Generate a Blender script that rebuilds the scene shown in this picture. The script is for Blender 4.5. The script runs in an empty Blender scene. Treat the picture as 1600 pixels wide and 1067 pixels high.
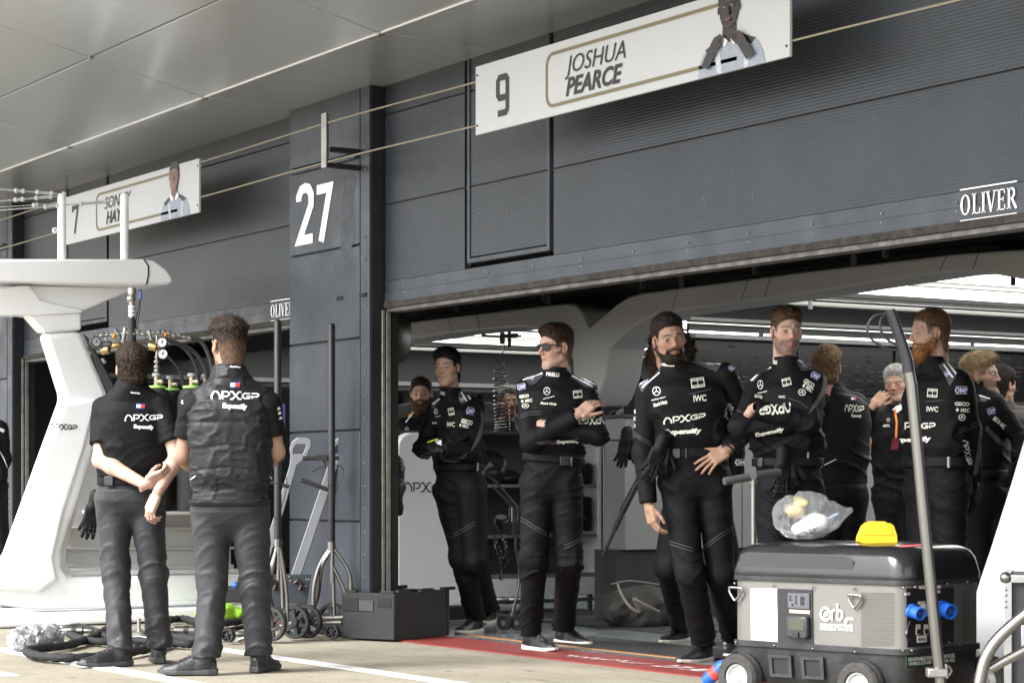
import bpy, bmesh, math, random
import numpy as np
from mathutils import Vector, Matrix
from mathutils.bvhtree import BVHTree
random.seed(7); np.random.seed(7)
SC = bpy.context.scene
COL = SC.collection
R = math.radians

# ------------------------------------------------------------------ camera
# X runs along the pit building, Y into the garages, Z up; the facade is the plane Y = 0
F = 3500.0; HY = 757.0; EYE = Vector((12.12, -6.77, 0.95))
RT = Vector((0.5365, 0.8439, 0)); FW = Vector((-0.8439, 0.5365, 0)); UP = Vector((0, 0, 1))
cam_d = bpy.data.cameras.new('camera'); cam = bpy.data.objects.new('camera', cam_d); COL.objects.link(cam)
cam.matrix_world = Matrix(((RT.x, 0, -FW.x, EYE.x), (RT.y, 0, -FW.y, EYE.y), (0, 1, 0, EYE.z), (0, 0, 0, 1)))
cam_d.sensor_width = 36; cam_d.lens = 36 * F / 1600; cam_d.shift_y = (HY - 533.5) / 1600
cam_d.clip_start = 0.1; cam_d.clip_end = 3000
cam_d.dof.use_dof = True; cam_d.dof.focus_distance = 12.2; cam_d.dof.aperture_fstop = 11
SC.camera = cam

# ------------------------------------------------------------------ light
w = bpy.data.worlds.new('World'); SC.world = w; w.use_nodes = True
nt = w.node_tree; bg = nt.nodes['Background']
sky = nt.nodes.new('ShaderNodeTexSky'); sky.sky_type = 'NISHITA'; sky.sun_disc = False
SUN_EL, SUN_AZ = 42.0, 178.0          # azimuth clockwise from +Y
sky.sun_elevation = R(SUN_EL); sky.sun_rotation = R(SUN_AZ); sky.air_density = 1.0; sky.dust_density = 2.5; sky.ozone_density = 1.0
hs = nt.nodes.new('ShaderNodeHueSaturation'); hs.inputs['Saturation'].default_value = 0.06
nt.links.new(sky.outputs[0], hs.inputs['Color']); nt.links.new(hs.outputs[0], bg.inputs[0]); bg.inputs[1].default_value = 0.15
sl = bpy.data.lights.new('sun', 'SUN'); sl.energy = 1.5; sl.angle = R(26); sl.color = (1, 1, 1)
sun = bpy.data.objects.new('sun', sl); COL.objects.link(sun)
sd = Vector((math.sin(R(SUN_AZ)) * math.cos(R(SUN_EL)), math.cos(R(SUN_AZ)) * math.cos(R(SUN_EL)), math.sin(R(SUN_EL))))
sun.rotation_euler = sd.to_track_quat('Z', 'Y').to_euler()
SC.view_settings.view_transform = 'Standard'; SC.view_settings.look = 'None'; SC.view_settings.exposure = 2.08
SC.view_settings.gamma = 1.0
SC.cycles.max_bounces = 7; SC.cycles.transparent_max_bounces = 12; SC.cycles.sample_clamp_indirect = 6

# ------------------------------------------------------------------ placing helpers: where a line of sight meets a real plane
def ray(px, py): return FW + RT * ((px - 800) / F) + UP * ((HY - py) / F)
def atD(px, py, t): return EYE + ray(px, py) * t
def onY(px, py, Y):
    d = ray(px, py); return EYE + d * ((Y - EYE.y) / d.y)
def onX(px, py, X):
    d = ray(px, py); return EYE + d * ((X - EYE.x) / d.x)
def onZ(px, py, Z=0.0):
    d = ray(px, py); return EYE + d * ((Z - EYE.z) / d.z)
def mpp(t): return t / F      # metres per photo pixel at distance t

# ------------------------------------------------------------------ materials
MATS = {}
def mat(name, col, rough=0.6, metal=0.0, var=0.0, vscale=6.0, bump=0.0, bscale=60.0, spec=0.5, emit=0, emitcol=None,
        trans=0.0, alpha=1.0, coat=0.0, rvar=0.0, stretch=None, vcol=None, sheen=0.0, bdist=0.01, coords='Object', ior=1.45):
    if name in MATS: return MATS[name]
    m = bpy.data.materials.new(name); m.use_nodes = True; N = m.node_tree.nodes; L = m.node_tree.links
    b = N['Principled BSDF']; b.inputs['Base Color'].default_value = (*col, 1); b.inputs['Roughness'].default_value = rough
    b.inputs['Metallic'].default_value = metal; b.inputs['Specular IOR Level'].default_value = spec
    b.inputs['Coat Weight'].default_value = coat; b.inputs['IOR'].default_value = ior
    b.inputs['Transmission Weight'].default_value = trans; b.inputs['Alpha'].default_value = alpha
    b.inputs['Sheen Weight'].default_value = sheen
    if emit: b.inputs['Emission Color'].default_value = (*(emitcol or col), 1); b.inputs['Emission Strength'].default_value = emit
    tc = N.new('ShaderNodeTexCoord'); mp = N.new('ShaderNodeMapping'); L.new(tc.outputs[coords], mp.inputs[0])
    if stretch: mp.inputs['Scale'].default_value = stretch
    src = None
    if vcol:
        a = N.new('ShaderNodeVertexColor'); a.layer_name = vcol; src = a.outputs[0]; L.new(src, b.inputs['Base Color'])
    if var:
        n = N.new('ShaderNodeTexNoise'); n.inputs['Scale'].default_value = vscale; n.inputs['Detail'].default_value = 8; n.inputs['Roughness'].default_value = 0.65
        L.new(mp.outputs[0], n.inputs[0])
        mr = N.new('ShaderNodeMapRange'); mr.inputs[1].default_value = 0.3; mr.inputs[2].default_value = 0.7
        mr.inputs[3].default_value = 1 - var; mr.inputs[4].default_value = 1 + var; L.new(n.outputs[0], mr.inputs[0])
        mx = N.new('ShaderNodeVectorMath'); mx.operation = 'SCALE'
        if src: L.new(src, mx.inputs[0])
        else: mx.inputs[0].default_value = col
        L.new(mr.outputs[0], mx.inputs['Scale']); L.new(mx.outputs[0], b.inputs['Base Color'])
    if rvar:
        n = N.new('ShaderNodeTexNoise'); n.inputs['Scale'].default_value = vscale * 1.7; n.inputs['Detail'].default_value = 6; L.new(mp.outputs[0], n.inputs[0])
        mr = N.new('ShaderNodeMapRange'); mr.inputs[1].default_value = 0.3; mr.inputs[2].default_value = 0.7
        mr.inputs[3].default_value = max(0.02, rough - rvar); mr.inputs[4].default_value = min(1, rough + rvar); L.new(n.outputs[0], mr.inputs[0]); L.new(mr.outputs[0], b.inputs['Roughness'])
    if bump:
        n = N.new('ShaderNodeTexNoise'); n.inputs['Scale'].default_value = bscale; n.inputs['Detail'].default_value = 5; L.new(mp.outputs[0], n.inputs[0])
        bp = N.new('ShaderNodeBump'); bp.inputs['Strength'].default_value = bump; bp.inputs['Distance'].default_value = bdist
        L.new(n.outputs[0], bp.inputs['Height']); L.new(bp.outputs[0], b.inputs['Normal'])
    MATS[name] = m; return m

# ------------------------------------------------------------------ mesh collector
class MB:
    def __init__(s): s.v = []; s.f = []; s.m = []
    def add(s, vs, fs, mi=0):
        o = len(s.v); s.v += [tuple(v) for v in vs]; s.f += [tuple(i + o for i in f) for f in fs]; s.m += [mi] * len(fs); return s
    def hexa(s, p, mi=0):     # 8 points: bottom ring 4, top ring 4
        return s.add(p, [(3, 2, 1, 0), (4, 5, 6, 7), (0, 1, 5, 4), (1, 2, 6, 5), (2, 3, 7, 6), (3, 0, 4, 7)], mi)
    def box(s, a, b, mi=0):
        x0, y0, z0 = (min(a[i], b[i]) for i in range(3)); x1, y1, z1 = (max(a[i], b[i]) for i in range(3))
        return s.hexa([(x0, y0, z0), (x1, y0, z0), (x1, y1, z0), (x0, y1, z0), (x0, y0, z1), (x1, y0, z1), (x1, y1, z1), (x0, y1, z1)], mi)
    def obox(s, c, hx, hy, hz, mi=0):   # centre + half-axis vectors
        c = Vector(c); P = [c + hx * a + hy * b + hz * e for e in (-1, 1) for a, b in ((-1, -1), (1, -1), (1, 1), (-1, 1))]
        return s.hexa(P, mi)
    def prism(s, pts, ext, mi=0):     # planar polygon (3D points) extruded by vector ext
        n = len(pts); pts = [Vector(p) for p in pts]; ext = Vector(ext)
        o = len(s.v); s.v += [tuple(p) for p in pts] + [tuple(p + ext) for p in pts]
        s.f += [tuple(o + i for i in range(n)), tuple(o + n + n - 1 - i for i in range(n))]
        s.f += [(o + (i + 1) % n, o + i, o + n + i, o + n + (i + 1) % n) for i in range(n)]; s.m += [mi] * (n + 2); return s
    def tube(s, pts, r, seg=10, mi=0, caps=True, closed=False):
        P = [Vector(p) for p in pts]; n = len(P); rr = r if isinstance(r, (list, tuple)) else [r] * n
        o = len(s.v); prev = None
        for i in range(n):
            if closed: T = P[(i + 1) % n] - P[i - 1]
            else: T = P[min(i + 1, n - 1)] - P[max(i - 1, 0)]
            T = T.normalized() if T.length > 1e-9 else Vector((0, 0, 1))
            if prev is None:
                a = Vector((0, 0, 1)) if abs(T.z) < 0.9 else Vector((1, 0, 0)); U = T.cross(a).normalized()
            else:
                U = prev - T * prev.dot(T); U = U.normalized() if U.length > 1e-6 else T.orthogonal().normalized()
            prev = U; V = T.cross(U)
            for k in range(seg):
                a = 2 * math.pi * k / seg; s.v.append(tuple(P[i] + (U * math.cos(a) + V * math.sin(a)) * rr[i]))
        for i in range(n if closed else n - 1):
            j = (i + 1) % n
            for k in range(seg):
                k2 = (k + 1) % seg; s.f.append((o + i * seg + k, o + i * seg + k2, o + j * seg + k2, o + j * seg + k)); s.m.append(mi)
        if caps and not closed:
            s.f.append(tuple(o + k for k in range(seg))[::-1]); s.f.append(tuple(o + (n - 1) * seg + k for k in range(seg))); s.m += [mi, mi]
        return s
    def lathe(s, prof, c, axis, seg=24, mi=0):   # prof: (radius, along)
        c = Vector(c); A = Vector(axis).normalized(); U = A.orthogonal().normalized(); V = A.cross(U); o = len(s.v); n = len(prof)
        for (r, h) in prof:
            for k in range(seg):
                a = 2 * math.pi * k / seg; s.v.append(tuple(c + A * h + (U * math.cos(a) + V * math.sin(a)) * max(r, 1e-5)))
        for i in range(n - 1):
            for k in range(seg):
                k2 = (k + 1) % seg; s.f.append((o + i * seg + k, o + i * seg + k2, o + (i + 1) * seg + k2, o + (i + 1) * seg + k)); s.m.append(mi)
        return s
    def cyl(s, a, b, r, seg=16, mi=0): return s.tube([a, b], r, seg, mi)
    def ball(s, c, r, seg=12, mi=0, sc=(1, 1, 1)):
        c = Vector(c); o = len(s.v); n = max(6, seg // 2 + 2)
        for i in range(n + 1):
            th = math.pi * i / n
            for k in range(seg):
                a = 2 * math.pi * k / seg; s.v.append((c.x + r * sc[0] * math.sin(th) * math.cos(a), c.y + r * sc[1] * math.sin(th) * math.sin(a), c.z + r * sc[2] * math.cos(th)))
        for i in range(n):
            for k in range(seg):
                k2 = (k + 1) % seg; s.f.append((o + i * seg + k, o + (i + 1) * seg + k, o + (i + 1) * seg + k2, o + i * seg + k2)); s.m.append(mi)
        return s
    def build(s, name, mats, parent=None, smooth=None, bev=0.0, seg=2, sub=0):
        me = bpy.data.meshes.new(name); me.from_pydata(s.v, [], s.f); me.validate(verbose=False)
        ms = mats if isinstance(mats, (list, tuple)) else [mats]
        for m in ms: me.materials.append(m)
        if len(me.polygons) == len(s.m): me.polygons.foreach_set('material_index', s.m)
        bm = bmesh.new(); bm.from_mesh(me); bmesh.ops.remove_doubles(bm, verts=bm.verts, dist=1e-6); bmesh.ops.recalc_face_normals(bm, faces=bm.faces); bm.to_mesh(me); bm.free()
        o = bpy.data.objects.new(name, me); COL.objects.link(o)
        if parent is not None: o.parent = parent; o.matrix_parent_inverse = parent.matrix_basis.inverted()
        if bev:
            b = o.modifiers.new('bevel', 'BEVEL'); b.width = bev; b.segments = seg; b.limit_method = 'ANGLE'; b.angle_limit = R(35); b.harden_normals = False
        if sub: q = o.modifiers.new('subd', 'SUBSURF'); q.levels = sub; q.render_levels = sub
        if smooth is None: smooth = 38
        if smooth:
            me.shade_smooth(); me.set_sharp_from_angle(angle=R(smooth))
        return o

def tag(o, label=None, cat=None, group=None, kind=None):
    for k, v in (('label', label), ('category', cat), ('group', group), ('kind', kind)):
        if v: o[k] = v
    return o
def thing(name, label, cat, loc=(0, 0, 0), group=None):
    o = bpy.data.objects.new(name, None); COL.objects.link(o); o.location = loc; o.empty_display_size = 0.1
    o.matrix_basis = Matrix.Translation(Vector(loc)); return tag(o, label, cat, group)

# ------------------------------------------------------------------ lettering: flat polygons in (u, v), later laid on a surface
_TXT = {}
def text2d(s, bold=0.0, slant=0.0, xs=1.0):
    """(verts2d, faces) with the cap height scaled to 1 and centred"""
    key = (s, bold, slant, xs)
    if key in _TXT: return _TXT[key]
    cu = bpy.data.curves.new('t', 'FONT'); cu.body = s; cu.size = 1; cu.offset = bold; cu.resolution_u = 3; cu.shear = slant
    o = bpy.data.objects.new('t', cu); COL.objects.link(o)
    dg = bpy.context.evaluated_depsgraph_get(); e = o.evaluated_get(dg); me = e.to_mesh()
    v = np.array([(p.co.x * xs, p.co.y) for p in me.vertices]) if len(me.vertices) else np.zeros((1, 2)); f = [tuple(p.vertices) for p in me.polygons]
    e.to_mesh_clear(); bpy.data.objects.remove(o); bpy.data.curves.remove(cu)
    v = v / 0.729; v[:, 0] -= (v[:, 0].min() + v[:, 0].max()) / 2; v[:, 1] -= 0.5
    _TXT[key] = (v, f); return _TXT[key]
def strokes2d(lines, wd):
    """polylines -> mitred ribbons, list of (pts, closed?)"""
    V = []; Fc = []
    for ln in lines:
        closed = ln[0] == ln[-1] and len(ln) > 2
        P = [np.array(p, float) for p in (ln[:-1] if closed else ln)]; n = len(P); base = len(V)
        for i in range(n):
            a = P[i - 1] if (closed or i > 0) else None; b = P[(i + 1) % n] if (closed or i < n - 1) else None
            d1 = (P[i] - a) / (np.linalg.norm(P[i] - a) + 1e-9) if a is not None else None
            d2 = (b - P[i]) / (np.linalg.norm(b - P[i]) + 1e-9) if b is not None else None
            if d1 is None: d1 = d2
            if d2 is None: d2 = d1
            t = d1 + d2; t = t / (np.linalg.norm(t) + 1e-9); nrm = np.array([-t[1], t[0]]); c = max(0.45, nrm @ np.array([-d1[1], d1[0]]))
            V.append(P[i] + nrm * wd / 2 / c); V.append(P[i] - nrm * wd / 2 / c)
        for i in range(n if closed else n - 1):
            j = (i + 1) % n; Fc.append((base + 2 * i, base + 2 * i + 1, base + 2 * j + 1, base + 2 * j))
    return np.array(V), Fc
def join2d(parts):
    V = []; Fc = []; o = 0
    for v, f in parts:
        V.append(np.asarray(v)); Fc += [tuple(i + o for i in q) for q in f]; o += len(v)
    return np.vstack(V), Fc
def move2d(g, dx=0, dy=0, s=1, sx=1): return (np.asarray(g[0]) * [s * sx, s] + [dx, dy], g[1])
def rect2d(x0, y0, x1, y1): return (np.array([(x0, y0), (x1, y0), (x1, y1), (x0, y1)], float), [(0, 1, 2, 3)])
def poly2d(pts): return (np.array(pts, float), [tuple(range(len(pts)))])
def circ2d(cx, cy, r, n=20, w_=0.0):
    P = [(cx + r * math.cos(2 * math.pi * i / n), cy + r * math.sin(2 * math.pi * i / n)) for i in range(n)]
    return strokes2d([P + [P[0]]], w_) if w_ else poly2d(P)
def logo_team(w_=0.16):
    L = [[(0, 0), (0, .5), (.32, 1), (.62, 1), (.98, .5), (.98, 0)],                 # open A
         [(1.3, 0), (1.3, .95)], [(1.2, 1), (1.85, 1), (2.1, .8), (2.1, .6), (1.85, .38), (1.5, .38)],
         [(2.2, 1), (2.5, 1), (3.25, 0), (3.6, 0)], [(3.55, 1), (3.25, 1), (2.5, 0), (2.2, 0)],
         [(4.6, .82), (3.95, .82), (3.7, .6), (3.7, .3), (3.95, .1), (4.5, .1), (4.55, .42), (4.15, .42)],
         [(4.85, .05), (4.85, .5)], [(4.75, .82), (5.45, .82), (5.6, .65), (5.6, .5), (5.4, .34), (5.0, .34)]]
    v, f = strokes2d(L, w_); v = v - [2.8, .5]; return v, f
def plate(name, g, org, ux, uy, h, m, parent=None, off=0.002):
    """flat lettering g laid on the plane through org with axes ux (reading) and uy (up); h = cap height in metres"""
    ux = Vector(ux).normalized(); uy = Vector(uy).normalized(); nn = ux.cross(uy); org = Vector(org)
    mb = MB(); mb.add([org + ux * (p[0] * h) + uy * (p[1] * h) + nn * off for p in g[0]], g[1])
    return mb.build(name, m, parent, smooth=0)

def rrect(cx, cy, w_, h_, r, n=5):
    P = []
    for (sx, sy, a0) in ((1, 1, 0), (-1, 1, 90), (-1, -1, 180), (1, -1, 270)):
        for k in range(n + 1):
            a = R(a0 + 90 * k / n); P.append((cx + sx * (w_ / 2 - r) + r * math.cos(a), cy + sy * (h_ / 2 - r) + r * math.sin(a)))
    return P
def crom(P, n=8, closed=False):
    P = [Vector(p) for p in P]; out = []; m = len(P)
    for i in range(m if closed else m - 1):
        p0 = P[(i - 1) % m] if (closed or i > 0) else P[0]; p1 = P[i]; p2 = P[(i + 1) % m]; p3 = P[(i + 2) % m] if (closed or i < m - 2) else P[-1]
        for k in range(n):
            t = k / n; out.append(0.5 * ((2 * p1) + (-p0 + p2) * t + (2 * p0 - 5 * p1 + 4 * p2 - p3) * t * t + (-p0 + 3 * p1 - 3 * p2 + p3) * t ** 3))
    if not closed: out.append(P[-1])
    return out
# ------------------------------------------------------------------ materials of the place
def node_mat(name, build):
    m = bpy.data.materials.new(name); m.use_nodes = True; build(m.node_tree.nodes, m.node_tree.links, m.node_tree.nodes['Principled BSDF']); return m
def _concrete(N, L, b):
    tc = N.new('ShaderNodeTexCoord')
    n1 = N.new('ShaderNodeTexNoise'); n1.inputs['Scale'].default_value = 1.3; n1.inputs['Detail'].default_value = 9; n1.inputs['Roughness'].default_value = 0.7
    n2 = N.new('ShaderNodeTexNoise'); n2.inputs['Scale'].default_value = 90; n2.inputs['Detail'].default_value = 4
    n3 = N.new('ShaderNodeTexVoronoi'); n3.inputs['Scale'].default_value = 2.1
    for n in (n1, n2, n3): L.new(tc.outputs['Object'], n.inputs['Vector'])
    cr = N.new('ShaderNodeValToRGB'); cr.color_ramp.elements[0].position = 0.3; cr.color_ramp.elements[0].color = (.195, .173, .132, 1)
    cr.color_ramp.elements[1].position = 0.68; cr.color_ramp.elements[1].color = (.305, .274, .215, 1); L.new(n1.outputs[0], cr.inputs[0])
    mr = N.new('ShaderNodeMapRange'); mr.inputs[1].default_value = .3; mr.inputs[2].default_value = .7; mr.inputs[3].default_value = .74; mr.inputs[4].default_value = 1.16; L.new(n2.outputs[0], mr.inputs[0])
    # dark spots and tyre scuffs
    n4 = N.new('ShaderNodeTexNoise'); n4.inputs['Scale'].default_value = 9; n4.inputs['Detail'].default_value = 3; L.new(tc.outputs['Object'], n4.inputs['Vector'])
    m4 = N.new('ShaderNodeMapRange'); m4.inputs[1].default_value = .66; m4.inputs[2].default_value = .73; m4.inputs[3].default_value = 1; m4.inputs[4].default_value = .45; L.new(n4.outputs[0], m4.inputs[0])
    mp = N.new('ShaderNodeMapping'); mp.inputs['Scale'].default_value = (.35, 5, 1); mp.inputs['Rotation'].default_value = (0, 0, .12); L.new(tc.outputs['Object'], mp.inputs[0])
    n5 = N.new('ShaderNodeTexNoise'); n5.inputs['Scale'].default_value = 3; n5.inputs['Detail'].default_value = 8; L.new(mp.outputs[0], n5.inputs['Vector'])
    m5 = N.new('ShaderNodeMapRange'); m5.inputs[1].default_value = .58; m5.inputs[2].default_value = .75; m5.inputs[3].default_value = 1; m5.inputs[4].default_value = .66; L.new(n5.outputs[0], m5.inputs[0])
    a = N.new('ShaderNodeMath'); a.operation = 'MULTIPLY'; L.new(mr.outputs[0], a.inputs[0]); L.new(m4.outputs[0], a.inputs[1])
    a2 = N.new('ShaderNodeMath'); a2.operation = 'MULTIPLY'; L.new(a.outputs[0], a2.inputs[0]); L.new(m5.outputs[0], a2.inputs[1])
    v = N.new('ShaderNodeVectorMath'); v.operation = 'SCALE'; L.new(cr.outputs[0], v.inputs[0]); L.new(a2.outputs[0], v.inputs['Scale']); L.new(v.outputs[0], b.inputs['Base Color'])
    b.inputs['Roughness'].default_value = .85; b.inputs['Specular IOR Level'].default_value = .25
    bp = N.new('ShaderNodeBump'); bp.inputs['Strength'].default_value = .5; bp.inputs['Distance'].default_value = .004; L.new(n2.outputs[0], bp.inputs['Height']); L.new(bp.outputs[0], b.inputs['Normal'])
M_ground = node_mat('brushed_concrete', _concrete)
def _ribbed(N, L, b):
    tc = N.new('ShaderNodeTexCoord'); sp = N.new('ShaderNodeSeparateXYZ'); L.new(tc.outputs['Object'], sp.inputs[0])
    s = N.new('ShaderNodeMath'); s.operation = 'MULTIPLY'; s.inputs[1].default_value = 2 * math.pi / 0.016; L.new(sp.outputs[2], s.inputs[0])
    c = N.new('ShaderNodeMath'); c.operation = 'SINE'; L.new(s.outputs[0], c.inputs[0])
    bp = N.new('ShaderNodeBump'); bp.inputs['Strength'].default_value = .8; bp.inputs['Distance'].default_value = .0006; L.new(c.outputs[0], bp.inputs['Height']); L.new(bp.outputs[0], b.inputs['Normal'])
    n1 = N.new('ShaderNodeTexNoise'); n1.inputs['Scale'].default_value = 2.2; n1.inputs['Detail'].default_value = 9; n1.inputs['Roughness'].default_value = .7; L.new(tc.outputs['Object'], n1.inputs['Vector'])
    cr = N.new('ShaderNodeValToRGB'); cr.color_ramp.elements[0].position = .3; cr.color_ramp.elements[0].color = (.024, .029, .036, 1); cr.color_ramp.elements[1].position = .7; cr.color_ramp.elements[1].color = (.037, .044, .054, 1)
    L.new(n1.outputs[0], cr.inputs[0]); L.new(cr.outputs[0], b.inputs['Base Color'])
    b.inputs['Roughness'].default_value = .42; b.inputs['Metallic'].default_value = .25
M_rib = node_mat('ribbed_grey_sheet', _ribbed)
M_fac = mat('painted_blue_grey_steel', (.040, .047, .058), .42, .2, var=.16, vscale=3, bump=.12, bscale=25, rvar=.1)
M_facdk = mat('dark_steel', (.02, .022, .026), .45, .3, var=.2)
M_soffit = mat('satin_aluminium_panel', (.5, .525, .54), .2, .45, var=.03, vscale=.8)
M_seam = mat('black_seam', (.012, .012, .012), .8)
M_lightedge = mat('pale_edge_trim', (.62, .62, .6), .35, .5)
M_white = mat('gloss_white_shell', (.9, .91, .92), .28, var=.03, vscale=2, coat=.3)
M_signw = mat('white_sign_board', (.44, .45, .46), .35, var=.02)
M_black = mat('black_lettering', (.018, .018, .02), .5)
M_whitel = mat('white_lettering', (.82, .82, .82), .5)
M_gold = mat('dull_gold_line', (.16, .13, .07), .45)
M_steel = mat('brushed_steel', (.24, .235, .22), .28, 1.0)
M_steeld = mat('tarnished_steel', (.33, .32, .3), .4, .9, var=.25, vscale=14)
M_blackp = mat('black_plastic', (.016, .016, .018), .38, var=.25, vscale=20)
M_rubber = mat('black_rubber', (.02, .02, .021), .62, var=.3, vscale=30, bump=.3, bscale=80)
M_grey = mat('grey_moulded_shell', (.26, .265, .26), .38, var=.04, vscale=2)
M_greyl = mat('light_grey_cabinet', (.2, .203, .203), .35, var=.03)
M_dark = mat('dark_interior_panel', (.022, .023, .024), .5, var=.3, vscale=3)
M_blk = mat('interior_black', (.006, .006, .007), .6)
M_glow = mat('ceiling_diffuser', (.9, .9, .88), .5, emit=1.15, emitcol=(1, .985, .95))
M_led = mat('led_strip', (.9, .9, .9), .5, emit=.9, emitcol=(1, .97, .9))
M_rope = mat('tan_rope', (.27, .235, .175), .8, var=.15, vscale=80)

# ------------------------------------------------------------------ ground
g = MB(); g.add([(-900, -900, -.012), (900, -900, -.012), (900, 900, -.012), (-900, 900, -.012)], [(0, 1, 2, 3)])
tag(g.build('ground', M_ground, smooth=0), kind='structure')
M_line = mat('white_road_paint', (.55, .55, .54), .6, var=.12, vscale=9, bump=.2)
for (y, wd, x0, x1) in ((-1.19, .1, -4.4, 9), (-2.27, .115, -4.2, 8)):
    mb = MB(); mb.box((x0, y - wd / 2, -.012), (x1, y + wd / 2, -.006)); tag(mb.build('painted_line', M_line, smooth=0), kind='structure')
a = onZ(0, 1050); mb = MB(); mb.box((a.x - 1.5, a.y - .06, -.012), (a.x + .13, a.y + .06, -.006)); tag(mb.build('painted_line', M_line, smooth=0), kind='structure')
M_red = mat('red_floor_paint', (.19, .03, .026), .55, var=.18, vscale=7, bump=.15)
mb = MB(); mb.box((-7, .02, -.012), (7, .47, -.004)); tag(mb.build('red_threshold_strip', M_red, smooth=0), kind='structure')
M_floor = mat('polished_garage_floor', (.16, .18, .19), .16, var=.12, vscale=2, rvar=.06)
mb = MB(); mb.box((-14, .47, -.02), (9, 12, -.004)); gf = tag(mb.build('garage_floor', M_floor, smooth=0), kind='structure')
M_orange = mat('orange_line_paint', (.32, .15, .05), .5)
mb = MB(); mb.box((-.1, .6, -.004), (2.2, .63, .0)); tag(mb.build('orange_floor_line', M_orange, smooth=0), kind='structure')
M_mat = mat('black_rubber_floor_mat', (.02, .02, .021), .75, var=.5, vscale=90, bump=.5, bscale=160)
# white handwriting on the red strip
def scrawl(x, y, L_, seed):
    rnd = random.Random(seed); P = []
    for i in range(26):
        P.append((x + L_ * i / 26 + rnd.uniform(-.02, .02), y + rnd.uniform(-.06, .06) * (1 if i % 3 else .3)))
    return strokes2d([P[k:k + 5] for k in range(0, 26, 4)], .012)
gq = join2d([scrawl(1.75, .2, .75, 3), move2d(text2d('27 APX', slant=.3), 2.9, .22, .14)])
plate('floor_writing', gq, (0, 0, 0), (1, 0, 0), (0, 1, 0), 1, M_whitel, off=.001)['kind'] = 'structure'

# ------------------------------------------------------------------ the pit building
bld = thing('pit_building', 'long blue grey pit building with ribbed garage doors under a metal canopy', 'building', (0, 0, 0))
PX0, PX1, PP = -1.09, 0.0, .105            # pillar 27
PZ = 6.33
def pillar(x0, x1, num):
    mb = MB(); zs = [0, .12, .72, 1.29, 1.86, 2.44, 2.985, 3.6]
    for a, b in zip(zs[:-1], zs[1:]):
        mb.box((x0, -PP, a + .006), (x1 - .13, .0, b - .006))
    p = mb.build('pillar', M_fac, bld, bev=.004)
    mb = MB(); mb.box((x0 + .01, -PP + .02, 0), (x1 - .005, .045, 3.6)); mb.build('pillar_core', M_facdk, p)
    mb = MB(); mb.box((x1 - .125, -PP + .004, 0), (x1 - .01, 0, 3.6)); mb.build('edge_trim', M_fac, p, bev=.003)
    mb = MB()
    for k in range(24):
        mb.ball((x1 - .06, -PP, .1 + k * .14), .006, 6)
    mb.build('rivets', M_steeld, p)
    for z in (1.3, .72): mb = MB()
    mb = MB(); q = onY(505, 262, -PP); 
    for k in (0, 1): mb.box((x0 + .06, -PP - .03, 2.975 + k * .035), (x1 - .14, -PP, 2.985 + k * .035))
    mb.build('drip_ledge', M_fac, p)
    return p
p27 = pillar(PX0, PX1, 27)
pillar(PX0 - PZ, PX1 - PZ, 25); pillar(5.69, 6.78, 29)
# numerals 27 painted on the pillar
def num27():
    two = [(0, .78), (0, .86), (.08, .97), (.2, 1), (.32, .97), (.4, .86), (.4, .68), (.02, .09), (.45, .09)]
    sv = [(.02, .91), (.44, .91), (.16, 0)]
    return two, sv
two, sv = num27()
z0 = onY(461, 388, -PP); z1 = onY(461, 290, -PP); x1 = onY(522, 330, -PP)
hh = z1.z - z0.z; ww = x1.x - z0.x
def P27(p, off): return ((p[0] + off), p[1])
g1 = strokes2d([[P27(p, 0) for p in two]], .17); g2 = strokes2d([[P27(p, .56) for p in sv]], .17)
g27 = join2d([g1, g2]); v = g27[0]; v = (v - v.min(0)) / (v.max(0) - v.min(0)) * [ww / hh, 1]
plate('pillar_number', (v, g27[1]), (z0.x, -PP, z0.z), (1, 0, 0), (0, 0, 1), hh, M_whitel, p27, off=.003)
for (px, py) in ((531, 466), (567, 461)):
    c = onY(px, py, -PP); mb = MB(); mb.box((c.x - .04, c.y - .004, c.z - .012), (c.x + .04, c.y + .01, c.z + .012)); mb.build('slot', M_seam, p27)
# dark stain where a smaller sign was peeled away
M_stain = mat('peeled_residue', (.05, .056, .066), .6, var=.35, vscale=14)
c = onY(543, 320, -PP); pts = [(c.x - .09, c.z - .3), (c.x + .0, c.z - .32), (c.x + .1, c.z - .2), (c.x + .07, c.z), (c.x + .11, c.z + .15), (c.x - .02, c.z + .2), (c.x - .07, c.z + .05)]
mb = MB(); mb.prism([(x, -PP - .001, z) for x, z in [(q.x, q.y) for q in crom([(a, b, 0) for a, b in pts], 5, True)]], (0, .002, 0)); mb.build('stain', M_stain, p27)

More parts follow.
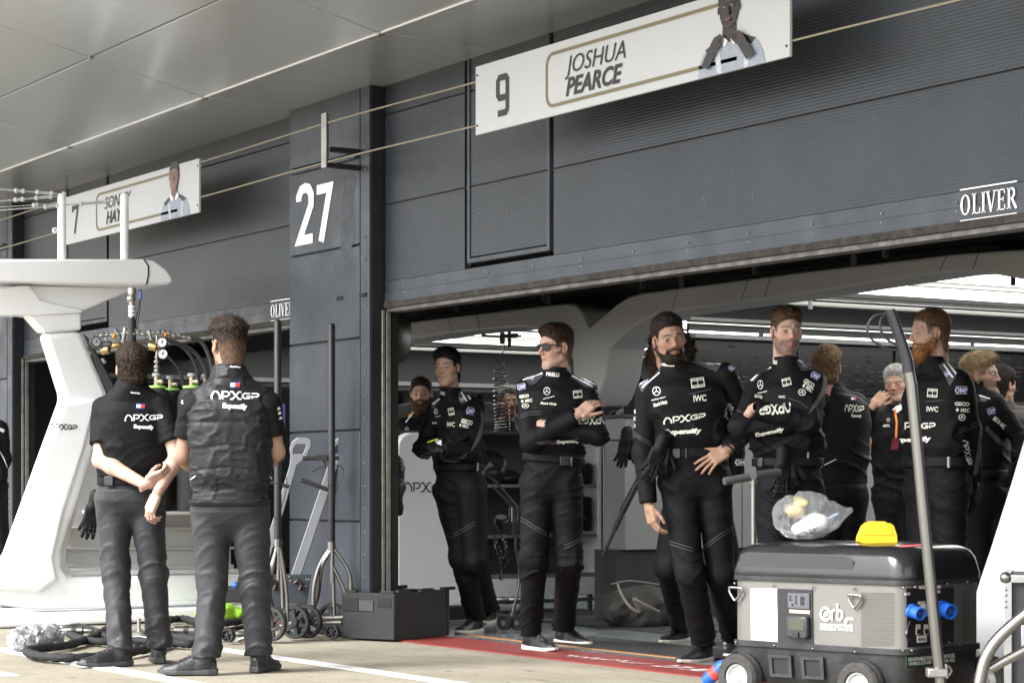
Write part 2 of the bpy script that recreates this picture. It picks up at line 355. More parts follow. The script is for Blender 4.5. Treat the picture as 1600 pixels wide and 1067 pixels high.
def garage_door(x0, x1, zb, logo_x, tilt=0.0):
    d = bpy.data.objects.new('garage_door', None); COL.objects.link(d); d.parent = bld
    zt = 3.5
    mb = MB()
    rows = [(zb + .13, 2.672), (2.682, 3.225), (3.235, zt)]
    wx0 = x0 + .98; wx1 = x0 + 1.85
    for a, b in rows:
        for (u0, u1) in ((x0, wx0 - .035), (wx1 + .035, x1)):
            mb.box((u0, 0, a), (u1, .05, b))
    mb.build('ribbed_panel', M_rib, d)
    mb = MB(); mb.box((x0, -.004, zb + .0), (x1, .05, zb + .06)); mb.box((x0, 0, zb + .062), (x1, .05, zb + .128)); mb.build('plain_bottom_band', M_fac, d)
    mb = MB()     # dark seal and bright lip along the bottom edge
    mb.box((x0, -.012, zb - .035), (x1, .06, zb)); mb.build('rubber_seal', mat('worn_rubber_seal', (.03, .026, .023), .8, var=.7, vscale=14, bump=.6, bscale=40), d)
    mb = MB(); mb.box((x0, .005, zb - .06), (x1, .1, zb - .036)); mb.build('bottom_rail', mat('scuffed_rail', (.12, .115, .11), .5, .6, var=.6, vscale=12), d)
    # wicket door with its own frame
    wk = MB()
    for a, b in ((2.27, 2.672), (2.682, 3.225), (3.235, zt)): wk.box((wx0 + .03, .002, a), (wx1 - .03, .05, b))
    wo = wk.build('wicket_door', M_rib, d)
    fr = MB(); fr.box((wx0, -.006, 2.235), (wx0 + .027, .04, zt)); fr.box((wx1 - .027, -.006, 2.235), (wx1, .04, zt)); fr.box((wx0 + .027, -.006, 2.235), (wx1 - .027, .04, 2.262)); fr.build('wicket_frame', M_fac, wo, bev=.003)
    fr = MB(); fr.box((wx0 - .035, .02, zb + .15), (wx0, .05, zt)); fr.box((wx1, .02, zb + .15), (wx1 + .035, .05, zt)); fr.build('wicket_gap', M_seam, wo)
    fr = MB(); fr.box((x0, .01, 2.67), (x1, .045, 2.684)); fr.box((x0, .01, 3.223), (x1, .045, 3.237)); fr.build('section_joint', M_seam, d)
    # fasteners and scratches
    s = MB(); rnd = random.Random(int(x0 * 10) + 3)
    for k in range(12):
        x = x0 + .25 + k * (x1 - x0 - .4) / 11
        for z in (zb + .045, zb + .085): s.ball((x, -.004, z), .006, 6)
    s.build('bolt_heads', M_steeld, d)
    s = MB()
    for k in range(46):
        x = rnd.uniform(x0, x1); z = zb + rnd.choice([rnd.uniform(.0, .12), rnd.uniform(.14, .5), rnd.uniform(.2, .9)]); a = rnd.uniform(0, math.pi); l = rnd.uniform(.006, .05); wd = rnd.uniform(.0008, .0022)
        dx, dz = math.cos(a) * l / 2, math.sin(a) * l / 2; yy = -.0065
        s.add([(x - dx - dz * wd / l * 2, yy, z - dz + dx * wd / l * 2), (x + dx, yy, z + dz), (x + dx + dz * wd / l * 2, yy, z + dz - dx * wd / l * 2), (x - dx, yy, z - dz)], [(0, 1, 2, 3)])
    s.build('scratches', mat('scratched_metal', (.13, .14, .15), .5), d, smooth=0)
    # door maker's lettering with rules above and below
    if logo_x is not None:
        lg = serif_oliver(); h = .088
        plate('door_logo', lg, (logo_x, -.004, zb + .068), (1, 0, 0), (0, 0, 1), h, M_whitel, d, off=.003)
    return d
def serif_oliver():
    P = []; x = 0
    def thick(pts, w_=.15): P.append(strokes2d([pts], w_))
    def thin(pts, w_=.055): P.append(strokes2d([pts], w_))
    # O
    o1 = [(.38 + .36 * math.cos(a), .5 + .49 * math.sin(a)) for a in np.linspace(0, 2 * math.pi, 25)]
    i1 = [(.38 + .21 * math.cos(a), .5 + .44 * math.sin(a)) for a in np.linspace(0, 2 * math.pi, 25)]
    P.append((np.array(o1 + i1), [(k, k + 1, 26 + k, 25 + k) for k in range(24)]))
    x = .88
    thick([(x + .16, 0), (x + .16, 1)]); thin([(x, .97), (x + .32, .97)]); thin([(x, .03), (x + .58, .03)]); thin([(x + .56, .0), (x + .56, .28)])
    x = 1.55; thick([(x + .16, 0), (x + .16, 1)]); thin([(x, .97), (x + .32, .97)]); thin([(x, .03), (x + .32, .03)])
    x = 1.92; thick([(x + .1, 1), (x + .36, 0)]); thin([(x + .62, 1), (x + .38, .05)]); thin([(x - .03, .97), (x + .27, .97)]); thin([(x + .5, .97), (x + .74, .97)])
    x = 2.7; thick([(x + .16, 0), (x + .16, 1)]); thin([(x, .97), (x + .56, .97)]); thin([(x, .03), (x + .58, .03)]); thin([(x + .2, .52), (x + .44, .52)]); thin([(x + .56, .0), (x + .56, .25)]); thin([(x + .54, .78), (x + .54, 1)]); thin([(x + .44, .4), (x + .44, .64)])
    x = 3.4; thick([(x + .16, 0), (x + .16, 1)]); thin([(x, .97), (x + .4, .97)]); thin([(x, .03), (x + .32, .03)]); thin([(x + .2, .5), (x + .4, .5)])
    thick([(x + .4, .95), (x + .52, .85), (x + .52, .65), (x + .4, .52)], .13); thick([(x + .36, .5), (x + .68, 0)], .14)
    P.append(rect2d(-.02, 1.22, 4.12, 1.29)); P.append(rect2d(-.02, -.29, 4.12, -.22))
    v, f = join2d(P); return v * [.92, 1] - [1.9, .5], f
garage_door(.012, 5.66, 2.075, 5.225)
garage_door(PX1 - PZ + .012, PX0 - .003, 2.055, -1.40)
garage_door(PX1 - 2 * PZ + .012, PX0 - PZ - .003, 2.04, None)
# upper wall behind canopy, guide rails at the door edges
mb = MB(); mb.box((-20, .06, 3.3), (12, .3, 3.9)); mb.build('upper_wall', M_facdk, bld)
mb = MB()
for x in (.0, PX1 - PZ):
    mb.box((x + .0, -.02, 0), (x + .006, .002, 2.03)); mb.box((x + .0, .012, 0), (x + .006, .042, 2.03))
mb.build('guide_rail', mat('galvanised_rail', (.25, .25, .23), .45, .6, var=.35, vscale=10), bld, bev=.003)
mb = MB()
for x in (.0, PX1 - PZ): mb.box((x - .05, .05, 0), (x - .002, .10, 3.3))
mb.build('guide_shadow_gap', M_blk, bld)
# canopy soffit: level strip by the wall, then sloping panels, seams between
def soff_z(y): return 3.415 if y > -.79 else 3.415 + .235 * (-.79 - y)
tl = .014
ys = [0.06, -.79, -1.55, -2.31, -3.07, -3.6]; xs = [-.93 + 2.3 * k for k in range(-9, 6)]
for j in range(len(ys) - 1):
    mb = MB()
    for i in range(len(xs) - 1):
        x0, x1, y0, y1 = xs[i] + .006, xs[i + 1] - .006, ys[j] - .007, ys[j + 1] + .007
        P = [(x0, y0), (x1, y0), (x1, y1), (x0, y1)]
        lo = [(x, y, (3.415 + .235 * max(0, -.79 - y)) + tl * (x - .5) * .55) for x, y in P]; hi = [(x, y, z + .02) for x, y, z in lo]
        mb.hexa(lo + hi)
    mb.build('soffit_panel', M_soffit, bld, bev=.003)
mb = MB(); P = [(xs[0], .06), (xs[-1], .06), (xs[-1], -.79), (xs[0], -.79)]
for (a, b) in ((.3, -.79), (-.79, -3.6)):
    lo = [(x, y, 3.433 + .235 * max(0, -.79 - y) + tl * (x - .5) * .55) for x, y in ((xs[0], a), (xs[-1], a), (xs[-1], b), (xs[0], b))]; mb.hexa(lo + [(x, y, z + .3) for x, y, z in lo])
mb.build('canopy_roof', M_facdk, bld)
mb = MB()
for y in (-.79,):
    a = [(x, y - .012 + e, 3.409 + tl * (x - .5) * .55) for x in (xs[0], xs[-1]) for e in (0, .014)]
    mb.hexa([a[0], a[2], a[3], a[1]] + [(p[0], p[1], p[2] + .012) for p in (a[0], a[2], a[3], a[1])])
mb.build('soffit_edge_trim', M_lightedge, bld)
mb = MB()
for x in xs:
    z = 3.413 + tl * (x - .5) * .55
    mb.box((x - .018, -.81, z - .012), (x + .018, -.775, z + .004)); z2 = z + .235 * .76; mb.box((x - .015, -1.565, z2 - .01), (x + .015, -1.535, z2 + .004))
mb.build('soffit_clips', M_steeld, bld)
# interior shell
mb = MB(); mb.box((-14, 11, -.02), (9, 11.2, 3.6)); mb.build('back_wall', M_dark, bld)
mb = MB(); mb.box((-14, .3, 3.2), (9, 11.2, 3.3)); mb.build('interior_ceiling', M_blk, bld)
mb = MB(); mb.box((-13.9, .3, 0), (-13.7, 11, 3.2)); mb.box((8.8, .3, 0), (9, 11, 3.2)); mb.build('side_wall', M_dark, bld)
mb = MB()
for k in range(14):
    x = -8 + k * 1.05; mb.box((x, .9, 2.1), (x + .02, .93, 3.2))
mb.cyl((-8, 1.1, 2.6), (6, 1.1, 2.6), .02)
for x in (-.5, 1.0, 2.6, 4.2): mb.cyl((x, 1.55, 2.1), (x, 1.55, 3.2), .025)
mb.build('ceiling_hangers', mat('dim_steel', (.05, .05, .05), .5, .5), bld)

# ------------------------------------------------------------------ name boards on ropes in front of the doors
SY = -.35
def portrait(kind):
    """generic head and shoulders of a person in a white racing suit, flat colour shapes for the printed board"""
    sk = {'a': (.022, .011, .007), 'b': (.20, .115, .078)}[kind]; sh = {'a': (.010, .005, .0035), 'b': (.11, .06, .04)}[kind]
    hair = {'a': (.002, .002, .002), 'b': (.012, .008, .006)}[kind]
    suit = (.27, .30, .35); dk = (.012, .012, .014)
    e = lambda cx, cy, rx, ry, n=22: [(cx + rx * math.cos(2 * math.pi * k / n), cy + ry * math.sin(2 * math.pi * k / n)) for k in range(n)]
    L = [([(-.60, 0), (-.58, .16), (-.5, .30), (-.36, .40), (-.14, .47), (.14, .47), (.36, .40), (.52, .30), (.60, .16), (.64, 0)], suit),
         ([(-.3, .3), (-.22, .0), (-.14, .0), (-.2, .34)], (.45, .48, .54)), ([(.3, .3), (.26, .0), (.34, .0), (.37, .3)], (.45, .48, .54)),
         ([(-.46, .345), (-.2, .455), (-.17, .40), (-.38, .28)], dk), ([(.48, .345), (.2, .455), (.17, .40), (.4, .28)], dk),
         ([(-.12, .44), (-.125, .6), (.125, .6), (.12, .44), (.0, .37)], sh), ([(-.15, .50), (-.03, .40), (-.08, .33), (-.2, .42)], (.72, .74, .78)), ([(.15, .50), (.03, .40), (.08, .33), (.2, .42)], (.72, .74, .78)),
         ([(-.19, .84), (-.2, .95), (-.17, 1.05), (-.08, 1.11), (.06, 1.12), (.16, 1.06), (.2, .95), (.19, .84)], hair),
         ([(-.172, .94), (-.178, .82), (-.165, .71), (-.13, .62), (-.07, .565), (0, .553), (.07, .565), (.13, .62), (.165, .71), (.178, .82), (.172, .94), (.12, 1.0), (-.12, 1.0)], sk),
         ([(.04, .56), (.13, .62), (.165, .71), (.178, .82), (.172, .94), (.12, .99), (.115, .8), (.09, .66)], sh),
         (e(-.187, .80, .022, .05), sh), (e(.187, .80, .022, .05), sh), ([(-.176, .93), (-.12, 1.005), (.12, 1.005), (.176, .93), (.1, .965), (-.1, .965)], hair)]
    if kind == 'b': L += [([(-.17, .73), (-.14, .62), (-.07, .56), (.07, .56), (.14, .62), (.17, .73), (.09, .66), (.05, .69), (-.05, .69), (-.09, .66)], (.2, .12, .08))]
    for q in (-1, 1): L += [(e(q * .078, .838, .034, .013), sh), (e(q * .078, .835, .022, .009), (.35, .33, .32)), (e(q * .078, .836, .009, .009), (.01, .01, .01)), ([(q * .03, .868), (q * .12, .876), (q * .125, .885), (q * .035, .882)], hair)]
    L += [([(-.02, .84), (.012, .84), (.036, .735), (.0, .722), (-.034, .735)], tuple(.8 * a + .2 * b for a, b in zip(sh, sk))), (e(0, .665, .055, .016), (.13, .05, .045) if kind == 'a' else (.3, .13, .11))]
    if kind == 'a':   # both hands hold the collar
        for q in (-1, 1):
            L += [([(q * .5, .14), (q * .36, .08), (q * .2, .30), (q * .31, .40)], dk), ([(q * .31, .40), (q * .2, .30), (q * .12, .36), (q * .08, .45), (q * .13, .50), (q * .25, .47)], sk)]
            L += [([(q * (.10 + .035 * k), .36 + .012 * k), (q * (.085 + .035 * k), .44), (q * (.1 + .035 * k), .45), (q * (.115 + .035 * k), .37 + .012 * k)], sh) for k in range(3)]
    return L
def name_board(xl, xr, zlo, zhi, label, digit, l1, l2, kind, ext=0.0):
    t = thing('name_board', label, 'sign board', ((xl + xr) / 2, SY, (zlo + zhi) / 2), 'driver name boards')
    mb = MB(); mb.box((xl, SY - .008, zlo), (xr, SY + .008, zhi)); mb.build('board_panel', M_signw, t, bev=.002)
    H = zhi - zlo; W_ = xr - xl; cz = (zlo + zhi) / 2
    mk = lambda n, g, x, z, h, m, off=.003: plate(n, g, (x, SY - .008, z), (1, 0, 0), (0, 0, 1), h, m, t, off)
    if digit == '9':
        o = [(.1, 0), (.42, 0), (.5, .08), (.5, .92), (.4, 1), (.1, 1), (0, .9), (0, .55), (.1, .46), (.36, .46)]
        gd = strokes2d([[(.02, .06), (.38, .06), (.46, .14), (.46, .86), (.38, .94), (.1, .94), (.02, .86), (.02, .52), (.1, .44), (.38, .44)]], .16)
    else: gd = strokes2d([[(-.02, .78), (-.02, .93), (.46, .93), (.16, 0)]], .15)
    mk('number', gd, xl + W_ * (.085 if digit == '9' else .075), zlo + H * .19, H * .58, M_black)
    x0 = xl + W_ * .265; x1 = xl + W_ * .86
    r = rrect((x0 + x1) / 2, 0, x1 - x0, H * .72, .06, 6)
    arc = [p for p in r if p[0] < x1 - .07] ; i0 = min(range(len(r)), key=lambda i: (r[i][0] - x1) ** 2 + (r[i][1] - H * .36) ** 2)
    path = [(x1, H * .36), ] + sorted([], key=lambda q: q) + [(x0 + .06, H * .36)] + [(x0 + .06 - .06 * math.sin(a), H * .36 - .06 + .06 * math.cos(a)) for a in np.linspace(0, math.pi / 2, 7)][1:] + [(x0 + .06 - .06 * math.cos(a), -H * .36 + .06 - .06 * math.sin(a)) for a in np.linspace(0, math.pi / 2, 7)] + [(x1, -H * .36)]
    mk('border_line', strokes2d([path], .018), 0, cz, 1, M_gold, .003)
    xt = xl + W_ * .43
    mk('lettering', text2d(l1, .0, .25, 1.12), xt + .0, cz + H * .15, H * .25, M_black, .004)
    mk('lettering', text2d(l2, .028, .25, 1.08), xt - .01, cz - H * .15, H * .25, M_black, .004)
    # printed portrait
    pv = MB(); ms = []; S = H * .96
    xp = xl + W_ * (.84 if kind == 'a' else .84)
    for k, (poly, c) in enumerate(portrait(kind)):
        ms.append(mat('print_%02x%02x%02x' % tuple(int(q * 255) for q in c), c, .4, var=.12, vscale=30))
        pv.add([(xp + p[0] * S * 1.12, SY - .008 - .003 - k * .0006, zlo + p[1] * S) for p in poly], [tuple(range(len(poly)))], k)
    pv.build('printed_portrait', ms, t, smooth=0)
    b = MB()
    for x in (xl + .02, xr - .02):
        for z in (zlo + .05, zhi - .05): b.cyl((x, SY - .013, z), (x, SY - .006, z), .006, 8)
    b.build('fixing', M_blackp, t)
    return t
a = onY(745, 109, SY); b = onY(1236, 86, SY)
name_board(a.x, b.x, 2.86, 3.235, 'white name board with black 9 and a driver in a dark collar beside the name', '9', 'JOSHUA', 'PEARCE', 'a')
a = onY(102, 310, SY); b = onY(312.5, 246, SY)
name_board(a.x, b.x, 2.81, 3.18, 'white name board with black 7 partly behind the white gantry posts', '7', 'SONNY', 'HAYES', 'b')
for (z, n) in ((3.165, 'upper'), (2.925, 'lower')):
    mb = MB(); P = [(x, SY + .014, z + .008 * math.cos(x * 1.5)) for x in np.linspace(-9, 6.2, 60)]; mb.tube(P, .0052, 6)
    tag(mb.build('support_rope', M_rope), 'tan rope stretched across the doors through the %s holes of the name boards' % n, 'rope')
q = onY(506, 220, SY)
t = thing('rope_bracket', 'bare steel bracket plate holding both ropes off the numbered pillar', 'bracket', (q.x, SY, 3.05))
mb = MB(); mb.box((q.x - .035, SY, 2.9), (q.x - .028, SY + .05, 3.235)); mb.box((q.x - .028, SY + .0, 2.9), (q.x + .03, SY + .006, 3.235)); mb.build('plate', M_steeld, t, bev=.001)
mb = MB(); mb.box((q.x - .02, SY + .05, 3.0), (q.x + .02, -PP, 3.03)); mb.box((q.x - .02, SY + .006, 2.9), (q.x + .02, -PP, 2.93)); mb.build('standoff', M_facdk, t)
mb = MB()
for z in (3.165, 2.925): mb.tube([(q.x + .01 + .012 * math.cos(a), SY + .01, z + .012 * math.sin(a)) for a in np.linspace(0, 6.28, 10)], .004, 6, closed=True)
mb.build('shackle', M_facdk, t)
# ------------------------------------------------------------------ people: implicit surfaces turned into one skin each
_rs = np.random.RandomState(11); _LAT = _rs.rand(33, 33, 33).astype(np.float32); _LAT[32] = _LAT[0]; _LAT[:, 32] = _LAT[:, 0]; _LAT[:, :, 32] = _LAT[:, :, 0]
def noise3(P, sc=(1, 1, 1), off=0.0):
    Q = P * np.asarray(sc, np.float32) + np.float32(off * 7.31 + 100); i = np.floor(Q).astype(np.int32); f = Q - i; f = f * f * (3 - 2 * f); i = i % 32
    x, y, z = i[..., 0], i[..., 1], i[..., 2]; fx, fy, fz = f[..., 0], f[..., 1], f[..., 2]
    L = _LAT; c0 = L[x, y, z] * (1 - fx) + L[x + 1, y, z] * fx; c1 = L[x, y + 1, z] * (1 - fx) + L[x + 1, y + 1, z] * fx
    c2 = L[x, y, z + 1] * (1 - fx) + L[x + 1, y, z + 1] * fx; c3 = L[x, y + 1, z + 1] * (1 - fx) + L[x + 1, y + 1, z + 1] * fx
    return ((c0 * (1 - fy) + c1 * fy) * (1 - fz) + (c2 * (1 - fy) + c3 * fy) * fz) * 2 - 1
def smin(a, b, k):
    if k <= 0: return np.minimum(a, b)
    h = np.clip(0.5 + 0.5 * (b - a) / k, 0, 1); return b * (1 - h) + a * h - k * h * (1 - h)
def smax(a, b, k): return -smin(-a, -b, k)
def cone(P, a, b, ra, rb):
    a = np.asarray(a, np.float32); b = np.asarray(b, np.float32); ab = b - a; t = np.clip(((P - a) @ ab) / max(ab @ ab, 1e-9), 0, 1)
    return np.linalg.norm(P - a - t[..., None] * ab, axis=-1) - (ra + (rb - ra) * t)
def ell(P, c, r):
    q = (P - np.asarray(c, np.float32)) / np.asarray(r, np.float32); n = np.linalg.norm(q, axis=-1); return (n - 1) * min(r) * np.clip(n, .6, 1.6) ** .3
def rbox(P, c, h, r):
    q = np.abs(P - np.asarray(c, np.float32)) - np.asarray(h, np.float32); return np.linalg.norm(np.maximum(q, 0), axis=-1) + np.minimum(q.max(-1), 0) - r
def sstep(a, b, x): t = np.clip((x - a) / (b - a), 0, 1); return t * t * (3 - 2 * t)

def surface_nets(fn, lo, hi, h):
    """mesh of fn(P) = 0 in the box lo..hi; a coarse pass finds the blocks worth sampling"""
    lo = np.asarray(lo, np.float32); hi = np.asarray(hi, np.float32); n = np.maximum(((hi - lo) / h).astype(int) + 2, 4)
    B = 12; nb = (n + B - 1) // B; n = nb * B + 1
    D = np.full(tuple(n), 1.0, np.float32)
    ax = [lo[i] + h * np.arange(n[i], dtype=np.float32) for i in range(3)]
    cen = [lo[i] + h * (np.arange(nb[i]) * B + B / 2) for i in range(3)]
    G = np.stack(np.meshgrid(*cen, indexing='ij'), -1).astype(np.float32); dc = fn(G.reshape(-1, 3)).reshape(tuple(nb)); rad = h * B * 0.5 * 1.732
    act = np.argwhere(np.abs(dc) < rad * 1.35 + .012)
    inside = np.argwhere(dc <= -(rad * 1.35 + .012))
    for b in inside: D[b[0] * B:(b[0] + 1) * B + 1, b[1] * B:(b[1] + 1) * B + 1, b[2] * B:(b[2] + 1) * B + 1] = -1
    CH = 160
    for s in range(0, len(act), CH):
        bs = act[s:s + CH]; pts = []
        for b in bs:
            sl = [ax[i][b[i] * B:(b[i] + 1) * B + 1] for i in range(3)]; pts.append(np.stack(np.meshgrid(*sl, indexing='ij'), -1).reshape(-1, 3))
        v = fn(np.concatenate(pts)).reshape(len(bs), B + 1, B + 1, B + 1)
        for b, q in zip(bs, v): D[b[0] * B:(b[0] + 1) * B + 1, b[1] * B:(b[1] + 1) * B + 1, b[2] * B:(b[2] + 1) * B + 1] = q
    S = D < 0
    nx, ny, nz = D.shape
    c8 = [S[i:nx - 1 + i, j:ny - 1 + j, k:nz - 1 + k] for i in (0, 1) for j in (0, 1) for k in (0, 1)]
    cnt = sum(c.astype(np.int8) for c in c8); A = (cnt > 0) & (cnt < 8); idx = -np.ones(A.shape, np.int64); cells = np.argwhere(A); idx[A] = np.arange(len(cells))
    acc = np.zeros((len(cells), 3)); wt = np.zeros(len(cells))
    cx, cy, cz = cells.T
    for axn in range(3):
        for a in (0, 1):
            for b in (0, 1):
                o0 = [0, 0, 0]; others = [q for q in range(3) if q != axn]; o0[others[0]] = a; o0[others[1]] = b; o1 = list(o0); o1[axn] = 1
                d0 = D[cx + o0[0], cy + o0[1], cz + o0[2]]; d1 = D[cx + o1[0], cy + o1[1], cz + o1[2]]; m = (d0 < 0) != (d1 < 0)
                t = np.where(m, d0 / np.where(m, d0 - d1, 1), 0); p = np.tile(np.array(o0, float), (len(cells), 1)); p[:, axn] = t
                acc[m] += p[m]; wt[m] += 1
    V = (cells + acc / np.maximum(wt, 1)[:, None]) * h + lo
    Fs = []
    for axn in range(3):
        o = [q for q in range(3) if q != axn]; s0 = [slice(None)] * 3; s1 = [slice(None)] * 3; s0[axn] = slice(0, -1); s1[axn] = slice(1, None)
        a, b = S[tuple(s0)], S[tuple(s1)]; E = np.argwhere(a != b)
        ok = (E[:, o[0]] > 0) & (E[:, o[1]] > 0) & (E[:, o[0]] < D.shape[o[0]] - 1) & (E[:, o[1]] < D.shape[o[1]] - 1); E = E[ok]
        q = []
        for (da, db) in ((-1, -1), (0, -1), (0, 0), (-1, 0)):
            c = E.copy(); c[:, o[0]] += da; c[:, o[1]] += db; q.append(idx[c[:, 0], c[:, 1], c[:, 2]])
        q = np.stack(q, 1); flip = a[tuple(E.T)] == (axn == 1); q[flip] = q[flip][:, ::-1]; Fs.append(q)
    Fq = np.concatenate(Fs); Fq = Fq[(Fq >= 0).all(1)]
    return V.astype(np.float32), Fq

def np_mesh(name, V, Fq, mats, parent=None, col=None, cname='skin', mi=None):
    me = bpy.data.meshes.new(name); me.vertices.add(len(V)); me.vertices.foreach_set('co', np.asarray(V, np.float32).ravel())
    me.loops.add(Fq.size); me.loops.foreach_set('vertex_index', Fq.astype(np.int32).ravel())
    me.polygons.add(len(Fq)); me.polygons.foreach_set('loop_start', np.arange(0, Fq.size, Fq.shape[1], dtype=np.int32)); me.polygons.foreach_set('loop_total', np.full(len(Fq), Fq.shape[1], np.int32))
    ms = mats if isinstance(mats, (list, tuple)) else [mats]
    for m in ms: me.materials.append(m)
    if mi is not None: me.polygons.foreach_set('material_index', mi.astype(np.int32))
    me.update(calc_edges=True); me.polygons.foreach_set('use_smooth', np.ones(len(Fq), bool))
    if col is not None:
        a = me.color_attributes.new(cname, 'FLOAT_COLOR', 'POINT'); c = np.ones((len(V), 4), np.float32); c[:, :3] = col; a.data.foreach_set('color', c.ravel())
    o = bpy.data.objects.new(name, me); COL.objects.link(o)
    if parent is not None: o.parent = parent; o.matrix_parent_inverse = parent.matrix_basis.inverted()
    return o

M_hairm = mat('hair_strands', (.03, .02, .015), .6, vcol='skin', bump=.3, bscale=260, bdist=.003, spec=.1)
# ---- head, in its own frame: +y face, +z up, metres
def head_sdf(P, o):
    """o: jaw (width factor), long (face length), nose, fat"""
    j = o.get('jaw', 1); f = o.get('fat', 1); X = np.abs(P[:, 0]); Q = np.stack([X, P[:, 1], P[:, 2]], -1)
    d = ell(Q, (0, -.014, .045), (.0745, .096, .083))
    d = smin(d, ell(Q, (0, .03, -.022), (.058 * f, .058, .082)), .03)
    d = smin(d, cone(Q, (0, .062, -.094), (.016, .058, -.092), .021, .02), .022)              # chin
    d = smin(d, cone(Q, (.047 * j, .0, -.055), (.014, .052, -.096), .02, .018), .022)           # jaw line
    d = smin(d, cone(Q, (.040 * f, .058, -.014), (.058, .02, -.008), .0155, .014), .018)        # cheekbone
    d = smin(d, cone(Q, (.012, .081, .028), (.046, .064, .027), .0105, .009), .012)             # brow ridge
    d = smax(d, -ell(Q, (.032, .099, .005), (.019, .02, .0125)), .009)                          # eye socket
    n = o.get('nose', 1)
    d = smin(d, cone(Q, (0, .083, .02), (0, .083 + .021 * n, -.022), .0072, .0098), .009)       # nose
    d = smin(d, ell(Q, (.0105, .088 + .006 * n, -.0255), (.0085, .010, .0072)), .005)
    d = smax(d, -ell(Q, (.006, .096 + .008 * n, -.0335), (.0035, .004, .003)), .003)
    d = smin(d, cone(Q, (.0, .082, -.052), (.022, .073, -.057), .0068, .0038), .006)            # upper lip
    d = smin(d, cone(Q, (.0, .0805, -.063), (.019, .073, -.06), .0078, .0045), .006)            # lower lip
    d = smax(d, -cone(Q, (.0, .0925, -.0572), (.024, .0775, -.0585), .0022, .0018), .003)
    d = smin(d, ell(Q, (.032, .0735, .006), (.0135, .0125, .0115)), .0035)                      # eyeball under its lids
    e = rot_x(Q - np.array([.0735, -.008, -.002], np.float32), -12)                            # ear
    ear = smax(ell(e, (.005, 0, 0), (.008, .0165, .029)), -ell(e, (.0125, .003, .003), (.0065, .0095, .018)), .003)
    d = smin(d, ear, .006)
    d = smin(d, cone(Q, (.0, -.026, -.045), (.0, -.03, -.165), .055 * o.get('neck', 1), .056 * o.get('neck', 1)), .02)
    return d
def rot_x(P, deg):
    c, s = math.cos(R(deg)), math.sin(R(deg)); return np.stack([P[..., 0], P[..., 1] * c - P[..., 2] * s, P[..., 1] * s + P[..., 2] * c], -1)
HL_Y = [-.13, -.05, -.034, -.022, .012, .017, .034, .044, .066, .09]; HL_Z = [-.092, -.088, -.05, .022, .03, -.022, -.024, .034, .058, .08]
def hair_sdf(P, o):
    st = o['hair']; x, y, z = P[:, 0], P[:, 1], P[:, 2]; X = np.abs(x)
    base = ell(P, (0, -.014, .045), (.0745, .096, .083)); base = smin(base, cone(P, (0, -.03, -.02), (0, -.04, -.1), .06, .056), .03)
    base = np.minimum(base, ell(P, (0, .03, -.022), (.06, .06, .082)) + .002)
    top = sstep(.045, .105, z); back = sstep(-.0, -.08, y) * (1 - top); front = sstep(.0, .075, y) * top
    th = st.get('side', .006) * (1 - top) + st.get('top', .022) * top + st.get('back', 0) * back + st.get('front', 0) * front + st.get('part', 0) * top * np.sign(x) * sstep(0, .05, X)
    a = st.get('amp', .0035) * .75; fq = tuple(1.5 * q for q in st.get('fq', (85, 28, 60))); w_ = P + .012 * np.stack([noise3(P, (30, 30, 30), 5), noise3(P, (30, 30, 30), 6), noise3(P, (30, 30, 30), 7)], -1)
    nz = noise3(w_, fq, 1) * a + noise3(w_, tuple(2.1 * q for q in fq), 2) * a * .5
    if st.get('curl'): nz = (np.abs(noise3(P, (75, 75, 75), 3)) * 2 - .6) * st['curl'] + noise3(P, (32, 32, 32), 4) * st['curl'] * 1.6
    amp = np.clip(th / .014, .15, 1.2)
    up = st.get('recede', 0) * sstep(.0, .05, y) * (sstep(.015, .05, X) * .8 + .5)
    zl = np.interp(y, HL_Y, HL_Z) + up + noise3(P, (70, 70, 70), 9) * .004
    if st.get('long'): zl = np.where(y < .035, np.minimum(zl, -.1 - st['long']), zl)
    th = th * (.25 + .75 * sstep(-.004, .035, z - zl)); amp = amp * sstep(-.005, .02, z - zl)
    d = smax(base - th - nz * amp, (zl - z) * .55, .004)
    if st.get('bun'): d = smin(d, ell(P, (.0, -.125, .05), (.04, .035, .04)) - nz, .01)
    if st.get('long'):
        L_ = st['long']; e = ell(np.stack([X, y, z], -1), (.075, -.045, -.05), (.05 + L_ * .2, .07, .08 + L_)) - nz * 1.6; d = smin(d, e, .015)
    return d
def beard_sdf(P, o):
    b = o['beard']; x, y, z = P[:, 0], P[:, 1], P[:, 2]; X = np.abs(x)
    d = head_sdf(P, dict(o, beard=None)); th = b.get('th', .006) + b.get('chin', .0) * sstep(-.05, -.1, z) * sstep(.02, .06, y)
    nz = noise3(P, (95, 95, 40), 8) * .0025 * min(1, b.get('th', .006) / .004)
    # region: below a cheek line, off the lips, in front of the ear
    line = np.interp(y, [-.01, .02, .05, .075, .09], [-.005, -.03, -.045, -.043, -.0385]) - b.get('low', 0) * sstep(.075, .05, y) * sstep(-.01, .01, y) - z
    reg = smax(-line, (-.004 + .35 * np.maximum(0, -z - .04)) - y, .004)
    lip = ell(np.stack([X, y, z], -1), (0, .085, -.058), (.026, .03, .0095)); reg = smax(reg, -lip, .002)
    reg = smax(reg, -(z + .15), .004)
    return smax(d - th - nz, reg * .8, .003)

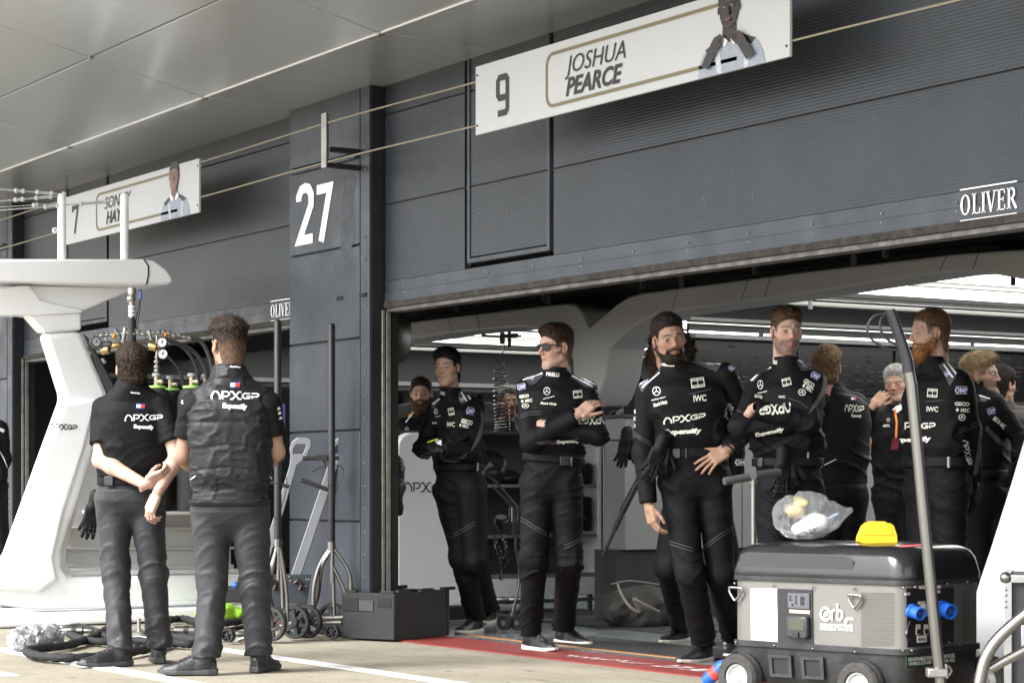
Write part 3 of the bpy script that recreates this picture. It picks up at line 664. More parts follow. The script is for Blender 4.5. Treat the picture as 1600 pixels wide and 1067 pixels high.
def hand_sdf(P, h, glove=0.0):
    """hand frame: x to the fingertips, z out of the back of the hand, y to the thumb side"""
    d = rbox(P, (.048, .002, 0), (.036, .030, .004), .0105 + glove * .6); d = smin(d, cone(P, (-.04, 0, 0), (.012, 0, 0), .026, .025), .014)
    d = smin(d, cone(P, (.02, .022, -.008), (.045, .034, -.008), .016, .012), .012)
    B = [(.088, .029, .001), (.093, .0095, .002), (.09, -.010, .001), (.083, -.028, -.001)]; Ls = [(.042, .026, .021), (.047, .03, .022), (.043, .028, .021), (.034, .021, .019)]
    Rr = [(.0095, .0086, .0074), (.0098, .0088, .0075), (.0093, .0084, .0072), (.0084, .0074, .0065)]; cu = h.get('curl', (.25, .3, .36, .42)); sp = h.get('spread', 1.0)
    for i in range(4):
        c = cu[i] if isinstance(cu, (tuple, list)) else cu; p = np.array(B[i]); a = 0.0; yaw = (.10, .02, -.06, -.15)[i] * sp; f = None
        for k in range(3):
            a += c * R((62, 88, 55)[k]); q = p + Ls[i][k] * np.array([math.cos(a) * math.cos(yaw), math.cos(a) * math.sin(yaw), -math.sin(a)])
            s = cone(P, p, q, Rr[i][k] + glove, Rr[i][min(2, k + 1)] * (1 if k < 2 else .92) + glove); f = s if f is None else smin(f, s, .003); p = q
        d = smin(d, f, .0045)
    t = h.get('thumb', .4); P = P; p = np.array([.018, .024, -.008]); f = None
    for k, (l, r0, r1) in enumerate(((.044, .0135, .0105), (.032, .0105, .0095), (.026, .0092, .0078))):
        an = R(40 - t * 34 * k - t * 14); dz = -t * .45 - .12 * k * t
        v = np.array([math.cos(an), math.sin(an), dz]); v /= np.linalg.norm(v); q = p + v * l; s = cone(P, p, q, r0 + glove, r1 + glove); f = s if f is None else smin(f, s, .004); p = q
    return smin(d, f, .007)

def frame(x, z):
    x = Vector(x).normalized(); z = Vector(z); z = (z - x * z.dot(x)).normalized(); y = z.cross(x); return x, y, z
def to_local(P, org, ax): M = np.array([list(a) for a in ax], np.float32); return (P - np.asarray(org, np.float32)) @ M.T
def to_world(P, org, ax): M = np.array([list(a) for a in ax], np.float32); return P @ M + np.asarray(org, np.float32)

def look(yaw, pitch=0, roll=0):
    """axes of a head: yaw 0 looks at the camera, positive to the picture's right; roll positive tips the crown to the right"""
    f = (-FW * math.cos(R(yaw)) + RT * math.sin(R(yaw))) * math.cos(R(pitch)) + UP * math.sin(R(pitch)); f.normalize()
    x = f.cross(UP).normalized(); z = x.cross(f); v = FW
    q = Matrix.Rotation(R(roll), 3, v); return q @ x, q @ f, q @ z        # rows: x (its right side seen from behind), y face, z up

SK = {'pale': (.43, .285, .225), 'fair': (.40, .258, .198), 'tan': (.30, .18, .125), 'asian': (.38, .25, .18), 'brown': (.15, .08, .048), 'dark': (.04, .021, .014)}
def head_mesh(o, org, ax, h=.0027):
    sc = o.get('size', 1.0); fn = lambda P: head_sdf(P, o); V, Fq = surface_nets(fn, (-.1, -.13, -.2), (.1, .125, .14), h)
    x, y, z = V.T; X = np.abs(x); base = np.array(SK[o.get('skin', 'fair')], np.float32); C = np.tile(base, (len(V), 1))
    def mixc(c, m): nonlocal C; C = C * (1 - m[:, None]) + np.array(c, np.float32) * m[:, None]
    red = base * np.array([1.12, .78, .74], np.float32)
    mixc(red, .55 * np.exp(-((X - .04) ** 2 + (z + .02) ** 2) / .0006) * (y > .02)); mixc(red, .7 * np.exp(-(x ** 2 + (z + .022) ** 2) / .0002) * (y > .07))
    mixc(red, .6 * sstep(.074, .082, X) * (np.abs(z) < .05)); C *= (1 + .12 * noise3(V, (40, 40, 40), 2) + .09 * noise3(V, (110, 110, 110), 3))[:, None]
    br = np.array(o.get('browc', (.05, .03, .02)), np.float32); bz = .0255 + .006 * (1 - ((X - .030) / .02) ** 2) + o.get('brow', 0) * (.03 - X) * .3
    mixc(br, o.get('browd', .85) * sstep(.0042, .002, np.abs(z - bz)) * sstep(.0115, .014, X) * sstep(.052, .046, X) * (y > .04))
    if o.get('stubble'):
        s, c = o['stubble']; reg = sstep(-.028, -.046, z) * sstep(-.012, .012, y) * sstep(-.125, -.10, z); side = sstep(-.01, -.04, z) * sstep(.048, .056, X) * sstep(-.004, .01, y) * sstep(.045, .02, y)
        mixc(c, np.clip(s * np.maximum(reg, side) * (.8 + .35 * noise3(V, (300, 300, 300), 4)), 0, 1))
    lipc = o.get('lip', base * np.array([.95, .58, .56])); lp = (((X / .0235) ** 2 + ((z + .0585) / .0088) ** 2) < 1) & (y > .06); mixc(lipc, .85 * lp)
    mixc(lipc * .25, (.9 * ((np.abs(z + .0575 + .0 * X) < .0016) & (X < .022) & (y > .06))))
    if o.get('hair') and not o['hair'].get('curl'):      # fine roots soften the hairline
        zl = np.interp(y, HL_Y, HL_Z) + o['hair'].get('recede', 0) * sstep(.0, .05, y) * (sstep(.015, .05, X) * .8 + .5)
        m = sstep(-.010, .004, z - zl + .006 * noise3(V, (120, 120, 60), 7)) * np.where(np.abs(X - .08) < .012, .2, 1); mixc(np.array(o['hair']['col']) * 1.1, .8 * m)
    if o.get('beard'):
        b_ = o['beard']; ln = np.interp(y, [-.01, .02, .05, .075, .09], [-.005, -.03, -.045, -.043, -.0385]) - b_.get('low', 0) * sstep(.075, .05, y) * sstep(-.01, .01, y) - z + .005 * noise3(V, (130, 130, 60), 8)
        mixc(np.array(b_['col']) * 1.1, .75 * sstep(-.008, .004, ln) * (z > -.13) * sstep(-.02, .0, y) * (((X / .024) ** 2 + ((z + .058) / .008) ** 2) > 1))
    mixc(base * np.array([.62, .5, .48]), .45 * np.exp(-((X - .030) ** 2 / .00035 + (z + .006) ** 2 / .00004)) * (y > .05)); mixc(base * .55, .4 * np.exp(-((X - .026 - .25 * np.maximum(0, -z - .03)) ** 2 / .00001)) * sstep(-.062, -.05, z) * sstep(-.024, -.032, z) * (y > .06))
    # eyes
    g = o.get('gaze', 0) * .0045; sq = o.get('squint', 1.0); sx = x - np.sign(x) * .032
    ez = z - .0045; lid = .0052 * sq * (1 - (sx / .0155) ** 2); op = (np.abs(ez) < lid) & (np.abs(sx) < .0145) & (y > .06)
    mixc((.055, .035, .028), .75 * ((np.abs(ez - lid * 1.15) < .0018) & (np.abs(sx) < .0165) & (y > .055)))
    mixc(base * .62, .5 * ((np.abs(ez - lid - .005) < .0016) & (np.abs(sx) < .015) & (y > .055)))
    mixc((.30, .275, .26), 1.0 * op); mixc(o.get('iris', (.02, .014, .01)), 1.0 * (op & ((sx - g) ** 2 + (ez - .0006) ** 2 < .0050 ** 2)))
    return V * sc, Fq, C
def strands(V, Fq, C, st, o, org, ax, parent):
    """thousands of fine tapered locks lying over the scalp shape so that the outline breaks up"""
    rs = np.random.RandomState(17); n = st.get('locks', 5200); q = V[Fq]; c = q.mean(1); nn = np.cross(q[:, 2] - q[:, 0], q[:, 3] - q[:, 1]); nn /= (np.linalg.norm(nn, axis=1)[:, None] + 1e-9)
    if ((c - np.array([0, -.01, .04])) * nn).sum(1).mean() < 0: nn = -nn
    k = rs.randint(0, len(c), n); p = c[k] + rs.uniform(-.002, .002, (n, 3)); nr = nn[k]; x, y, z = p.T
    top = sstep(.06, .12, z); f = np.stack([.25 * np.sign(x) * np.minimum(1, np.abs(x) * 20), np.full(n, -.55), -.9 + 0 * z], 1) * (1 - top)[:, None] + np.stack([st.get('comb', .3) * np.ones(n), (.85 if st.get('front', 0) > .005 else -.8) * np.ones(n), .25 + 0 * z], 1) * top[:, None]
    f += rs.normal(0, .35 if not st.get('curl') else 1.0, (n, 3)); f -= nr * (f * nr).sum(1)[:, None]; f /= np.linalg.norm(f, axis=1)[:, None] + 1e-9
    th = st.get('side', .006) * (1 - top) + st.get('top', .02) * top; L_ = np.clip(th * 1.3, .003, .03) * rs.uniform(.6, 1.4, n); w_ = rs.uniform(.0005, .0011, n); s = np.cross(f, nr)
    b = p - nr * .001; m = p + f * (L_ * .55)[:, None] + nr * (.0012 + .06 * L_)[:, None]; e = p + f * L_[:, None] + nr * (rs.uniform(-.05, .13, n) * L_)[:, None]
    Vs = np.stack([b - s * w_[:, None], b + s * w_[:, None], m + s * w_[:, None], m - s * w_[:, None], e], 1).reshape(-1, 3); i = np.arange(n)[:, None] * 5
    Fs = np.concatenate([i + [0, 1, 2], i + [0, 2, 3], i + [3, 2, 4]]); cc = np.clip(C[Fq[k, 0]] * rs.uniform(.5, 2.2, n)[:, None], .001, 1)
    np_mesh('hair_locks', to_world(Vs * o.get('size', 1), org, ax), Fs, mat('hair_strands', (.03, .02, .015), .5, vcol='skin'), parent, np.repeat(cc, 5, 0))
def add_hair(o, org, ax, parent, h=.003):
    if o.get('hair'):
        st = o['hair']; L_ = st.get('long', 0); w_ = .12 + (.09 if L_ else 0)
        V, Fq = surface_nets(lambda P: hair_sdf(P, o), (-w_, -.17, -.12 - 2.2 * L_ - (.03 if L_ else 0)), (w_, .13, .2), h)
        if st.get('flow') == 'spike': n_ = noise3(V, (150, 150, 90), 2)
        else: n_ = noise3(V + .01 * noise3(V, (30, 30, 30), 5)[:, None], (230, 45, 130), 2)
        c = np.array(st['col'], np.float32); C = c * (1 + .6 * n_[:, None]) + c * .5 * np.clip(noise3(V, (22, 22, 22), 3), 0, 1)[:, None]
        if st.get('fade'):   # short cropped sides show skin through
            m = sstep(.045, -.01, V[:, 2]) * st['fade'] * (.8 + .3 * n_); C = C * (1 - m[:, None]) + np.array(SK[o.get('skin', 'fair')]) * .55 * m[:, None]
        if h < .006: strands(V, Fq, C, st, o, org, ax, parent)
        if st.get('tips'): C = C + np.array(st['tips']) * np.clip(noise3(V, (55, 55, 55), 6), 0, 1)[:, None]
        np_mesh('hair', to_world(V * o.get('size', 1), org, ax), Fq, mat('hair_strands', (.03, .02, .015), .5, vcol='skin', bump=.4, bscale=260, bdist=.003, spec=.04), parent, np.clip(C, .002, 1))
    if o.get('beard'):
        V, Fq = surface_nets(lambda P: beard_sdf(P, o), (-.085, -.03, -.16), (.085, .125, .03), h)
        c = np.array(o['beard']['col'], np.float32); C = c * (1 + .5 * noise3(V, (240, 240, 90), 2)[:, None])
        np_mesh('beard', to_world(V * o.get('size', 1), org, ax), Fq, mat('hair_strands', (.03, .02, .015), .5, vcol='skin'), parent, np.clip(C, .002, 1))

# ---- clothing and limbs
def limb(P, pts, rad, k=.03, fold=0.0, seed=0, joint=None, twist=2.0, fq=38.0):
    """chain of tapered tubes through pts; cloth folds wrap round it, strongest at the middle joint"""
    d = None; pts = [np.asarray(p, np.float32) for p in pts]
    for i in range(len(pts) - 1):
        s = cone(P, pts[i], pts[i + 1], rad[i], rad[i + 1]); d = s if d is None else smin(d, s, k)
    if fold:
        near = d < .05
        if near.any():
            Q = P[near]; ax = pts[-1] - pts[0]; L_ = np.linalg.norm(ax); ax = ax / L_; s = (Q - pts[0]) @ ax; u = np.cross(ax, [0.3, 0.7, 0.2]); u /= np.linalg.norm(u); v_ = np.cross(ax, u); c = pts[0] + s[:, None] * ax
            th = np.arctan2((Q - c) @ v_, (Q - c) @ u); w_ = np.zeros(len(Q), np.float32) + .22
            for j in (joint if joint is not None else [pts[len(pts) // 2]]):
                r_ = np.linalg.norm(Q - np.asarray(j, np.float32), axis=-1); w_ += .9 * np.exp(-(r_ / .13) ** 2)
            zz = Q[:, 2] + .55 * (Q[:, 0] * .54 + Q[:, 1] * .84) * (1 if seed % 2 else -1)
            W = np.stack([(Q - pts[0]) @ u, (Q - pts[0]) @ v_, s + .9 * (Q - pts[0]) @ (u * (1 if seed % 2 else -1))], -1).astype(np.float32)
            W = W + .03 * noise3(W, (7, 7, 7), seed + 9)[:, None]
            rg = np.clip(1 - np.abs(noise3(W, (4, 4, 12), seed)) * 3.0, 0, 1) ** 1.5; rg2 = np.clip(1 - np.abs(noise3(W, (7, 7, 22), seed + 4)) * 2.6, 0, 1) ** 1.5
            d = d.copy(); d[near] -= fold * w_ * (rg * .95 + rg2 * .5 - .3)
    return d
def torso(P, rings, fold=0.0, seed=0, waist=None):
    """rings: (z, centre xy, facing angle, half width, half depth, exponent, forward shift)"""
    z = P[:, 2]; Z = [r[0] for r in rings]; I = lambda k: np.interp(z, Z, [r[k] for r in rings]).astype(np.float32)
    an = I(3); fx, fy = np.cos(an), np.sin(an); cx = I(1) + fx * I(7); cy = I(2) + fy * I(7); dx = P[:, 0] - cx; dy = P[:, 1] - cy
    u = (-fy * dx + fx * dy) / I(4); v = (fx * dx + fy * dy) / I(5); p = I(6); n = (np.abs(u) ** p + np.abs(v) ** p) ** (1 / p); d = (n - 1) * np.minimum(I(4), I(5)) * .92
    e = np.maximum(z - Z[-1], Z[0] - z); d = np.where(e > 0, np.sqrt(np.maximum(d, 0) ** 2 + e ** 2) + np.minimum(d, 0), d)
    if fold:
        W = P + .05 * noise3(P, (5, 5, 5), seed + 8)[:, None]; sh = (P[:, 0] * .54 + P[:, 1] * .84)
        W2 = np.stack([W[:, 0], W[:, 1], W[:, 2] + .5 * sh], -1); W3 = np.stack([W[:, 0], W[:, 1], W[:, 2] - .6 * sh], -1)
        f = np.clip(1 - np.abs(noise3(W2, (4, 4, 11), seed)) * 3.2, 0, 1) ** 1.5 * .9 + np.clip(1 - np.abs(noise3(W3, (5, 5, 15), seed + 2)) * 3.2, 0, 1) ** 1.5 * .6 - .3
        if waist is not None: f = f * (.45 + 1.4 * np.exp(-((z - waist) / .13) ** 2))
        d = d - fold * f
    return d

BVHS = {}
def subdiv2d(g, L_):
    bm = bmesh.new(); vs = [bm.verts.new((p[0], p[1], 0)) for p in g[0]]
    for f in g[1]:
        try: bm.faces.new([vs[i] for i in f])
        except ValueError: pass
    bmesh.ops.triangulate(bm, faces=bm.faces)
    for _ in range(7):
        es = [e for e in bm.edges if e.calc_length() > L_]
        if not es: break
        bmesh.ops.subdivide_edges(bm, edges=es, cuts=1); bmesh.ops.triangulate(bm, faces=[f for f in bm.faces if len(f.verts) > 3])
    bm.verts.index_update(); V = np.array([(v.co.x, v.co.y) for v in bm.verts]); Fc = [tuple(v.index for v in f.verts) for f in bm.faces]; bm.free(); return V, Fc
def decal(targets, g, quad, m, name='lettering', parent=None, off=.003, L_=2.5, gate=.07):
    """print g on real surfaces: its unit box (-w..w, -h..h) is pinned to four picture points bl, br, tr, tl, then laid onto the cloth"""
    v = np.asarray(g[0], float); lo = v.min(0); hi = v.max(0); s = (v - lo) / np.maximum(hi - lo, 1e-6); bl, br, tr, tl = [np.array(q, float) for q in quad]
    px = (1 - s[:, :1]) * (1 - s[:, 1:]) * bl + s[:, :1] * (1 - s[:, 1:]) * br + s[:, :1] * s[:, 1:] * tr + (1 - s[:, :1]) * s[:, 1:] * tl
    V2, F2 = subdiv2d((px, g[1]), L_); out = []; dist = []
    for p in V2:
        d = ray(p[0], p[1]).normalized(); best = None
        for b in targets:
            h = b.ray_cast(EYE, d, 60)
            if h[0] is not None and (best is None or h[3] < best[1]): best = (h[0], h[3], h[1])
        if best is None: out.append(None); dist.append(np.nan)
        else:
            n = best[2]; n = n if n.dot(d) < 0 else -n; out.append(best[0] - d * off * .6 + n * off * .5); dist.append(best[1])
    dist = np.array(dist)
    if np.isnan(dist).all(): return None
    md = np.nanmedian(dist); ok = np.abs(dist - md) < gate; mb = MB(); idx = {}
    for f in F2:
        if all(ok[i] for i in f) and max(dist[i] for i in f) - min(dist[i] for i in f) < .03:
            for i in f:
                if i not in idx: idx[i] = len(mb.v); mb.v.append(tuple(out[i]))
            mb.f.append(tuple(idx[i] for i in f)); mb.m.append(0)
    if not mb.f: return None
    return mb.build(name, m, parent, smooth=0)
def bvh(o):
    me = o.data; n = len(me.vertices); v = np.empty(n * 3, np.float32); me.vertices.foreach_get('co', v); v = v.reshape(-1, 3)
    if o.parent is not None and o.type == 'MESH' and o.matrix_parent_inverse != Matrix(): pass
    return BVHTree.FromPolygons([tuple(q) for q in v], [tuple(p.vertices) for p in me.polygons])
def qd(cx, cy, w_, h_, rot=0, sk=0):
    """picture quad around (cx, cy): width, height, rotation (deg, clockwise), shear"""
    c, s = math.cos(R(rot)), math.sin(R(rot)); P = []
    for (x, y) in ((-1, 1), (1, 1), (1, -1), (-1, -1)):
        X = x * w_ / 2 - y * h_ / 2 * sk; Y = y * h_ / 2; P.append((cx + X * c - Y * s, cy + X * s + Y * c))
    return P
# ------------------------------------------------------------------ person maker: joints are given where the photograph shows them, at true distances
M_skin = mat('skin', (.5, .3, .2), .58, vcol='skin', spec=.3, bump=.12, bscale=300, bdist=.002)
M_suit = mat('black_race_suit_cloth', (.005, .005, .006), .68, sheen=.0, spec=.16, bump=.35, bscale=55, bdist=.006, var=.2, vscale=9)
M_tee = mat('black_polo_cloth', (.005, .005, .0056), .7, sheen=.0, spec=.16, bump=.3, bscale=45, bdist=.006)
M_trous = mat('charcoal_trouser_cloth', (.0185, .0185, .022), .62, sheen=.03, spec=.45, bump=.3, bscale=40, bdist=.008, var=.15, vscale=12)
M_vest = mat('quilted_black_nylon', (.011, .0112, .0125), .5, sheen=.0, spec=.28, bump=.3, bscale=40, bdist=.008)
M_belt = mat('black_webbing', (.005, .005, .006), .6, spec=.2)
M_shoe = mat('black_shoe_leather', (.012, .012, .013), .4, bump=.3, bscale=90)
M_sole = mat('pale_shoe_sole', (.5, .48, .43), .6)
M_soleb = mat('black_shoe_sole', (.035, .035, .037), .55)
M_glove = mat('black_glove', (.004, .004, .0045), .6, bump=.3, bscale=120, spec=.25)
M_gpanel = mat('charcoal_cloth_panel', (.05, .05, .055), .6, bump=.2, bscale=120)
M_print = mat('cream_print', (.66, .66, .58), .6)
M_printw = mat('white_print', (.75, .75, .76), .6)
M_printb = mat('lilac_print', (.42, .43, .62), .6)
M_bw = mat('brown_cloth', (.02, .016, .012), .7)

def V3(p, t, dt=0.0): return atD(p[0], p[1], t + dt)
def person(name_label, S, group=None):
    t = S['t']; J = {}
    for k, v in S['j'].items(): J[k] = V3(v, t, v[2] if len(v) > 2 else 0)
    base = onZ(S['j']['pel'][0], HY + .95 * F / t, 0); root = thing('person', name_label, 'person', (base.x, base.y, 0), group)
    h = S.get('res', .0075); seed = S.get('seed', 1); ho = S['head']; org = V3(ho['at'], t, ho.get('dt', 0)); ax = look(ho.get('yaw', 0), ho.get('pitch', 0), ho.get('roll', 0)); ax = (ax[0], ax[1], ax[2])
    A = lambda v: np.array(v, np.float32); g = S.get('girth', 1.0)
    sr, sl_, hr, hl = J['sr'], J['sl'], J['hr'], J['hl']          # r / l = right / left in the picture
    def ang(yaw): f = -FW * math.cos(R(yaw)) + RT * math.sin(R(yaw)); return math.atan2(f.y, f.x)
    cy, hy = S.get('chest', 0), S.get('hips', S.get('chest', 0)); an1, an0 = ang(cy), ang(hy)
    while an1 - an0 > math.pi: an1 -= 2 * math.pi
    while an1 - an0 < -math.pi: an1 += 2 * math.pi
    sc_, hc = (sr + sl_) / 2, (hr + hl) / 2; zs, zh = sc_.z, hc.z; zb = V3(S['belt'], t).z; nk = J['neck']
    lerp = lambda a, b, k: a + (b - a) * k
    def ring(z, k, hw, hd, p=2.4, sh=0): c = lerp(hc, sc_, k); return (z, c.x, c.y, lerp(an0, an1, k), hw * g, hd * g, p, sh)
    suit = S['wear'] in ('suit',); c = .012
    H = zs - zb
    nk_off = (nk.x, nk.y)
    rings = [ring(zh - .06, 0, .12, .09, 2.3, -.01), ring(zh + .0, 0, .165, .118, 2.4, -.015), ring(zh + .06, .1, .172, .122, 2.4, -.012), ring(zb - .035, .3, .158, .112, 2.4, 0),
             ring(zb + .03, .4, .158 if suit else .16, .112, 2.4, .0), ring(zb + .075, .48, .172, .128, 2.4, .004), ring(zb + H * .45, .65, .174, .13, 2.5, .006), ring(zb + H * .72, .85, .184, .132, 2.6, .012),
             ring(zs - .015, 1, .175, .115, 2.5, .004), ring(zs + .03, 1, .13, .085, 2.2, -.005)]
    rings.append((nk.z - .01, nk.x, nk.y, an1, .072, .07, 2, -.005))
    rings.append((nk.z + .05, nk.x + (org.x - nk.x) * .25, nk.y + (org.y - nk.y) * .25, an1, .066, .068, 2, .0))
    rings.sort(key=lambda r: r[0])
    ar = [S.get('arm', 1) * q for q in ((.062, .052, .043) if not suit else (.066, .056, .047))]
    def arm_pts(s): return [J['s' + s], J['e' + s], J['w' + s]]
    def trap(P):
        a = A((nk.x, nk.y, nk.z - .015)); d = None
        for s in (sr, sl_):
            q = cone(P, a, A(s), .062, .058); d = q if d is None else np.minimum(d, q)
        return d
    fo = S.get('fold', .013)
    def upper(P, inset=0.0, fold=True, arms=('r', 'l'), cut=None):
        d = torso(P, rings, fo * .8 if fold else 0, seed, zb + .07); d = smin(d, trap(P), .04)
        for i, s in enumerate(arms):
            if 'e' + s not in J: continue
            a, e, w_ = map(A, arm_pts(s)); q = limb(P, [a, e, w_], ar, .028, fo if fold else 0, seed + 3 * i, twist=1.5)
            if cut is not None:
                ve = (e - a); L_ = np.linalg.norm(ve); ve /= L_; q = np.maximum(limb(P, [a, e], [ar[0] + .006, ar[1] + .014], .02, fo * .6, seed + i, joint=[a]), (P - (a + ve * L_ * cut)) @ ve)
            else:
                v_ = w_ - e; v_ /= np.linalg.norm(v_); q = np.maximum(q, (P - (w_ - v_ * .004)) @ v_)
            d = smin(d, q, S.get('ak', .016))
        return d + inset
    lg = S.get('leg', 1.0); lr = [q * lg for q in ((.098, .072, .064) if not suit else (.1, .076, .062))]
    feet = {}
    for s in ('r', 'l'):
        if 'heel' + s in S: feet[s] = (onZ(*S['heel' + s][:2]), onZ(*S['toe' + s][:2]))
    def ankle(s):
        if s in feet: a, b = feet[s]; v_ = (b - a).normalized(); return a + v_ * .045 + UP * .09
        return J['a' + s]
    def lower(P, fold=True, inset=0.0):
        L = []
        for i, s in enumerate(('r', 'l')):
            hp, kn, an = A(J['h' + s]), A(J['k' + s]), A(ankle(s)); end = an - A((0, 0, .03)); mid = kn * .45 + hp * .55
            q = limb(P, [hp, kn, end], lr, .03, fo * S.get('legfold', 1.35) if fold else 0, seed + 7 + 2 * i, joint=[kn, end + A((0, 0, .06)), hp], twist=1.8, fq=30)
            q = np.maximum(q, (S.get('hem', .075) + .012 * noise3(P, (9, 9, 9), 2)) - P[:, 2]); L.append(q)
        return smin(L[0], L[1], .01)
    allp = [sr, sl_, hr, hl] + [J[k] for k in J if k[0] in 'ewk'] + [ankle('r'), ankle('l')]
    lo = A([min(p[i] for p in allp) - .2 for i in range(3)]); hi = A([max(p[i] for p in allp) + .2 for i in range(3)]); lo[2] = 0; hi[2] = max(nk.z + .09, sr.z + .13, sl_.z + .13)
    zc = zb + S.get('tuck', 0)
    parts = {}
    def nkcut(P, k): return P[:, 2] - (nk.z + k) - 3 * np.maximum(0, np.hypot(P[:, 0] - nk.x, P[:, 1] - nk.y) - .1)
    cloth = S.get('cloth', M_suit)
    if suit:
        fn = lambda P: smin(upper(P), lower(P), .03); V, Fq = surface_nets(lambda P: smax(fn(P), nkcut(P, .045), .006), lo, hi, h)
        parts['suit'] = np_mesh('race_suit', V, Fq, cloth, root)
    else:
        cut = S.get('sleeve', .62)
        def shirt(P):
            d = upper(P, cut=cut); q = torso(P, [r for r in rings], 0, 0) - .004
            d = smin(d, q, .01); return smax(smax(d, (zb + S.get('hemz', .0)) - P[:, 2], .006), nkcut(P, .03), .005)
        V, Fq = surface_nets(shirt, lo, hi, h); parts['suit'] = np_mesh(S.get('shirtname', 'polo_shirt'), V, Fq, cloth, root)
        fn = lambda P: smax(smin(lower(P), torso(P, rings, fo * .3, seed), .03), P[:, 2] - (zb + .012), .004)
        V, Fq = surface_nets(fn, lo, hi, h); parts['trousers'] = np_mesh('trousers', V, Fq, S.get('tcloth', M_trous), root)
        if S['wear'] == 'vest':
            def vest(P):
                d = torso(P, rings, 0, seed) - .016; d = smin(d, trap(P) - .004, .03)
                zz = P[:, 2]; lat = (P - A(nk)) @ A(RT); q_ = ((zz - zb - .02 + .12 * np.abs(lat) * ((zz < zs - .12) * 1.0)) / .112) % 1.0; row = np.exp(-((np.minimum(q_, 1 - q_) * .112) / .007) ** 2); d = d + .0045 * row - .001 - .003 * noise3(P, (10, 10, 16), 3) - .005 * np.clip(1 - 3.4 * np.abs(noise3(P, (14, 14, 24), 5)), 0, 1) - .0012 * noise3(P, (60, 60, 60), 4)
                sd_ = np.minimum(np.linalg.norm(P - A(sr), axis=-1), np.linalg.norm(P - A(sl_), axis=-1)); d = smax(d, .074 - sd_, .012)
                return smax(smax(d, (zb - .065) - zz, .012), nkcut(P, .05), .008)
            V, Fq = surface_nets(vest, lo, hi, h); parts['vest'] = np_mesh('quilted_vest', V, Fq, M_vest, root)
    # skin: head, hands and bare arms fine, the rest under the clothes coarse, in one mesh
    hm, hf, hc_ = head_mesh(ho, org, ax, S.get('hres', .0028)); Vs = [to_world(hm, org, ax)]; Fs = [hf]; Cs = [hc_]; n = len(hm); skin = A(SK[ho.get('skin', 'fair')])
    def addskin(V, Fq, C=None):
        nonlocal n; Vs.append(V); Fs.append(Fq + n); Cs.append(np.tile(skin * .97, (len(V), 1)) * (1 + .08 * noise3(V, (30, 30, 30), 4) + .05 * noise3(V, (90, 90, 90), 5))[:, None] if C is None else C); n += len(V)
    V, Fq = surface_nets(lambda P: smin(upper(P, .02, False), lower(P, False) + .02, .02), lo, hi, .024); addskin(V, Fq)
    if not suit:
        for s in ('r', 'l'):
            a, e, w_ = map(A, arm_pts(s)); m = a * .4 + e * .6; bu = e + (w_ - e) * .28
            fnb = lambda P: smin(cone(P, a, e, .05, .041), smin(cone(P, e, bu, .043, .042), cone(P, bu, w_, .042, .027), .02), .02) - .0
            q = np.array([a, e, w_]); V, Fq = surface_nets(fnb, q.min(0) - .07, q.max(0) + .07, .005); addskin(V, Fq)
    for s in ('r', 'l'):
        hd = S.get('hand' + s)
        if not hd: continue
        w_ = J['w' + s]; tip = V3(hd['tip'], t, hd['tip'][2] if len(hd['tip']) > 2 else 0); xx = (tip - w_); zz = hd['back']; zz = RT * zz[0] + UP * zz[1] - FW * zz[2]; fx, fy, fz = frame(xx, zz)
        fy = fy * hd.get('side', 1); axh = (fx, fy, fz); gl = .0028 if hd.get('glove') else 0
        V, Fq = surface_nets(lambda P: hand_sdf(P, hd, gl), (-.05, -.085, -.11), (.215, .1, .06), .0034)
        if hd.get('side', 1) < 0: Fq = Fq[:, ::-1]
        o_ = w_ + fx * (.012 + (0 if suit else .0)); Vw = to_world(V, o_, axh)
        if hd.get('glove'): np_mesh('glove', Vw, Fq, M_glove, root)
        else: addskin(Vw, Fq)
    V = np.concatenate(Vs); Fq = np.concatenate(Fs); C = np.concatenate(Cs); np_mesh('body', V, Fq, M_skin, root, np.clip(C, .003, 1))
    add_hair(ho, org, ax, root, S.get('hairres', .0034))
    # belt hugging the waist
    if S.get('belted', suit):
        bw = S.get('beltw', .042)
        fb = lambda P: np.maximum(np.abs(torso(P, rings, 0, seed) - .006) - .006, np.abs(P[:, 2] - (zb + (P @ A(RT) - float(sc_.dot(RT))) * S.get('belttilt', 0))) - bw / 2)
        fb2 = lambda P: np.maximum(torso(P, rings, 0, seed) - .013, np.abs(P[:, 2] - (zb + (P @ A(RT) - float(hc.dot(RT))) * S.get('belttilt', 0))) - bw / 2)
        V, Fq = surface_nets(fb2, A((lo[0], lo[1], zb - .08)), A((hi[0], hi[1], zb + .08)), .0055); parts['belt'] = np_mesh('belt', V, Fq, M_belt, root)
    if S.get('collar', True):       # standing collar
        fc = lambda P: np.maximum(torso(P, [(nk.z - .03, *rings[-1][1:4], .079, .081, 2, -.004), (nk.z + .055, *rings[-1][1:4], .067, .07, 2, .004)], 0, 0), P[:, 2] - (nk.z + .058))
        V, Fq = surface_nets(fc, A(nk) - .12, A(nk) + .12, .005); parts['collar'] = np_mesh('collar', V, Fq, cloth if S['wear'] != 'vest' else M_vest, root)
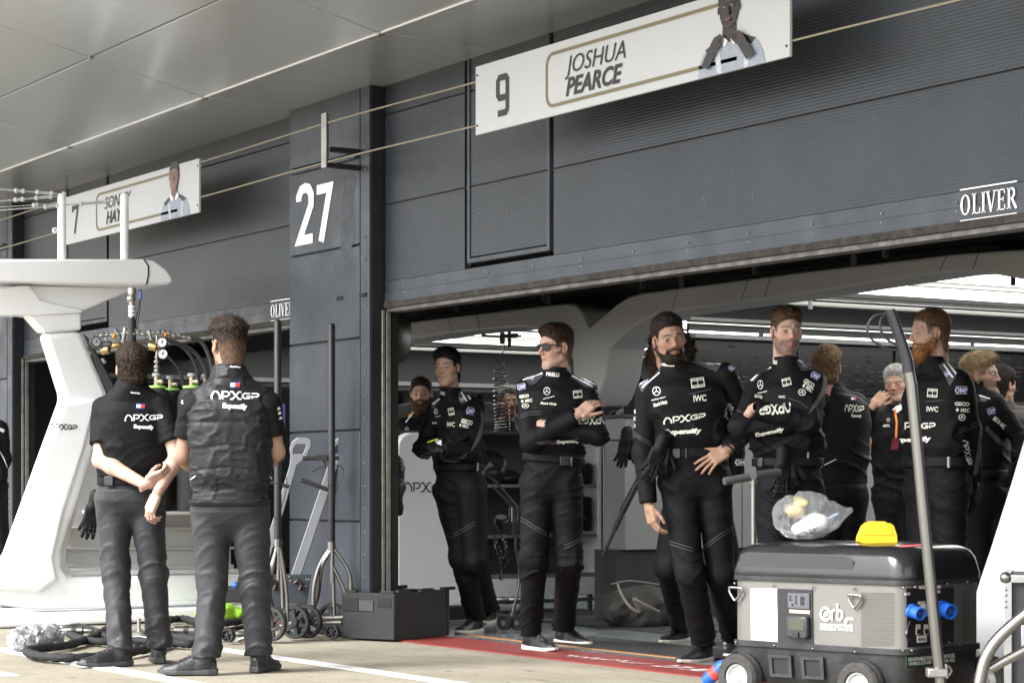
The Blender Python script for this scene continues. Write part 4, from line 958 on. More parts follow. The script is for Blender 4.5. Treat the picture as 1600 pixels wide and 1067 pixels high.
    # shoes
    for s, (a, b) in feet.items():
        v_ = (b - a); L_ = S.get('shoe', .285); v_ = Vector((v_.x, v_.y, 0)).normalized(); u_ = UP.cross(v_)
        an = a + v_ * .05; W_ = S.get('shoew', 1)
        def shoe(P):
            x = P[:, 0]; hw = np.interp(x, [-.01, .03, .10, .19, .25, L_], [.026, .034, .031, .044, .037, .012]) * W_; hgt = np.interp(x, [-.01, .05, .1, .15, .21, .26, L_], [.06, .088, .092, .07, .05, .04, .02])
            yy = P[:, 1] - .008 * np.sin(np.clip(x, 0, L_) / L_ * 3.1); n_ = ((np.abs(yy) / hw) ** 2.5 + (np.clip(P[:, 2], 0, 1) / hgt) ** 2.2) ** .42; d = (n_ - 1) * .03
            d = np.maximum(d, np.maximum(-x - .008, x - L_)); d = smin(d, cone(P, (.045, 0, .06), (.05, 0, .125), .042, .043), .02)
            d = smin(d, cone(P, (.1, 0, .088), (.175, 0, .058), .010, .008) + .003 * np.sin(x * 420), .01)
            return np.maximum(d, .006 - P[:, 2])
        V, Fq = surface_nets(shoe, (-.05, -.08, -.02), (L_ + .03, .08, .16), .005); axs = (v_, u_, UP)
        so = np_mesh('shoe', to_world(V, a, axs), Fq, M_shoe, root)
        def sole(P):
            x = P[:, 0]; hw = np.interp(x, [-.012, .03, .10, .19, .25, L_ + .006], [.026, .037, .034, .048, .041, .012]) * W_; yy = P[:, 1] - .008 * np.sin(np.clip(x, 0, L_) / L_ * 3.1)
            d = np.maximum(np.abs(yy) - hw, np.maximum(-x - .014, x - L_ - .006)); zt = np.interp(x, [0, .08, .2, L_], [.024, .016, .015, .02]); return smax(d, np.maximum(P[:, 2] - zt, -P[:, 2] - .008 + np.interp(x, [.22, L_], [0, .012])), .005)
        V, Fq = surface_nets(sole, (-.05, -.08, -.03), (L_ + .03, .08, .05), .004); np_mesh('sole', to_world(V, a, axs), Fq, S.get('sole', M_sole), so)
        lc = MB()      # laces
        for k in range(4):
            x = .105 + .022 * k; zt = .098 - .012 * k; lc.tube([to_w(a, axs, q) for q in ((x, -.024, zt - .012), (x + .006, 0, zt + .004), (x, .024, zt - .012))], .0022, 5)
        lc.build('laces', M_blackp, so)
    return root, parts, dict(J=J, org=org, ax=ax, t=t, rings=rings, zb=zb, feet=feet)
def to_w(a, axs, q): return a + axs[0] * q[0] + axs[1] * q[1] + axs[2] * q[2]
# ------------------------------------------------------------------ the people
PEOPLE = {}
PEOPLE['glasses'] = ('man in black race suit and dark sunglasses with arms folded in the doorway', dict(
    t=12.8, wear='suit', chest=4, hips=8, belt=(860, 717), belttilt=-.1, girth=1.02, seed=4,
    j=dict(pel=(862, 760), sl=(824, 607), sr=(916, 610), el=(828, 690, -.13), wl=(902, 650, -.235), er=(935, 680, -.17), wr=(850, 664, -.18), hl=(840, 762), hr=(884, 762), kl=(834, 872, -.03), kr=(889, 878), neck=(868, 590)),
    heell=(822, 1012), toel=(893, 1019), heelr=(872, 1003), toer=(950, 1009),
    handl=dict(tip=(930, 626, -.2), back=(-.3, .5, .8), curl=(.3, .35, .4, .45), side=-1, thumb=.2), handr=dict(tip=(812, 676, .0), back=(0, .3, .9), curl=(.2, .25, .3, .3), side=1),
    head=dict(at=(868, 545), yaw=-55, pitch=-2, size=1.04, skin='fair', jaw=1.08, nose=1.15, browc=(.06, .035, .02), squint=.7, stubble=(.18, (.2, .13, .1)),
              hair=dict(col=(.024, .015, .010), top=.016, side=.003, front=.009, back=.0, fade=.5, part=.004, amp=.004, fq=(70, 26, 60)))))
PEOPLE['polo'] = ('man in black polo shirt and grey trousers with his hands clasped behind his back', dict(
    t=12.0, wear='polo', chest=195, hips=188, belt=(204, 752), seed=8, belted=True, beltw=.04, hemz=.008,
    j=dict(pel=(203, 775), sl=(163, 640), sr=(252, 636), el=(157, 719, -.08), wl=(227, 757, -.235), er=(277, 713, -.05), wr=(246, 770, -.25), hl=(178, 782), hr=(228, 782), kl=(180, 893, -.02), kr=(240, 898, .02), neck=(204, 603, -.03)),
    heell=(203, 1037), toel=(124, 1040), heelr=(249, 1034), toer=(242, 1012), sole=M_soleb, sleeve=.7, legfold=1.15, leg=1.0,
    handl=dict(tip=(258, 742, -.2), back=(-.2, -.6, .8), curl=(.45, .5, .55, .6), side=1, thumb=.7), handr=dict(tip=(228, 813, -.24), back=(-.7, 0, .6), curl=(.35, .45, .55, .6), side=-1, thumb=.5),
    head=dict(at=(205, 578), yaw=202, pitch=-4, size=1.0, skin='pale', neck=.95, hair=dict(col=(.02, .014, .010), top=.018, side=.008, back=.012, front=.008, amp=.004, fq=(90, 40, 60), flow='spike', tips=(.012, .008, .005)))))
PEOPLE['vest'] = ('man in black quilted vest and grey trousers seen from behind, hands in front of him', dict(
    t=11.4, wear='vest', chest=186, hips=182, belt=(360, 770), seed=12, girth=1.06,
    j=dict(pel=(360, 795), sl=(302, 634), sr=(418, 632), el=(285, 712, .03), wl=(320, 745, .24), er=(432, 706, .04), wr=(400, 742, .25), hl=(330, 800), hr=(390, 800), kl=(332, 912, .0), kr=(399, 914, .02), neck=(361, 586, -.03)),
    heell=(336, 1051), toel=(268, 1051), heelr=(398, 1048), toer=(441, 1040), sole=M_soleb, sleeve=.66, legfold=1.15, leg=1.06, ak=.02,
    handl=dict(tip=(365, 735, .28), back=(-.2, .6, -.8), side=-1), handr=dict(tip=(350, 735, .28), back=(.2, .6, -.8), side=1),
    head=dict(at=(357, 542), yaw=213, pitch=0, size=1.06, skin='tan', neck=1.08, stubble=(.5, (.06, .04, .03)), hair=dict(col=(.018, .013, .010), top=.022, side=.002, back=.001, front=.014, amp=.005, fq=(80, 40, 60), fade=.55, flow='spike', tips=(.012, .009, .006)))))
PEOPLE['asian'] = ('young man with short black hair in race suit, arms folded, beside the white panel', dict(
    t=14.3, wear='suit', chest=-38, hips=-30, belt=(718, 729), girth=.96, seed=21,
    j=dict(pel=(716, 765), sl=(683, 640), sr=(742, 637), el=(661, 702, -.10), wl=(700, 694, -.26), er=(735, 707, -.16), wr=(690, 704, -.30), hl=(702, 768, .03), hr=(736, 766, -.03), kl=(722, 868, .02), kr=(742, 876, -.05), neck=(706, 620)),
    heell=(750, 985), toel=(693, 991), heelr=(770, 970), toer=(724, 978),
    handl=dict(tip=(722, 676, -.2), back=(0, .4, .9), curl=(.3, .3, .35, .4), side=-1, glove=1), handr=dict(tip=(665, 690, -.2), back=(0, .5, .8), side=1, glove=1, curl=.3),
    head=dict(at=(699, 576), yaw=-24, pitch=0, roll=-3, size=.98, skin='asian', nose=.8, squint=.62, gaze=-1, browc=(.015, .012, .01), iris=(.008, .006, .005), fat=1.03,
              hair=dict(col=(.010, .009, .009), top=.018, side=.006, front=.008, back=.004, amp=.004, part=.005, recede=.006))))
PEOPLE['beard'] = ('bearded man with long dark hair in race suit, one bare hand on his hip', dict(
    t=11.9, wear='suit', chest=3, hips=6, belt=(1088, 708), belttilt=.0, girth=1.12, seed=31,
    j=dict(pel=(1088, 755), sl=(1011, 615), sr=(1133, 586), el=(1006, 706, -.02), wl=(1013, 787, -.06), er=(1170, 668, .06), wr=(1138, 702, -.14), hl=(1060, 757), hr=(1115, 757), kl=(1078, 895, -.04), kr=(1127, 895, .02), neck=(1056, 578)),
    heell=(1108, 1030), toel=(1040, 1038), heelr=(1148, 1020), toer=(1108, 1046), shoe=.3,
    handl=dict(tip=(1024, 833, -.08), back=(-.85, .1, .4), curl=(.3, .38, .45, .5), side=1, thumb=.5), handr=dict(tip=(1098, 728, -.17), back=(.1, .5, .85), curl=(.12, .15, .2, .25), side=-1, thumb=.1, spread=1.6),
    head=dict(at=(1046, 532), yaw=10, pitch=-6, roll=-9, size=1.06, skin='tan', gaze=.8, brow=.16, browc=(.01, .008, .006), browd=.95, jaw=1.08, fat=1.03, neck=1.15,
              beard=dict(col=(.014, .010, .008), th=.001, chin=.012, low=.02), hair=dict(col=(.014, .010, .009), top=.014, side=.003, front=.0, back=.006, amp=.0055, fq=(55, 45, 60), bun=1, recede=.012))))
PEOPLE['brown'] = ('brown haired man with short beard in race suit, arms folded, looking off to the right', dict(
    t=11.6, wear='suit', chest=-22, hips=-18, belt=(1230, 722), girth=1.05, seed=41,
    j=dict(pel=(1230, 765), sl=(1186, 606), sr=(1272, 597), el=(1158, 668, -.12), wl=(1238, 664, -.15), er=(1264, 660, -.17), wr=(1178, 638, -.19), hl=(1208, 772), hr=(1256, 772), kl=(1212, 900), kr=(1262, 900), neck=(1231, 575)),
    heell=(1200, 1042), toel=(1150, 1052), heelr=(1270, 1040), toer=(1230, 1056),
    handl=dict(tip=(1272, 652, .02), back=(0, .4, .9), side=-1, curl=.3), handr=dict(tip=(1148, 652, .03), back=(0, .4, .9), side=1, curl=.3),
    head=dict(at=(1229, 520), yaw=10, pitch=-3, size=1.0, skin='pale', gaze=.9, squint=.72, brow=-.12, browc=(.07, .04, .025), stubble=(.9, (.05, .03, .02)), neck=1.08, iris=(.06, .07, .08),
              hair=dict(col=(.05, .031, .019), top=.015, side=.002, front=.009, back=.0, fade=.4, amp=.003, fq=(80, 24, 50), part=-.003))))
PEOPLE['ginger'] = ('ginger bearded man in race suit standing side on behind the bent steel pole', dict(
    t=11.5, wear='suit', chest=-48, hips=-42, belt=(1458, 722), girth=1.06, seed=51, beltw=.05,
    j=dict(pel=(1462, 768), sl=(1442, 590, .12), sr=(1497, 596, -.12), el=(1440, 675, .15), wl=(1470, 740, .12), er=(1516, 676, -.05), wr=(1520, 752, .03), hl=(1444, 772, .07), hr=(1482, 772, -.07), kl=(1445, 900, .05), kr=(1485, 900, -.05), neck=(1459, 575)),
    heell=(1470, 1036), toel=(1420, 1040), heelr=(1510, 1048), toer=(1452, 1056),
    handr=dict(tip=(1528, 800, .06), back=(.7, .1, .6), curl=.4, side=1, glove=1),
    head=dict(at=(1453, 523), yaw=-78, pitch=-2, size=1.03, skin='pale', nose=1.0, browc=(.2, .09, .03), browd=.6, squint=.75, neck=1.1,
              beard=dict(col=(.17, .075, .032), th=.004, chin=.018), hair=dict(col=(.085, .048, .03), top=.006, side=.0015, front=.002, back=.0, fade=.45, amp=.002, recede=.014, flow='spike'))))
# ---- further back, inside the garage
PEOPLE['shadow_beard'] = ('bearded man with slicked hair standing in shadow behind the white panel', dict(
    t=16.8, wear='suit', chest=-5, belt=(655, 735), seed=61, res=.011, hres=.004, sleeveless=1,
    j=dict(pel=(655, 770), sl=(630, 665), sr=(680, 663), el=(626, 715), wl=(640, 755, -.1), er=(684, 715), wr=(670, 755, -.1), hl=(645, 780), hr=(668, 780), kl=(645, 850), kr=(668, 850), neck=(657, 652)),
    heell=(644, 952), toel=(640, 958), heelr=(668, 952), toer=(672, 958),
    head=dict(at=(658, 617), yaw=-3, size=1.0, skin='fair', browc=(.03, .02, .015), beard=dict(col=(.05, .028, .018), th=.008, chin=.02), hair=dict(col=(.02, .014, .01), top=.014, side=.005, back=.0, amp=.002))))
PEOPLE['coilman'] = ('man with shaved head standing in shadow behind the coiled air hose', dict(
    t=18.5, wear='suit', girth=.9, chest=10, belt=(792, 742), seed=62, res=.012, hres=.004,
    j=dict(pel=(792, 775), sl=(772, 688), sr=(813, 688), el=(766, 718), wl=(776, 750, -.1), er=(819, 718), wr=(808, 750, -.1), hl=(782, 780), hr=(802, 780), kl=(782, 850), kr=(802, 850), neck=(793, 668)),
    heell=(782, 935), toel=(780, 940), heelr=(802, 935), toer=(804, 940),
    head=dict(at=(794, 629), yaw=18, size=1.0, skin='brown', browc=(.01, .008, .006), iris=(.01, .008, .006), stubble=(.7, (.02, .012, .008)), hair=dict(col=(.008, .006, .005), top=.003, side=.002, amp=.0006))))
PEOPLE['curly'] = ('person with long curly hair and sunglasses mostly hidden behind the bearded man', dict(
    t=12.7, wear='suit', chest=-15, belt=(1090, 722), seed=63, res=.009,
    j=dict(pel=(1085, 760), sl=(1048, 606, .05), sr=(1122, 604, .05), el=(1060, 690, .1), wl=(1075, 740, .1), er=(1150, 680, .05), wr=(1150, 745, 0), hl=(1064, 772), hr=(1108, 772), kl=(1046, 885), kr=(1140, 890), neck=(1052, 596)),
    heell=(1072, 1000), toel=(1004, 1007), heelr=(1152, 1003), toer=(1128, 1012),
    head=dict(at=(1043, 545), yaw=-28, size=1.0, skin='tan', browc=(.02, .012, .01), hair=dict(col=(.02, .012, .008), top=.016, side=.02, back=.02, curl=.007, amp=.003, long=.055))))
PEOPLE['bald'] = ('bald man with pale collar and black gloves in the dark behind the folded arms', dict(
    t=16.9, wear='suit', chest=25, belt=(988, 745), seed=64, res=.011, hres=.004,
    j=dict(pel=(985, 780), sl=(962, 655), sr=(1010, 657), el=(962, 706), wl=(970, 745, -.05), er=(1012, 710), wr=(1000, 740, -.1), hl=(975, 782), hr=(998, 782), kl=(975, 860), kr=(998, 860), neck=(986, 648)),
    heell=(975, 950), toel=(972, 955), heelr=(998, 950), toer=(1000, 955),
    head=dict(at=(988, 611), yaw=-30, size=1.03, skin='dark', iris=(.01, .01, .01), browc=(.01, .01, .01), hair=dict(col=(.01, .007, .006), top=.001, side=.0005, amp=.0003))))
PEOPLE['teeback'] = ('fair haired man in black team shirt seen from behind, one forearm bare', dict(
    t=13.6, wear='polo', chest=142, hips=150, belt=(1312, 742), seed=65, res=.009, hemz=-.05, tcloth=M_suit,
    j=dict(pel=(1310, 775), sl=(1284, 627, -.03), sr=(1337, 630, .05), el=(1276, 690), wl=(1285, 740, .15), er=(1350, 690, .03), wr=(1345, 745, .08), hl=(1295, 778), hr=(1330, 778), kl=(1295, 870), kr=(1330, 870), neck=(1300, 612)),
    heell=(1295, 1000), toel=(1300, 990), heelr=(1330, 998), toer=(1338, 990), handr=dict(tip=(1345, 785, .05), back=(.8, 0, .3), curl=.4),
    head=dict(at=(1293, 577), yaw=160, size=1.0, skin='tan', hair=dict(col=(.09, .057, .032), top=.022, side=.009, back=.01, front=.01, amp=.004, fq=(90, 40, 60), flow='spike', tips=(.03, .018, .01)))))
PEOPLE['elder'] = ('older grey haired man with orange lanyard raising a hand to his ear', dict(
    t=15.4, wear='suit', cloth=M_tee, chest=-5, belt=(1400, 748), seed=66, res=.011, hres=.004, belted=False,
    j=dict(pel=(1400, 780), sl=(1374, 655), sr=(1425, 655), el=(1345, 665, -.05), wl=(1364, 634, -.16), er=(1432, 705), wr=(1425, 750, -.05), hl=(1388, 782), hr=(1413, 782), kl=(1388, 860), kr=(1413, 860), neck=(1401, 645)),
    heell=(1388, 958), toel=(1386, 965), heelr=(1413, 958), toer=(1416, 965), handl=dict(tip=(1384, 612, -.12), back=(-.2, .3, .9), curl=.45, side=-1), handr=dict(tip=(1418, 780, -.08), back=(.5, 0, .7), curl=.4),
    head=dict(at=(1401, 602), yaw=-25, roll=-6, size=1.0, skin='tan', browc=(.2, .18, .16), stubble=(.3, (.35, .32, .3)), hair=dict(col=(.2, .19, .175), top=.02, side=.008, back=.008, amp=.003))))
PEOPLE['greybeard'] = ('fair haired man with grey beard in race suit, facing right behind the white shell', dict(
    t=12.9, wear='suit', chest=62, hips=60, belt=(1545, 740), seed=67, res=.009,
    j=dict(pel=(1545, 780), sl=(1512, 622, .1), sr=(1552, 630, -.1), el=(1530, 690, .1), wl=(1560, 700, .0), er=(1598, 690, -.12), wr=(1592, 722, -.2), hl=(1530, 782), hr=(1560, 782), kl=(1530, 880), kr=(1562, 880), neck=(1526, 612)),
    heell=(1530, 1014), toel=(1556, 1012), heelr=(1562, 1016), toer=(1590, 1014), handr=dict(tip=(1574, 765, -.2), back=(.5, .1, .8), curl=.5, glove=1),
    head=dict(at=(1533, 589), yaw=64, pitch=2, size=1.0, skin='fair', neck=1.08, browc=(.15, .1, .06), beard=dict(col=(.2, .15, .11), th=.004, chin=.014), hair=dict(col=(.2, .145, .085), top=.024, side=.006, back=.003, front=.01, amp=.003, fade=.2))))
PEOPLE['farright'] = ('dark haired person in brown jacket at the far right edge behind the others', dict(
    t=14.8, wear='suit', cloth=M_bw, chest=150, belt=(1572, 745), seed=68, res=.011, hres=.004, belted=False,
    j=dict(pel=(1572, 780), sl=(1546, 650), sr=(1600, 650), el=(1545, 705), wl=(1552, 750), er=(1606, 705), wr=(1602, 750), hl=(1560, 782), hr=(1585, 782), kl=(1560, 860), kr=(1585, 860), neck=(1568, 640)),
    heell=(1560, 965), toel=(1562, 958), heelr=(1585, 965), toer=(1588, 958),
    head=dict(at=(1566, 604), yaw=125, size=1.0, skin='tan', hair=dict(col=(.012, .009, .008), top=.022, side=.012, back=.012, amp=.004, curl=.002))))
PEOPLE['farleft'] = ('person in dark suit cut off by the left edge beyond the white gantry', dict(
    t=17.5, wear='suit', chest=60, belt=(-18, 758), seed=69, res=.012, hres=.005, head=dict(at=(-20, 622), yaw=60, size=1.0, skin='fair', hair=dict(col=(.03, .02, .015), top=.02, side=.006)),
    j=dict(pel=(-18, 780), sl=(-42, 668), sr=(0, 670), el=(-45, 720), wl=(-30, 750), er=(6, 716), wr=(-2, 754, -.1), hl=(-28, 785), hr=(-8, 785), kl=(-28, 870), kr=(0, 866, -.2), neck=(-20, 655)),
    heell=(-28, 945), toel=(-30, 950), heelr=(-4, 945), toer=(4, 950)))
# ------------------------------------------------------------------ fit-out inside the garages
def trY(pts, Y): return [onY(x, y, Y) for x, y in pts]
def trX(pts, X): return [onX(x, y, X) for x, y in pts]
AY = 1.5
t = thing('garage_arch', 'grey moulded arches joined in a Y shape over the garage fit-out', 'arch', (0, AY, 0))
top = [(560, 512), (645, 502), (860, 476), (886, 473.5), (900, 477), (911, 489), (917, 505), (921, 511), (930, 503), (962, 476), (980, 464), (1000, 458), (1250, 425), (1478, 398), (1560, 391.5), (1660, 386)]
bot = [(1660, 445), (1600, 437), (1523, 423.5), (1470, 427), (1200, 468), (1062, 487), (1025, 492), (1000, 503), (968, 528), (953, 545), (946, 590), (934, 622), (926, 634), (900, 634), (897, 610), (894, 560), (872, 540), (852, 524), (838, 515), (812, 511), (700, 521), (645, 530), (560, 541)]
mb = MB(); mb.prism(trY(top + bot, AY), (0, .28, 0)); mb.build('moulded_shell', M_grey, t, bev=.016, seg=3)
mb = MB()     # thin black joints between shell sections
for (a, b) in (((700, 495), (707, 520)), ((745, 490), (750, 515)), ((1170, 435), (1158, 470)), ((1205, 431), (1195, 464)), ((1060, 450), (1050, 485)), ((1480, 400), (1468, 424)), ((1530, 395), (1520, 421))):
    p, q = onY(*a, AY), onY(*b, AY); e = Vector((.0035, 0, 0)); o = Vector((0, -.0015, 0)); mb.add([p - e + o, q - e + o, q + e + o, p + e + o], [(0, 1, 2, 3)])
mb.build('panel_joints', M_seam, t, smooth=0)
mb = MB(); P = trY([(560, 508), (645, 499), (886, 471)], AY + .1); mb.tube(P, .02, 6); mb.tube(trY([(1000, 455), (1250, 422), (1478, 395), (1560, 388)], AY + .1), .02, 6); mb.build('edge_gasket', M_seam, t)
mb = MB(); mb.box((-9, AY + .36, 2.12), (7, AY + .42, 3.19)); tag(mb.build('glow_hiding_sheet', M_blk), 'black blanking panel hanging above the grey arches', 'panel')  # added black sheet, keeps the lit ceiling from showing over the arches
# luminous ceilings in both bays: diffusers running into the garage, grey rails between
bays = ((-.7, 'right'), (-.7 - PZ, 'left'))
for bi, (x0, nm) in enumerate(bays):
    t = thing('ceiling_rail_frame', 'grey rail frame carrying the light panels of the %s garage bay' % ('nearer' if bi == 0 else 'further'), 'ceiling frame', (x0, 3, 2.3), 'ceiling rail frames')
    mb = MB()
    for (a, b, z) in ((0, .05, 2.27), (.11, .3, 2.31), (.32, .62, 2.32), (1.30, 1.5, 2.31), (1.55, 1.6, 2.28), (2.3, 2.5, 2.31), (3.2, 3.4, 2.31), (4.2, 4.4, 2.31)): mb.box((x0 + a, 2.0, z), (x0 + b, 8.8, z + .03))
    for y in (2.0, 5.0, 8.8): mb.box((x0, y, 2.345), (x0 + 5.2, y + .08, 2.38))
    mb.build('rails', mat('pale_grey_rail', (.42, .42, .40), .4), t, bev=.004)
    for k, (a, b) in enumerate(((.64, 1.29), (1.62, 2.28), (2.52, 3.18), (3.42, 4.18), (.06, .1))):
        mb = MB(); mb.box((x0 + a, 2.1, 2.315), (x0 + b, 8.7, 2.335)); l = mb.build('light_panel', M_glow, smooth=0)
        tag(l, ('%s glowing ceiling panel of the %s bay' % (['first wide', 'second wide', 'third wide', 'fourth wide', 'slim edge'][k], 'nearer' if bi == 0 else 'further')), 'ceiling light', 'ceiling light panels')
for (px, py, Y) in ((1266, 471, 2.6), (1583, 432, 2.2), (796, 532, 2.0)):
    c = onY(px, py, Y); t = thing('camera_mount', 'small fitting under the ceiling rail', 'fitting', c)
    t['label'] = {1266: 'small pale tube fitting hanging above the brown haired man', 1583: 'small black fitting hanging at the far right of the lit ceiling', 796: 'small black fitting hanging beside the top of the coiled hose'}[px]
    mb = MB(); mb.cyl(c + Vector((0, 0, .08)), c - Vector((0, 0, .05)), .014, 10); mb.build('stem', M_blackp if px != 1266 else M_greyl, t); mb = MB(); mb.box(c + Vector((-.09, -.02, .03)), c + Vector((.09, .02, .05))); mb.build('bracket', M_blackp, t)
# partition between the bays: cabinets below, dark screens above, led strips
XP = -.75
t = thing('cabinet_wall', 'light grey storage cabinets along the dividing wall behind the crew', 'cabinet', (XP, 4.5, 0))
for k in range(6):
    y0 = 2.35 + k * 1.05; mb = MB(); mb.box((XP - .25, y0 + .004, .49), (XP, y0 + 1.046, 1.26)); mb.build('cabinet_door', M_greyl, t, bev=.005)
    mb = MB(); mb.box((XP - .25, y0 + .004, 1.268), (XP, y0 + 1.046, 1.42)); mb.build('drawer', M_greyl, t, bev=.005)
mb = MB(); mb.box((XP - .3, 2.3, .0), (XP - .03, 8.7, .49)); mb.build('plinth', M_dark, t)
mb = MB(); mb.box((XP - .3, 2.34, 1.424), (XP + .02, 8.7, 1.445)); mb.build('worktop', M_dark, t)
t = thing('screen_bank', 'bank of dark monitors with faint coloured data under the strip lights', 'screens', (XP, 4.5, 1.5))
M_scr = mat('dark_screen', (.008, .008, .01), .2)
M_data = mat('screen_data', (.012, .025, .028), .5, emit=.008, emitcol=(.3, .5, .55)); M_datr = mat('screen_data_red', (.025, .008, .006), .5, emit=.006, emitcol=(.5, .15, .12))
rnd = random.Random(5)
for k in range(6):
    y0 = 2.96 + k * .96; mb = MB(); mb.box((XP - .05, y0 + .015, 1.62), (XP - .01, y0 + .945, 2.0)); s = mb.build('monitor', M_scr, t, bev=.004)
    for mm in (M_data, M_datr):
        mb = MB()
        for r_ in range(9):
            for c_ in range(7):
                if rnd.random() < .35: y = y0 + .08 + c_ * .12; z = 1.66 + r_ * .036; mb.box((XP - .0095, y, z), (XP - .008, y + rnd.uniform(.03, .09), z + .008))
        mb.build('data_rows', mm, s, smooth=0)
mb = MB(); mb.box((XP - .06, 2.94, 1.445), (XP - .03, 8.7, 2.32)); mb.build('back_panel', M_dark, t)
mb = MB(); mb.box((XP - .03, 2.9, 2.0), (XP + .1, 8.7, 2.025)); mb.box((XP - .03, 2.9, 2.13), (XP + .04, 8.7, 2.15)); mb.build('light_shelf', M_grey, t)
for k, (y0, y1) in enumerate(((2.88, 3.5), (3.56, 5.6), (5.66, 8.6))):
    mb = MB(); mb.box((XP + .045, y0, 2.035), (XP + .065, y1, 2.05)); tag(mb.build('led_strip_light', M_led, smooth=0), '%s white led strip above the dark monitors' % ('nearest', 'middle', 'farthest')[k], 'strip light', 'led strips over the monitors')
mb = MB(); mb.box((XP + .02, 2.88, 2.105), (XP + .03, 8.6, 2.112)); tag(mb.build('led_strip_light', mat('led_thin', (.9, .9, .9), .5, emit=.25, emitcol=(1, .97, .92)), smooth=0), 'thin faint upper led line above the monitors', 'strip light')
# far wall of the neighbouring bay
XW = -7.1
t = thing('far_partition', 'dark partition wall with a pale rail beyond the numbered pillar', 'partition', (XW, 4, 0))
mb = MB(); mb.box((XW - .1, .8, 0), (XW, 10, 2.27)); mb.build('wall_panel', mat('charcoal_partition', (.03, .031, .033), .5), t)
mb = MB(); mb.box((XW, .8, 1.925), (XW + .04, 10, 1.965)); mb.build('rail', M_grey, t)
for k in range(9):
    y = 1.2 + k * .9; tagd = MB(); tagd.box((XW + .002, y, .15), (XW + .5, y + .84, 1.86)); o = tagd.build('covered_equipment_rack', mat('black_cover_cloth', (.004, .004, .0045), .8, spec=.1, bump=.6, bscale=9, bdist=.03), bev=.03)
    tag(o, 'tall equipment rack under a black cover against the far dark partition', 'equipment rack', 'covered racks along the far partition')
for k, y in enumerate((2.55, 3.0, 3.4)):
    mb = MB(); mb.box((XW + .506, y, 1.45), (XW + .52, y + .07, 1.7)); tag(mb.build('small_screen', mat('blue_screen', (.01, .012, .05), .4, emit=.03, emitcol=(.2, .22, .8)), smooth=0), 'small blue lit screen on the far covered racks, %s' % ('nearest the pillar', 'in the middle', 'furthest right')[k], 'screen')

# shelving rack with bent tube frame behind the two nearest folded-arm men
XR = -1.9
t = thing('shelf_rack', 'open shelving rack with white end panel and chrome bent tube frame', 'rack', (XR, 2.4, 0))
def yy(px, X=XR): return onX(px, 900, X).y
y0, y1 = yy(608), yy(944)
mb = MB(); mb.box((XR - .5, y0, .12), (XR - .47, y1 - .04, 1.32)); mb.build('back_panel', mat('rack_grey', (.09, .09, .088), .5), t)
mb = MB(); mb.box((XR - .47, y1 - .03, .1), (XR - .02, y1 - .012, 1.26)); mb.build('end_panel', mat('satin_white_panel', (.84, .85, .86), .4), t)
for z in (.27, .565, .94, 1.33):
    mb = MB(); mb.box((XR - .468, y0, z - .012), (XR - .01, y1 - .062, z + .012)); mb.build('shelf', M_greyl if z < 1.2 else M_facdk, t, bev=.003)
mb = MB(); mb.box((XR - .03, yy(722), .12), (XR - .012, y1 - .065, .255)); mb.build('kick_panel', mat('satin_white_panel', (.84, .85, .86), .4), t, bev=.004)
fr = []
for (y, z) in ((yy(700), 1.2), (yy(700), .2), (yy(704), .12), (yy(716), .085), (yy(928), .085), (yy(940), .12), (y1, .2), (y1, 1.2), (yy(941), 1.27), (yy(930), 1.315), (yy(908), 1.325)): fr.append((XR, y, z))
mb = MB(); mb.tube(crom(fr, 4), .014, 10); mb.build('tube_frame', M_steel, t)
mb = MB()
for y in (y0 + .1, y1 - .1):
    for x in (-.45, -.05): mb.cyl((XR + x, y, 0), (XR + x, y, .12), .02, 10)
mb.build('foot', M_blackp, t)
def lump(name, c, r, m, label, cat, seed=0, sc=(1, 1, 1), amp=.25, group=None):
    fn = lambda P: (np.linalg.norm((P - np.array(c, np.float32)) / np.array(sc, np.float32), axis=-1) - r) * min(sc) + amp * r * (noise3(P / r, (1.6,) * 3, seed) + .5 * noise3(P / r, (4,) * 3, seed + 1)) * .35
    s = r * max(sc) * 1.6; V, Fq = surface_nets(lambda P: np.maximum(fn(P), (c[2] - r * sc[2]) - P[:, 2]), np.array(c) - s, np.array(c) + s, r * max(sc) / 16)
    return tag(np_mesh(name, V, Fq, m), label, cat, group)
yb = yy(787)
t = thing('helmet', 'black pit crew helmet with pale visor on the middle shelf', 'helmet', (XR - .2, yy(785), .952))
fn = lambda P: smax(smin(ell(P, (XR - .2, yy(785), 1.08), (.13, .15, .128)), ell(P, (XR - .12, yy(778), 1.03), (.1, .11, .07)), .04), .953 - P[:, 2], .01)
V, Fq = surface_nets(fn, (XR - .4, yy(785) - .2, .94), (XR + .02, yy(785) + .2, 1.25), .01); np_mesh('shell', V, Fq, M_blackp, t)
mb = MB(); mb.prism([(XR - .065, yy(766), 1.0), (XR - .065, yy(778), 1.09), (XR - .065, yy(772), 1.12), (XR - .065, yy(760), 1.04)], (.01, 0, 0)); mb.build('visor', M_greyl, t)
lump('kit_bag', (XR - .25, yy(815), 1.0), .1, M_blackp, 'slumped black kit bag beside the helmet on the shelf', 'bag', 4, (1, 1.5, .6))
lump('kit_bag', (XR - .25, yy(750), .66), .12, M_blackp, 'black kit bag on the lower shelf behind the young man', 'bag', 6, (1, 1.6, .8))
t = thing('power_tool', 'black power tool standing on the bottom shelf below the coiled hose', 'tool', (XR - .15, yy(762), .28))
fn = lambda P: smin(cone(P, (XR - .15, yy(752), .46), (XR - .15, yy(778), .42), .055, .045), cone(P, (XR - .15, yy(768), .45), (XR - .15, yy(760), .30), .035, .045), .02)
V, Fq = surface_nets(fn, (XR - .3, yy(762) - .3, .26), (XR, yy(762) + .3, .6), .01); np_mesh('housing', V, Fq, M_blackp, t)
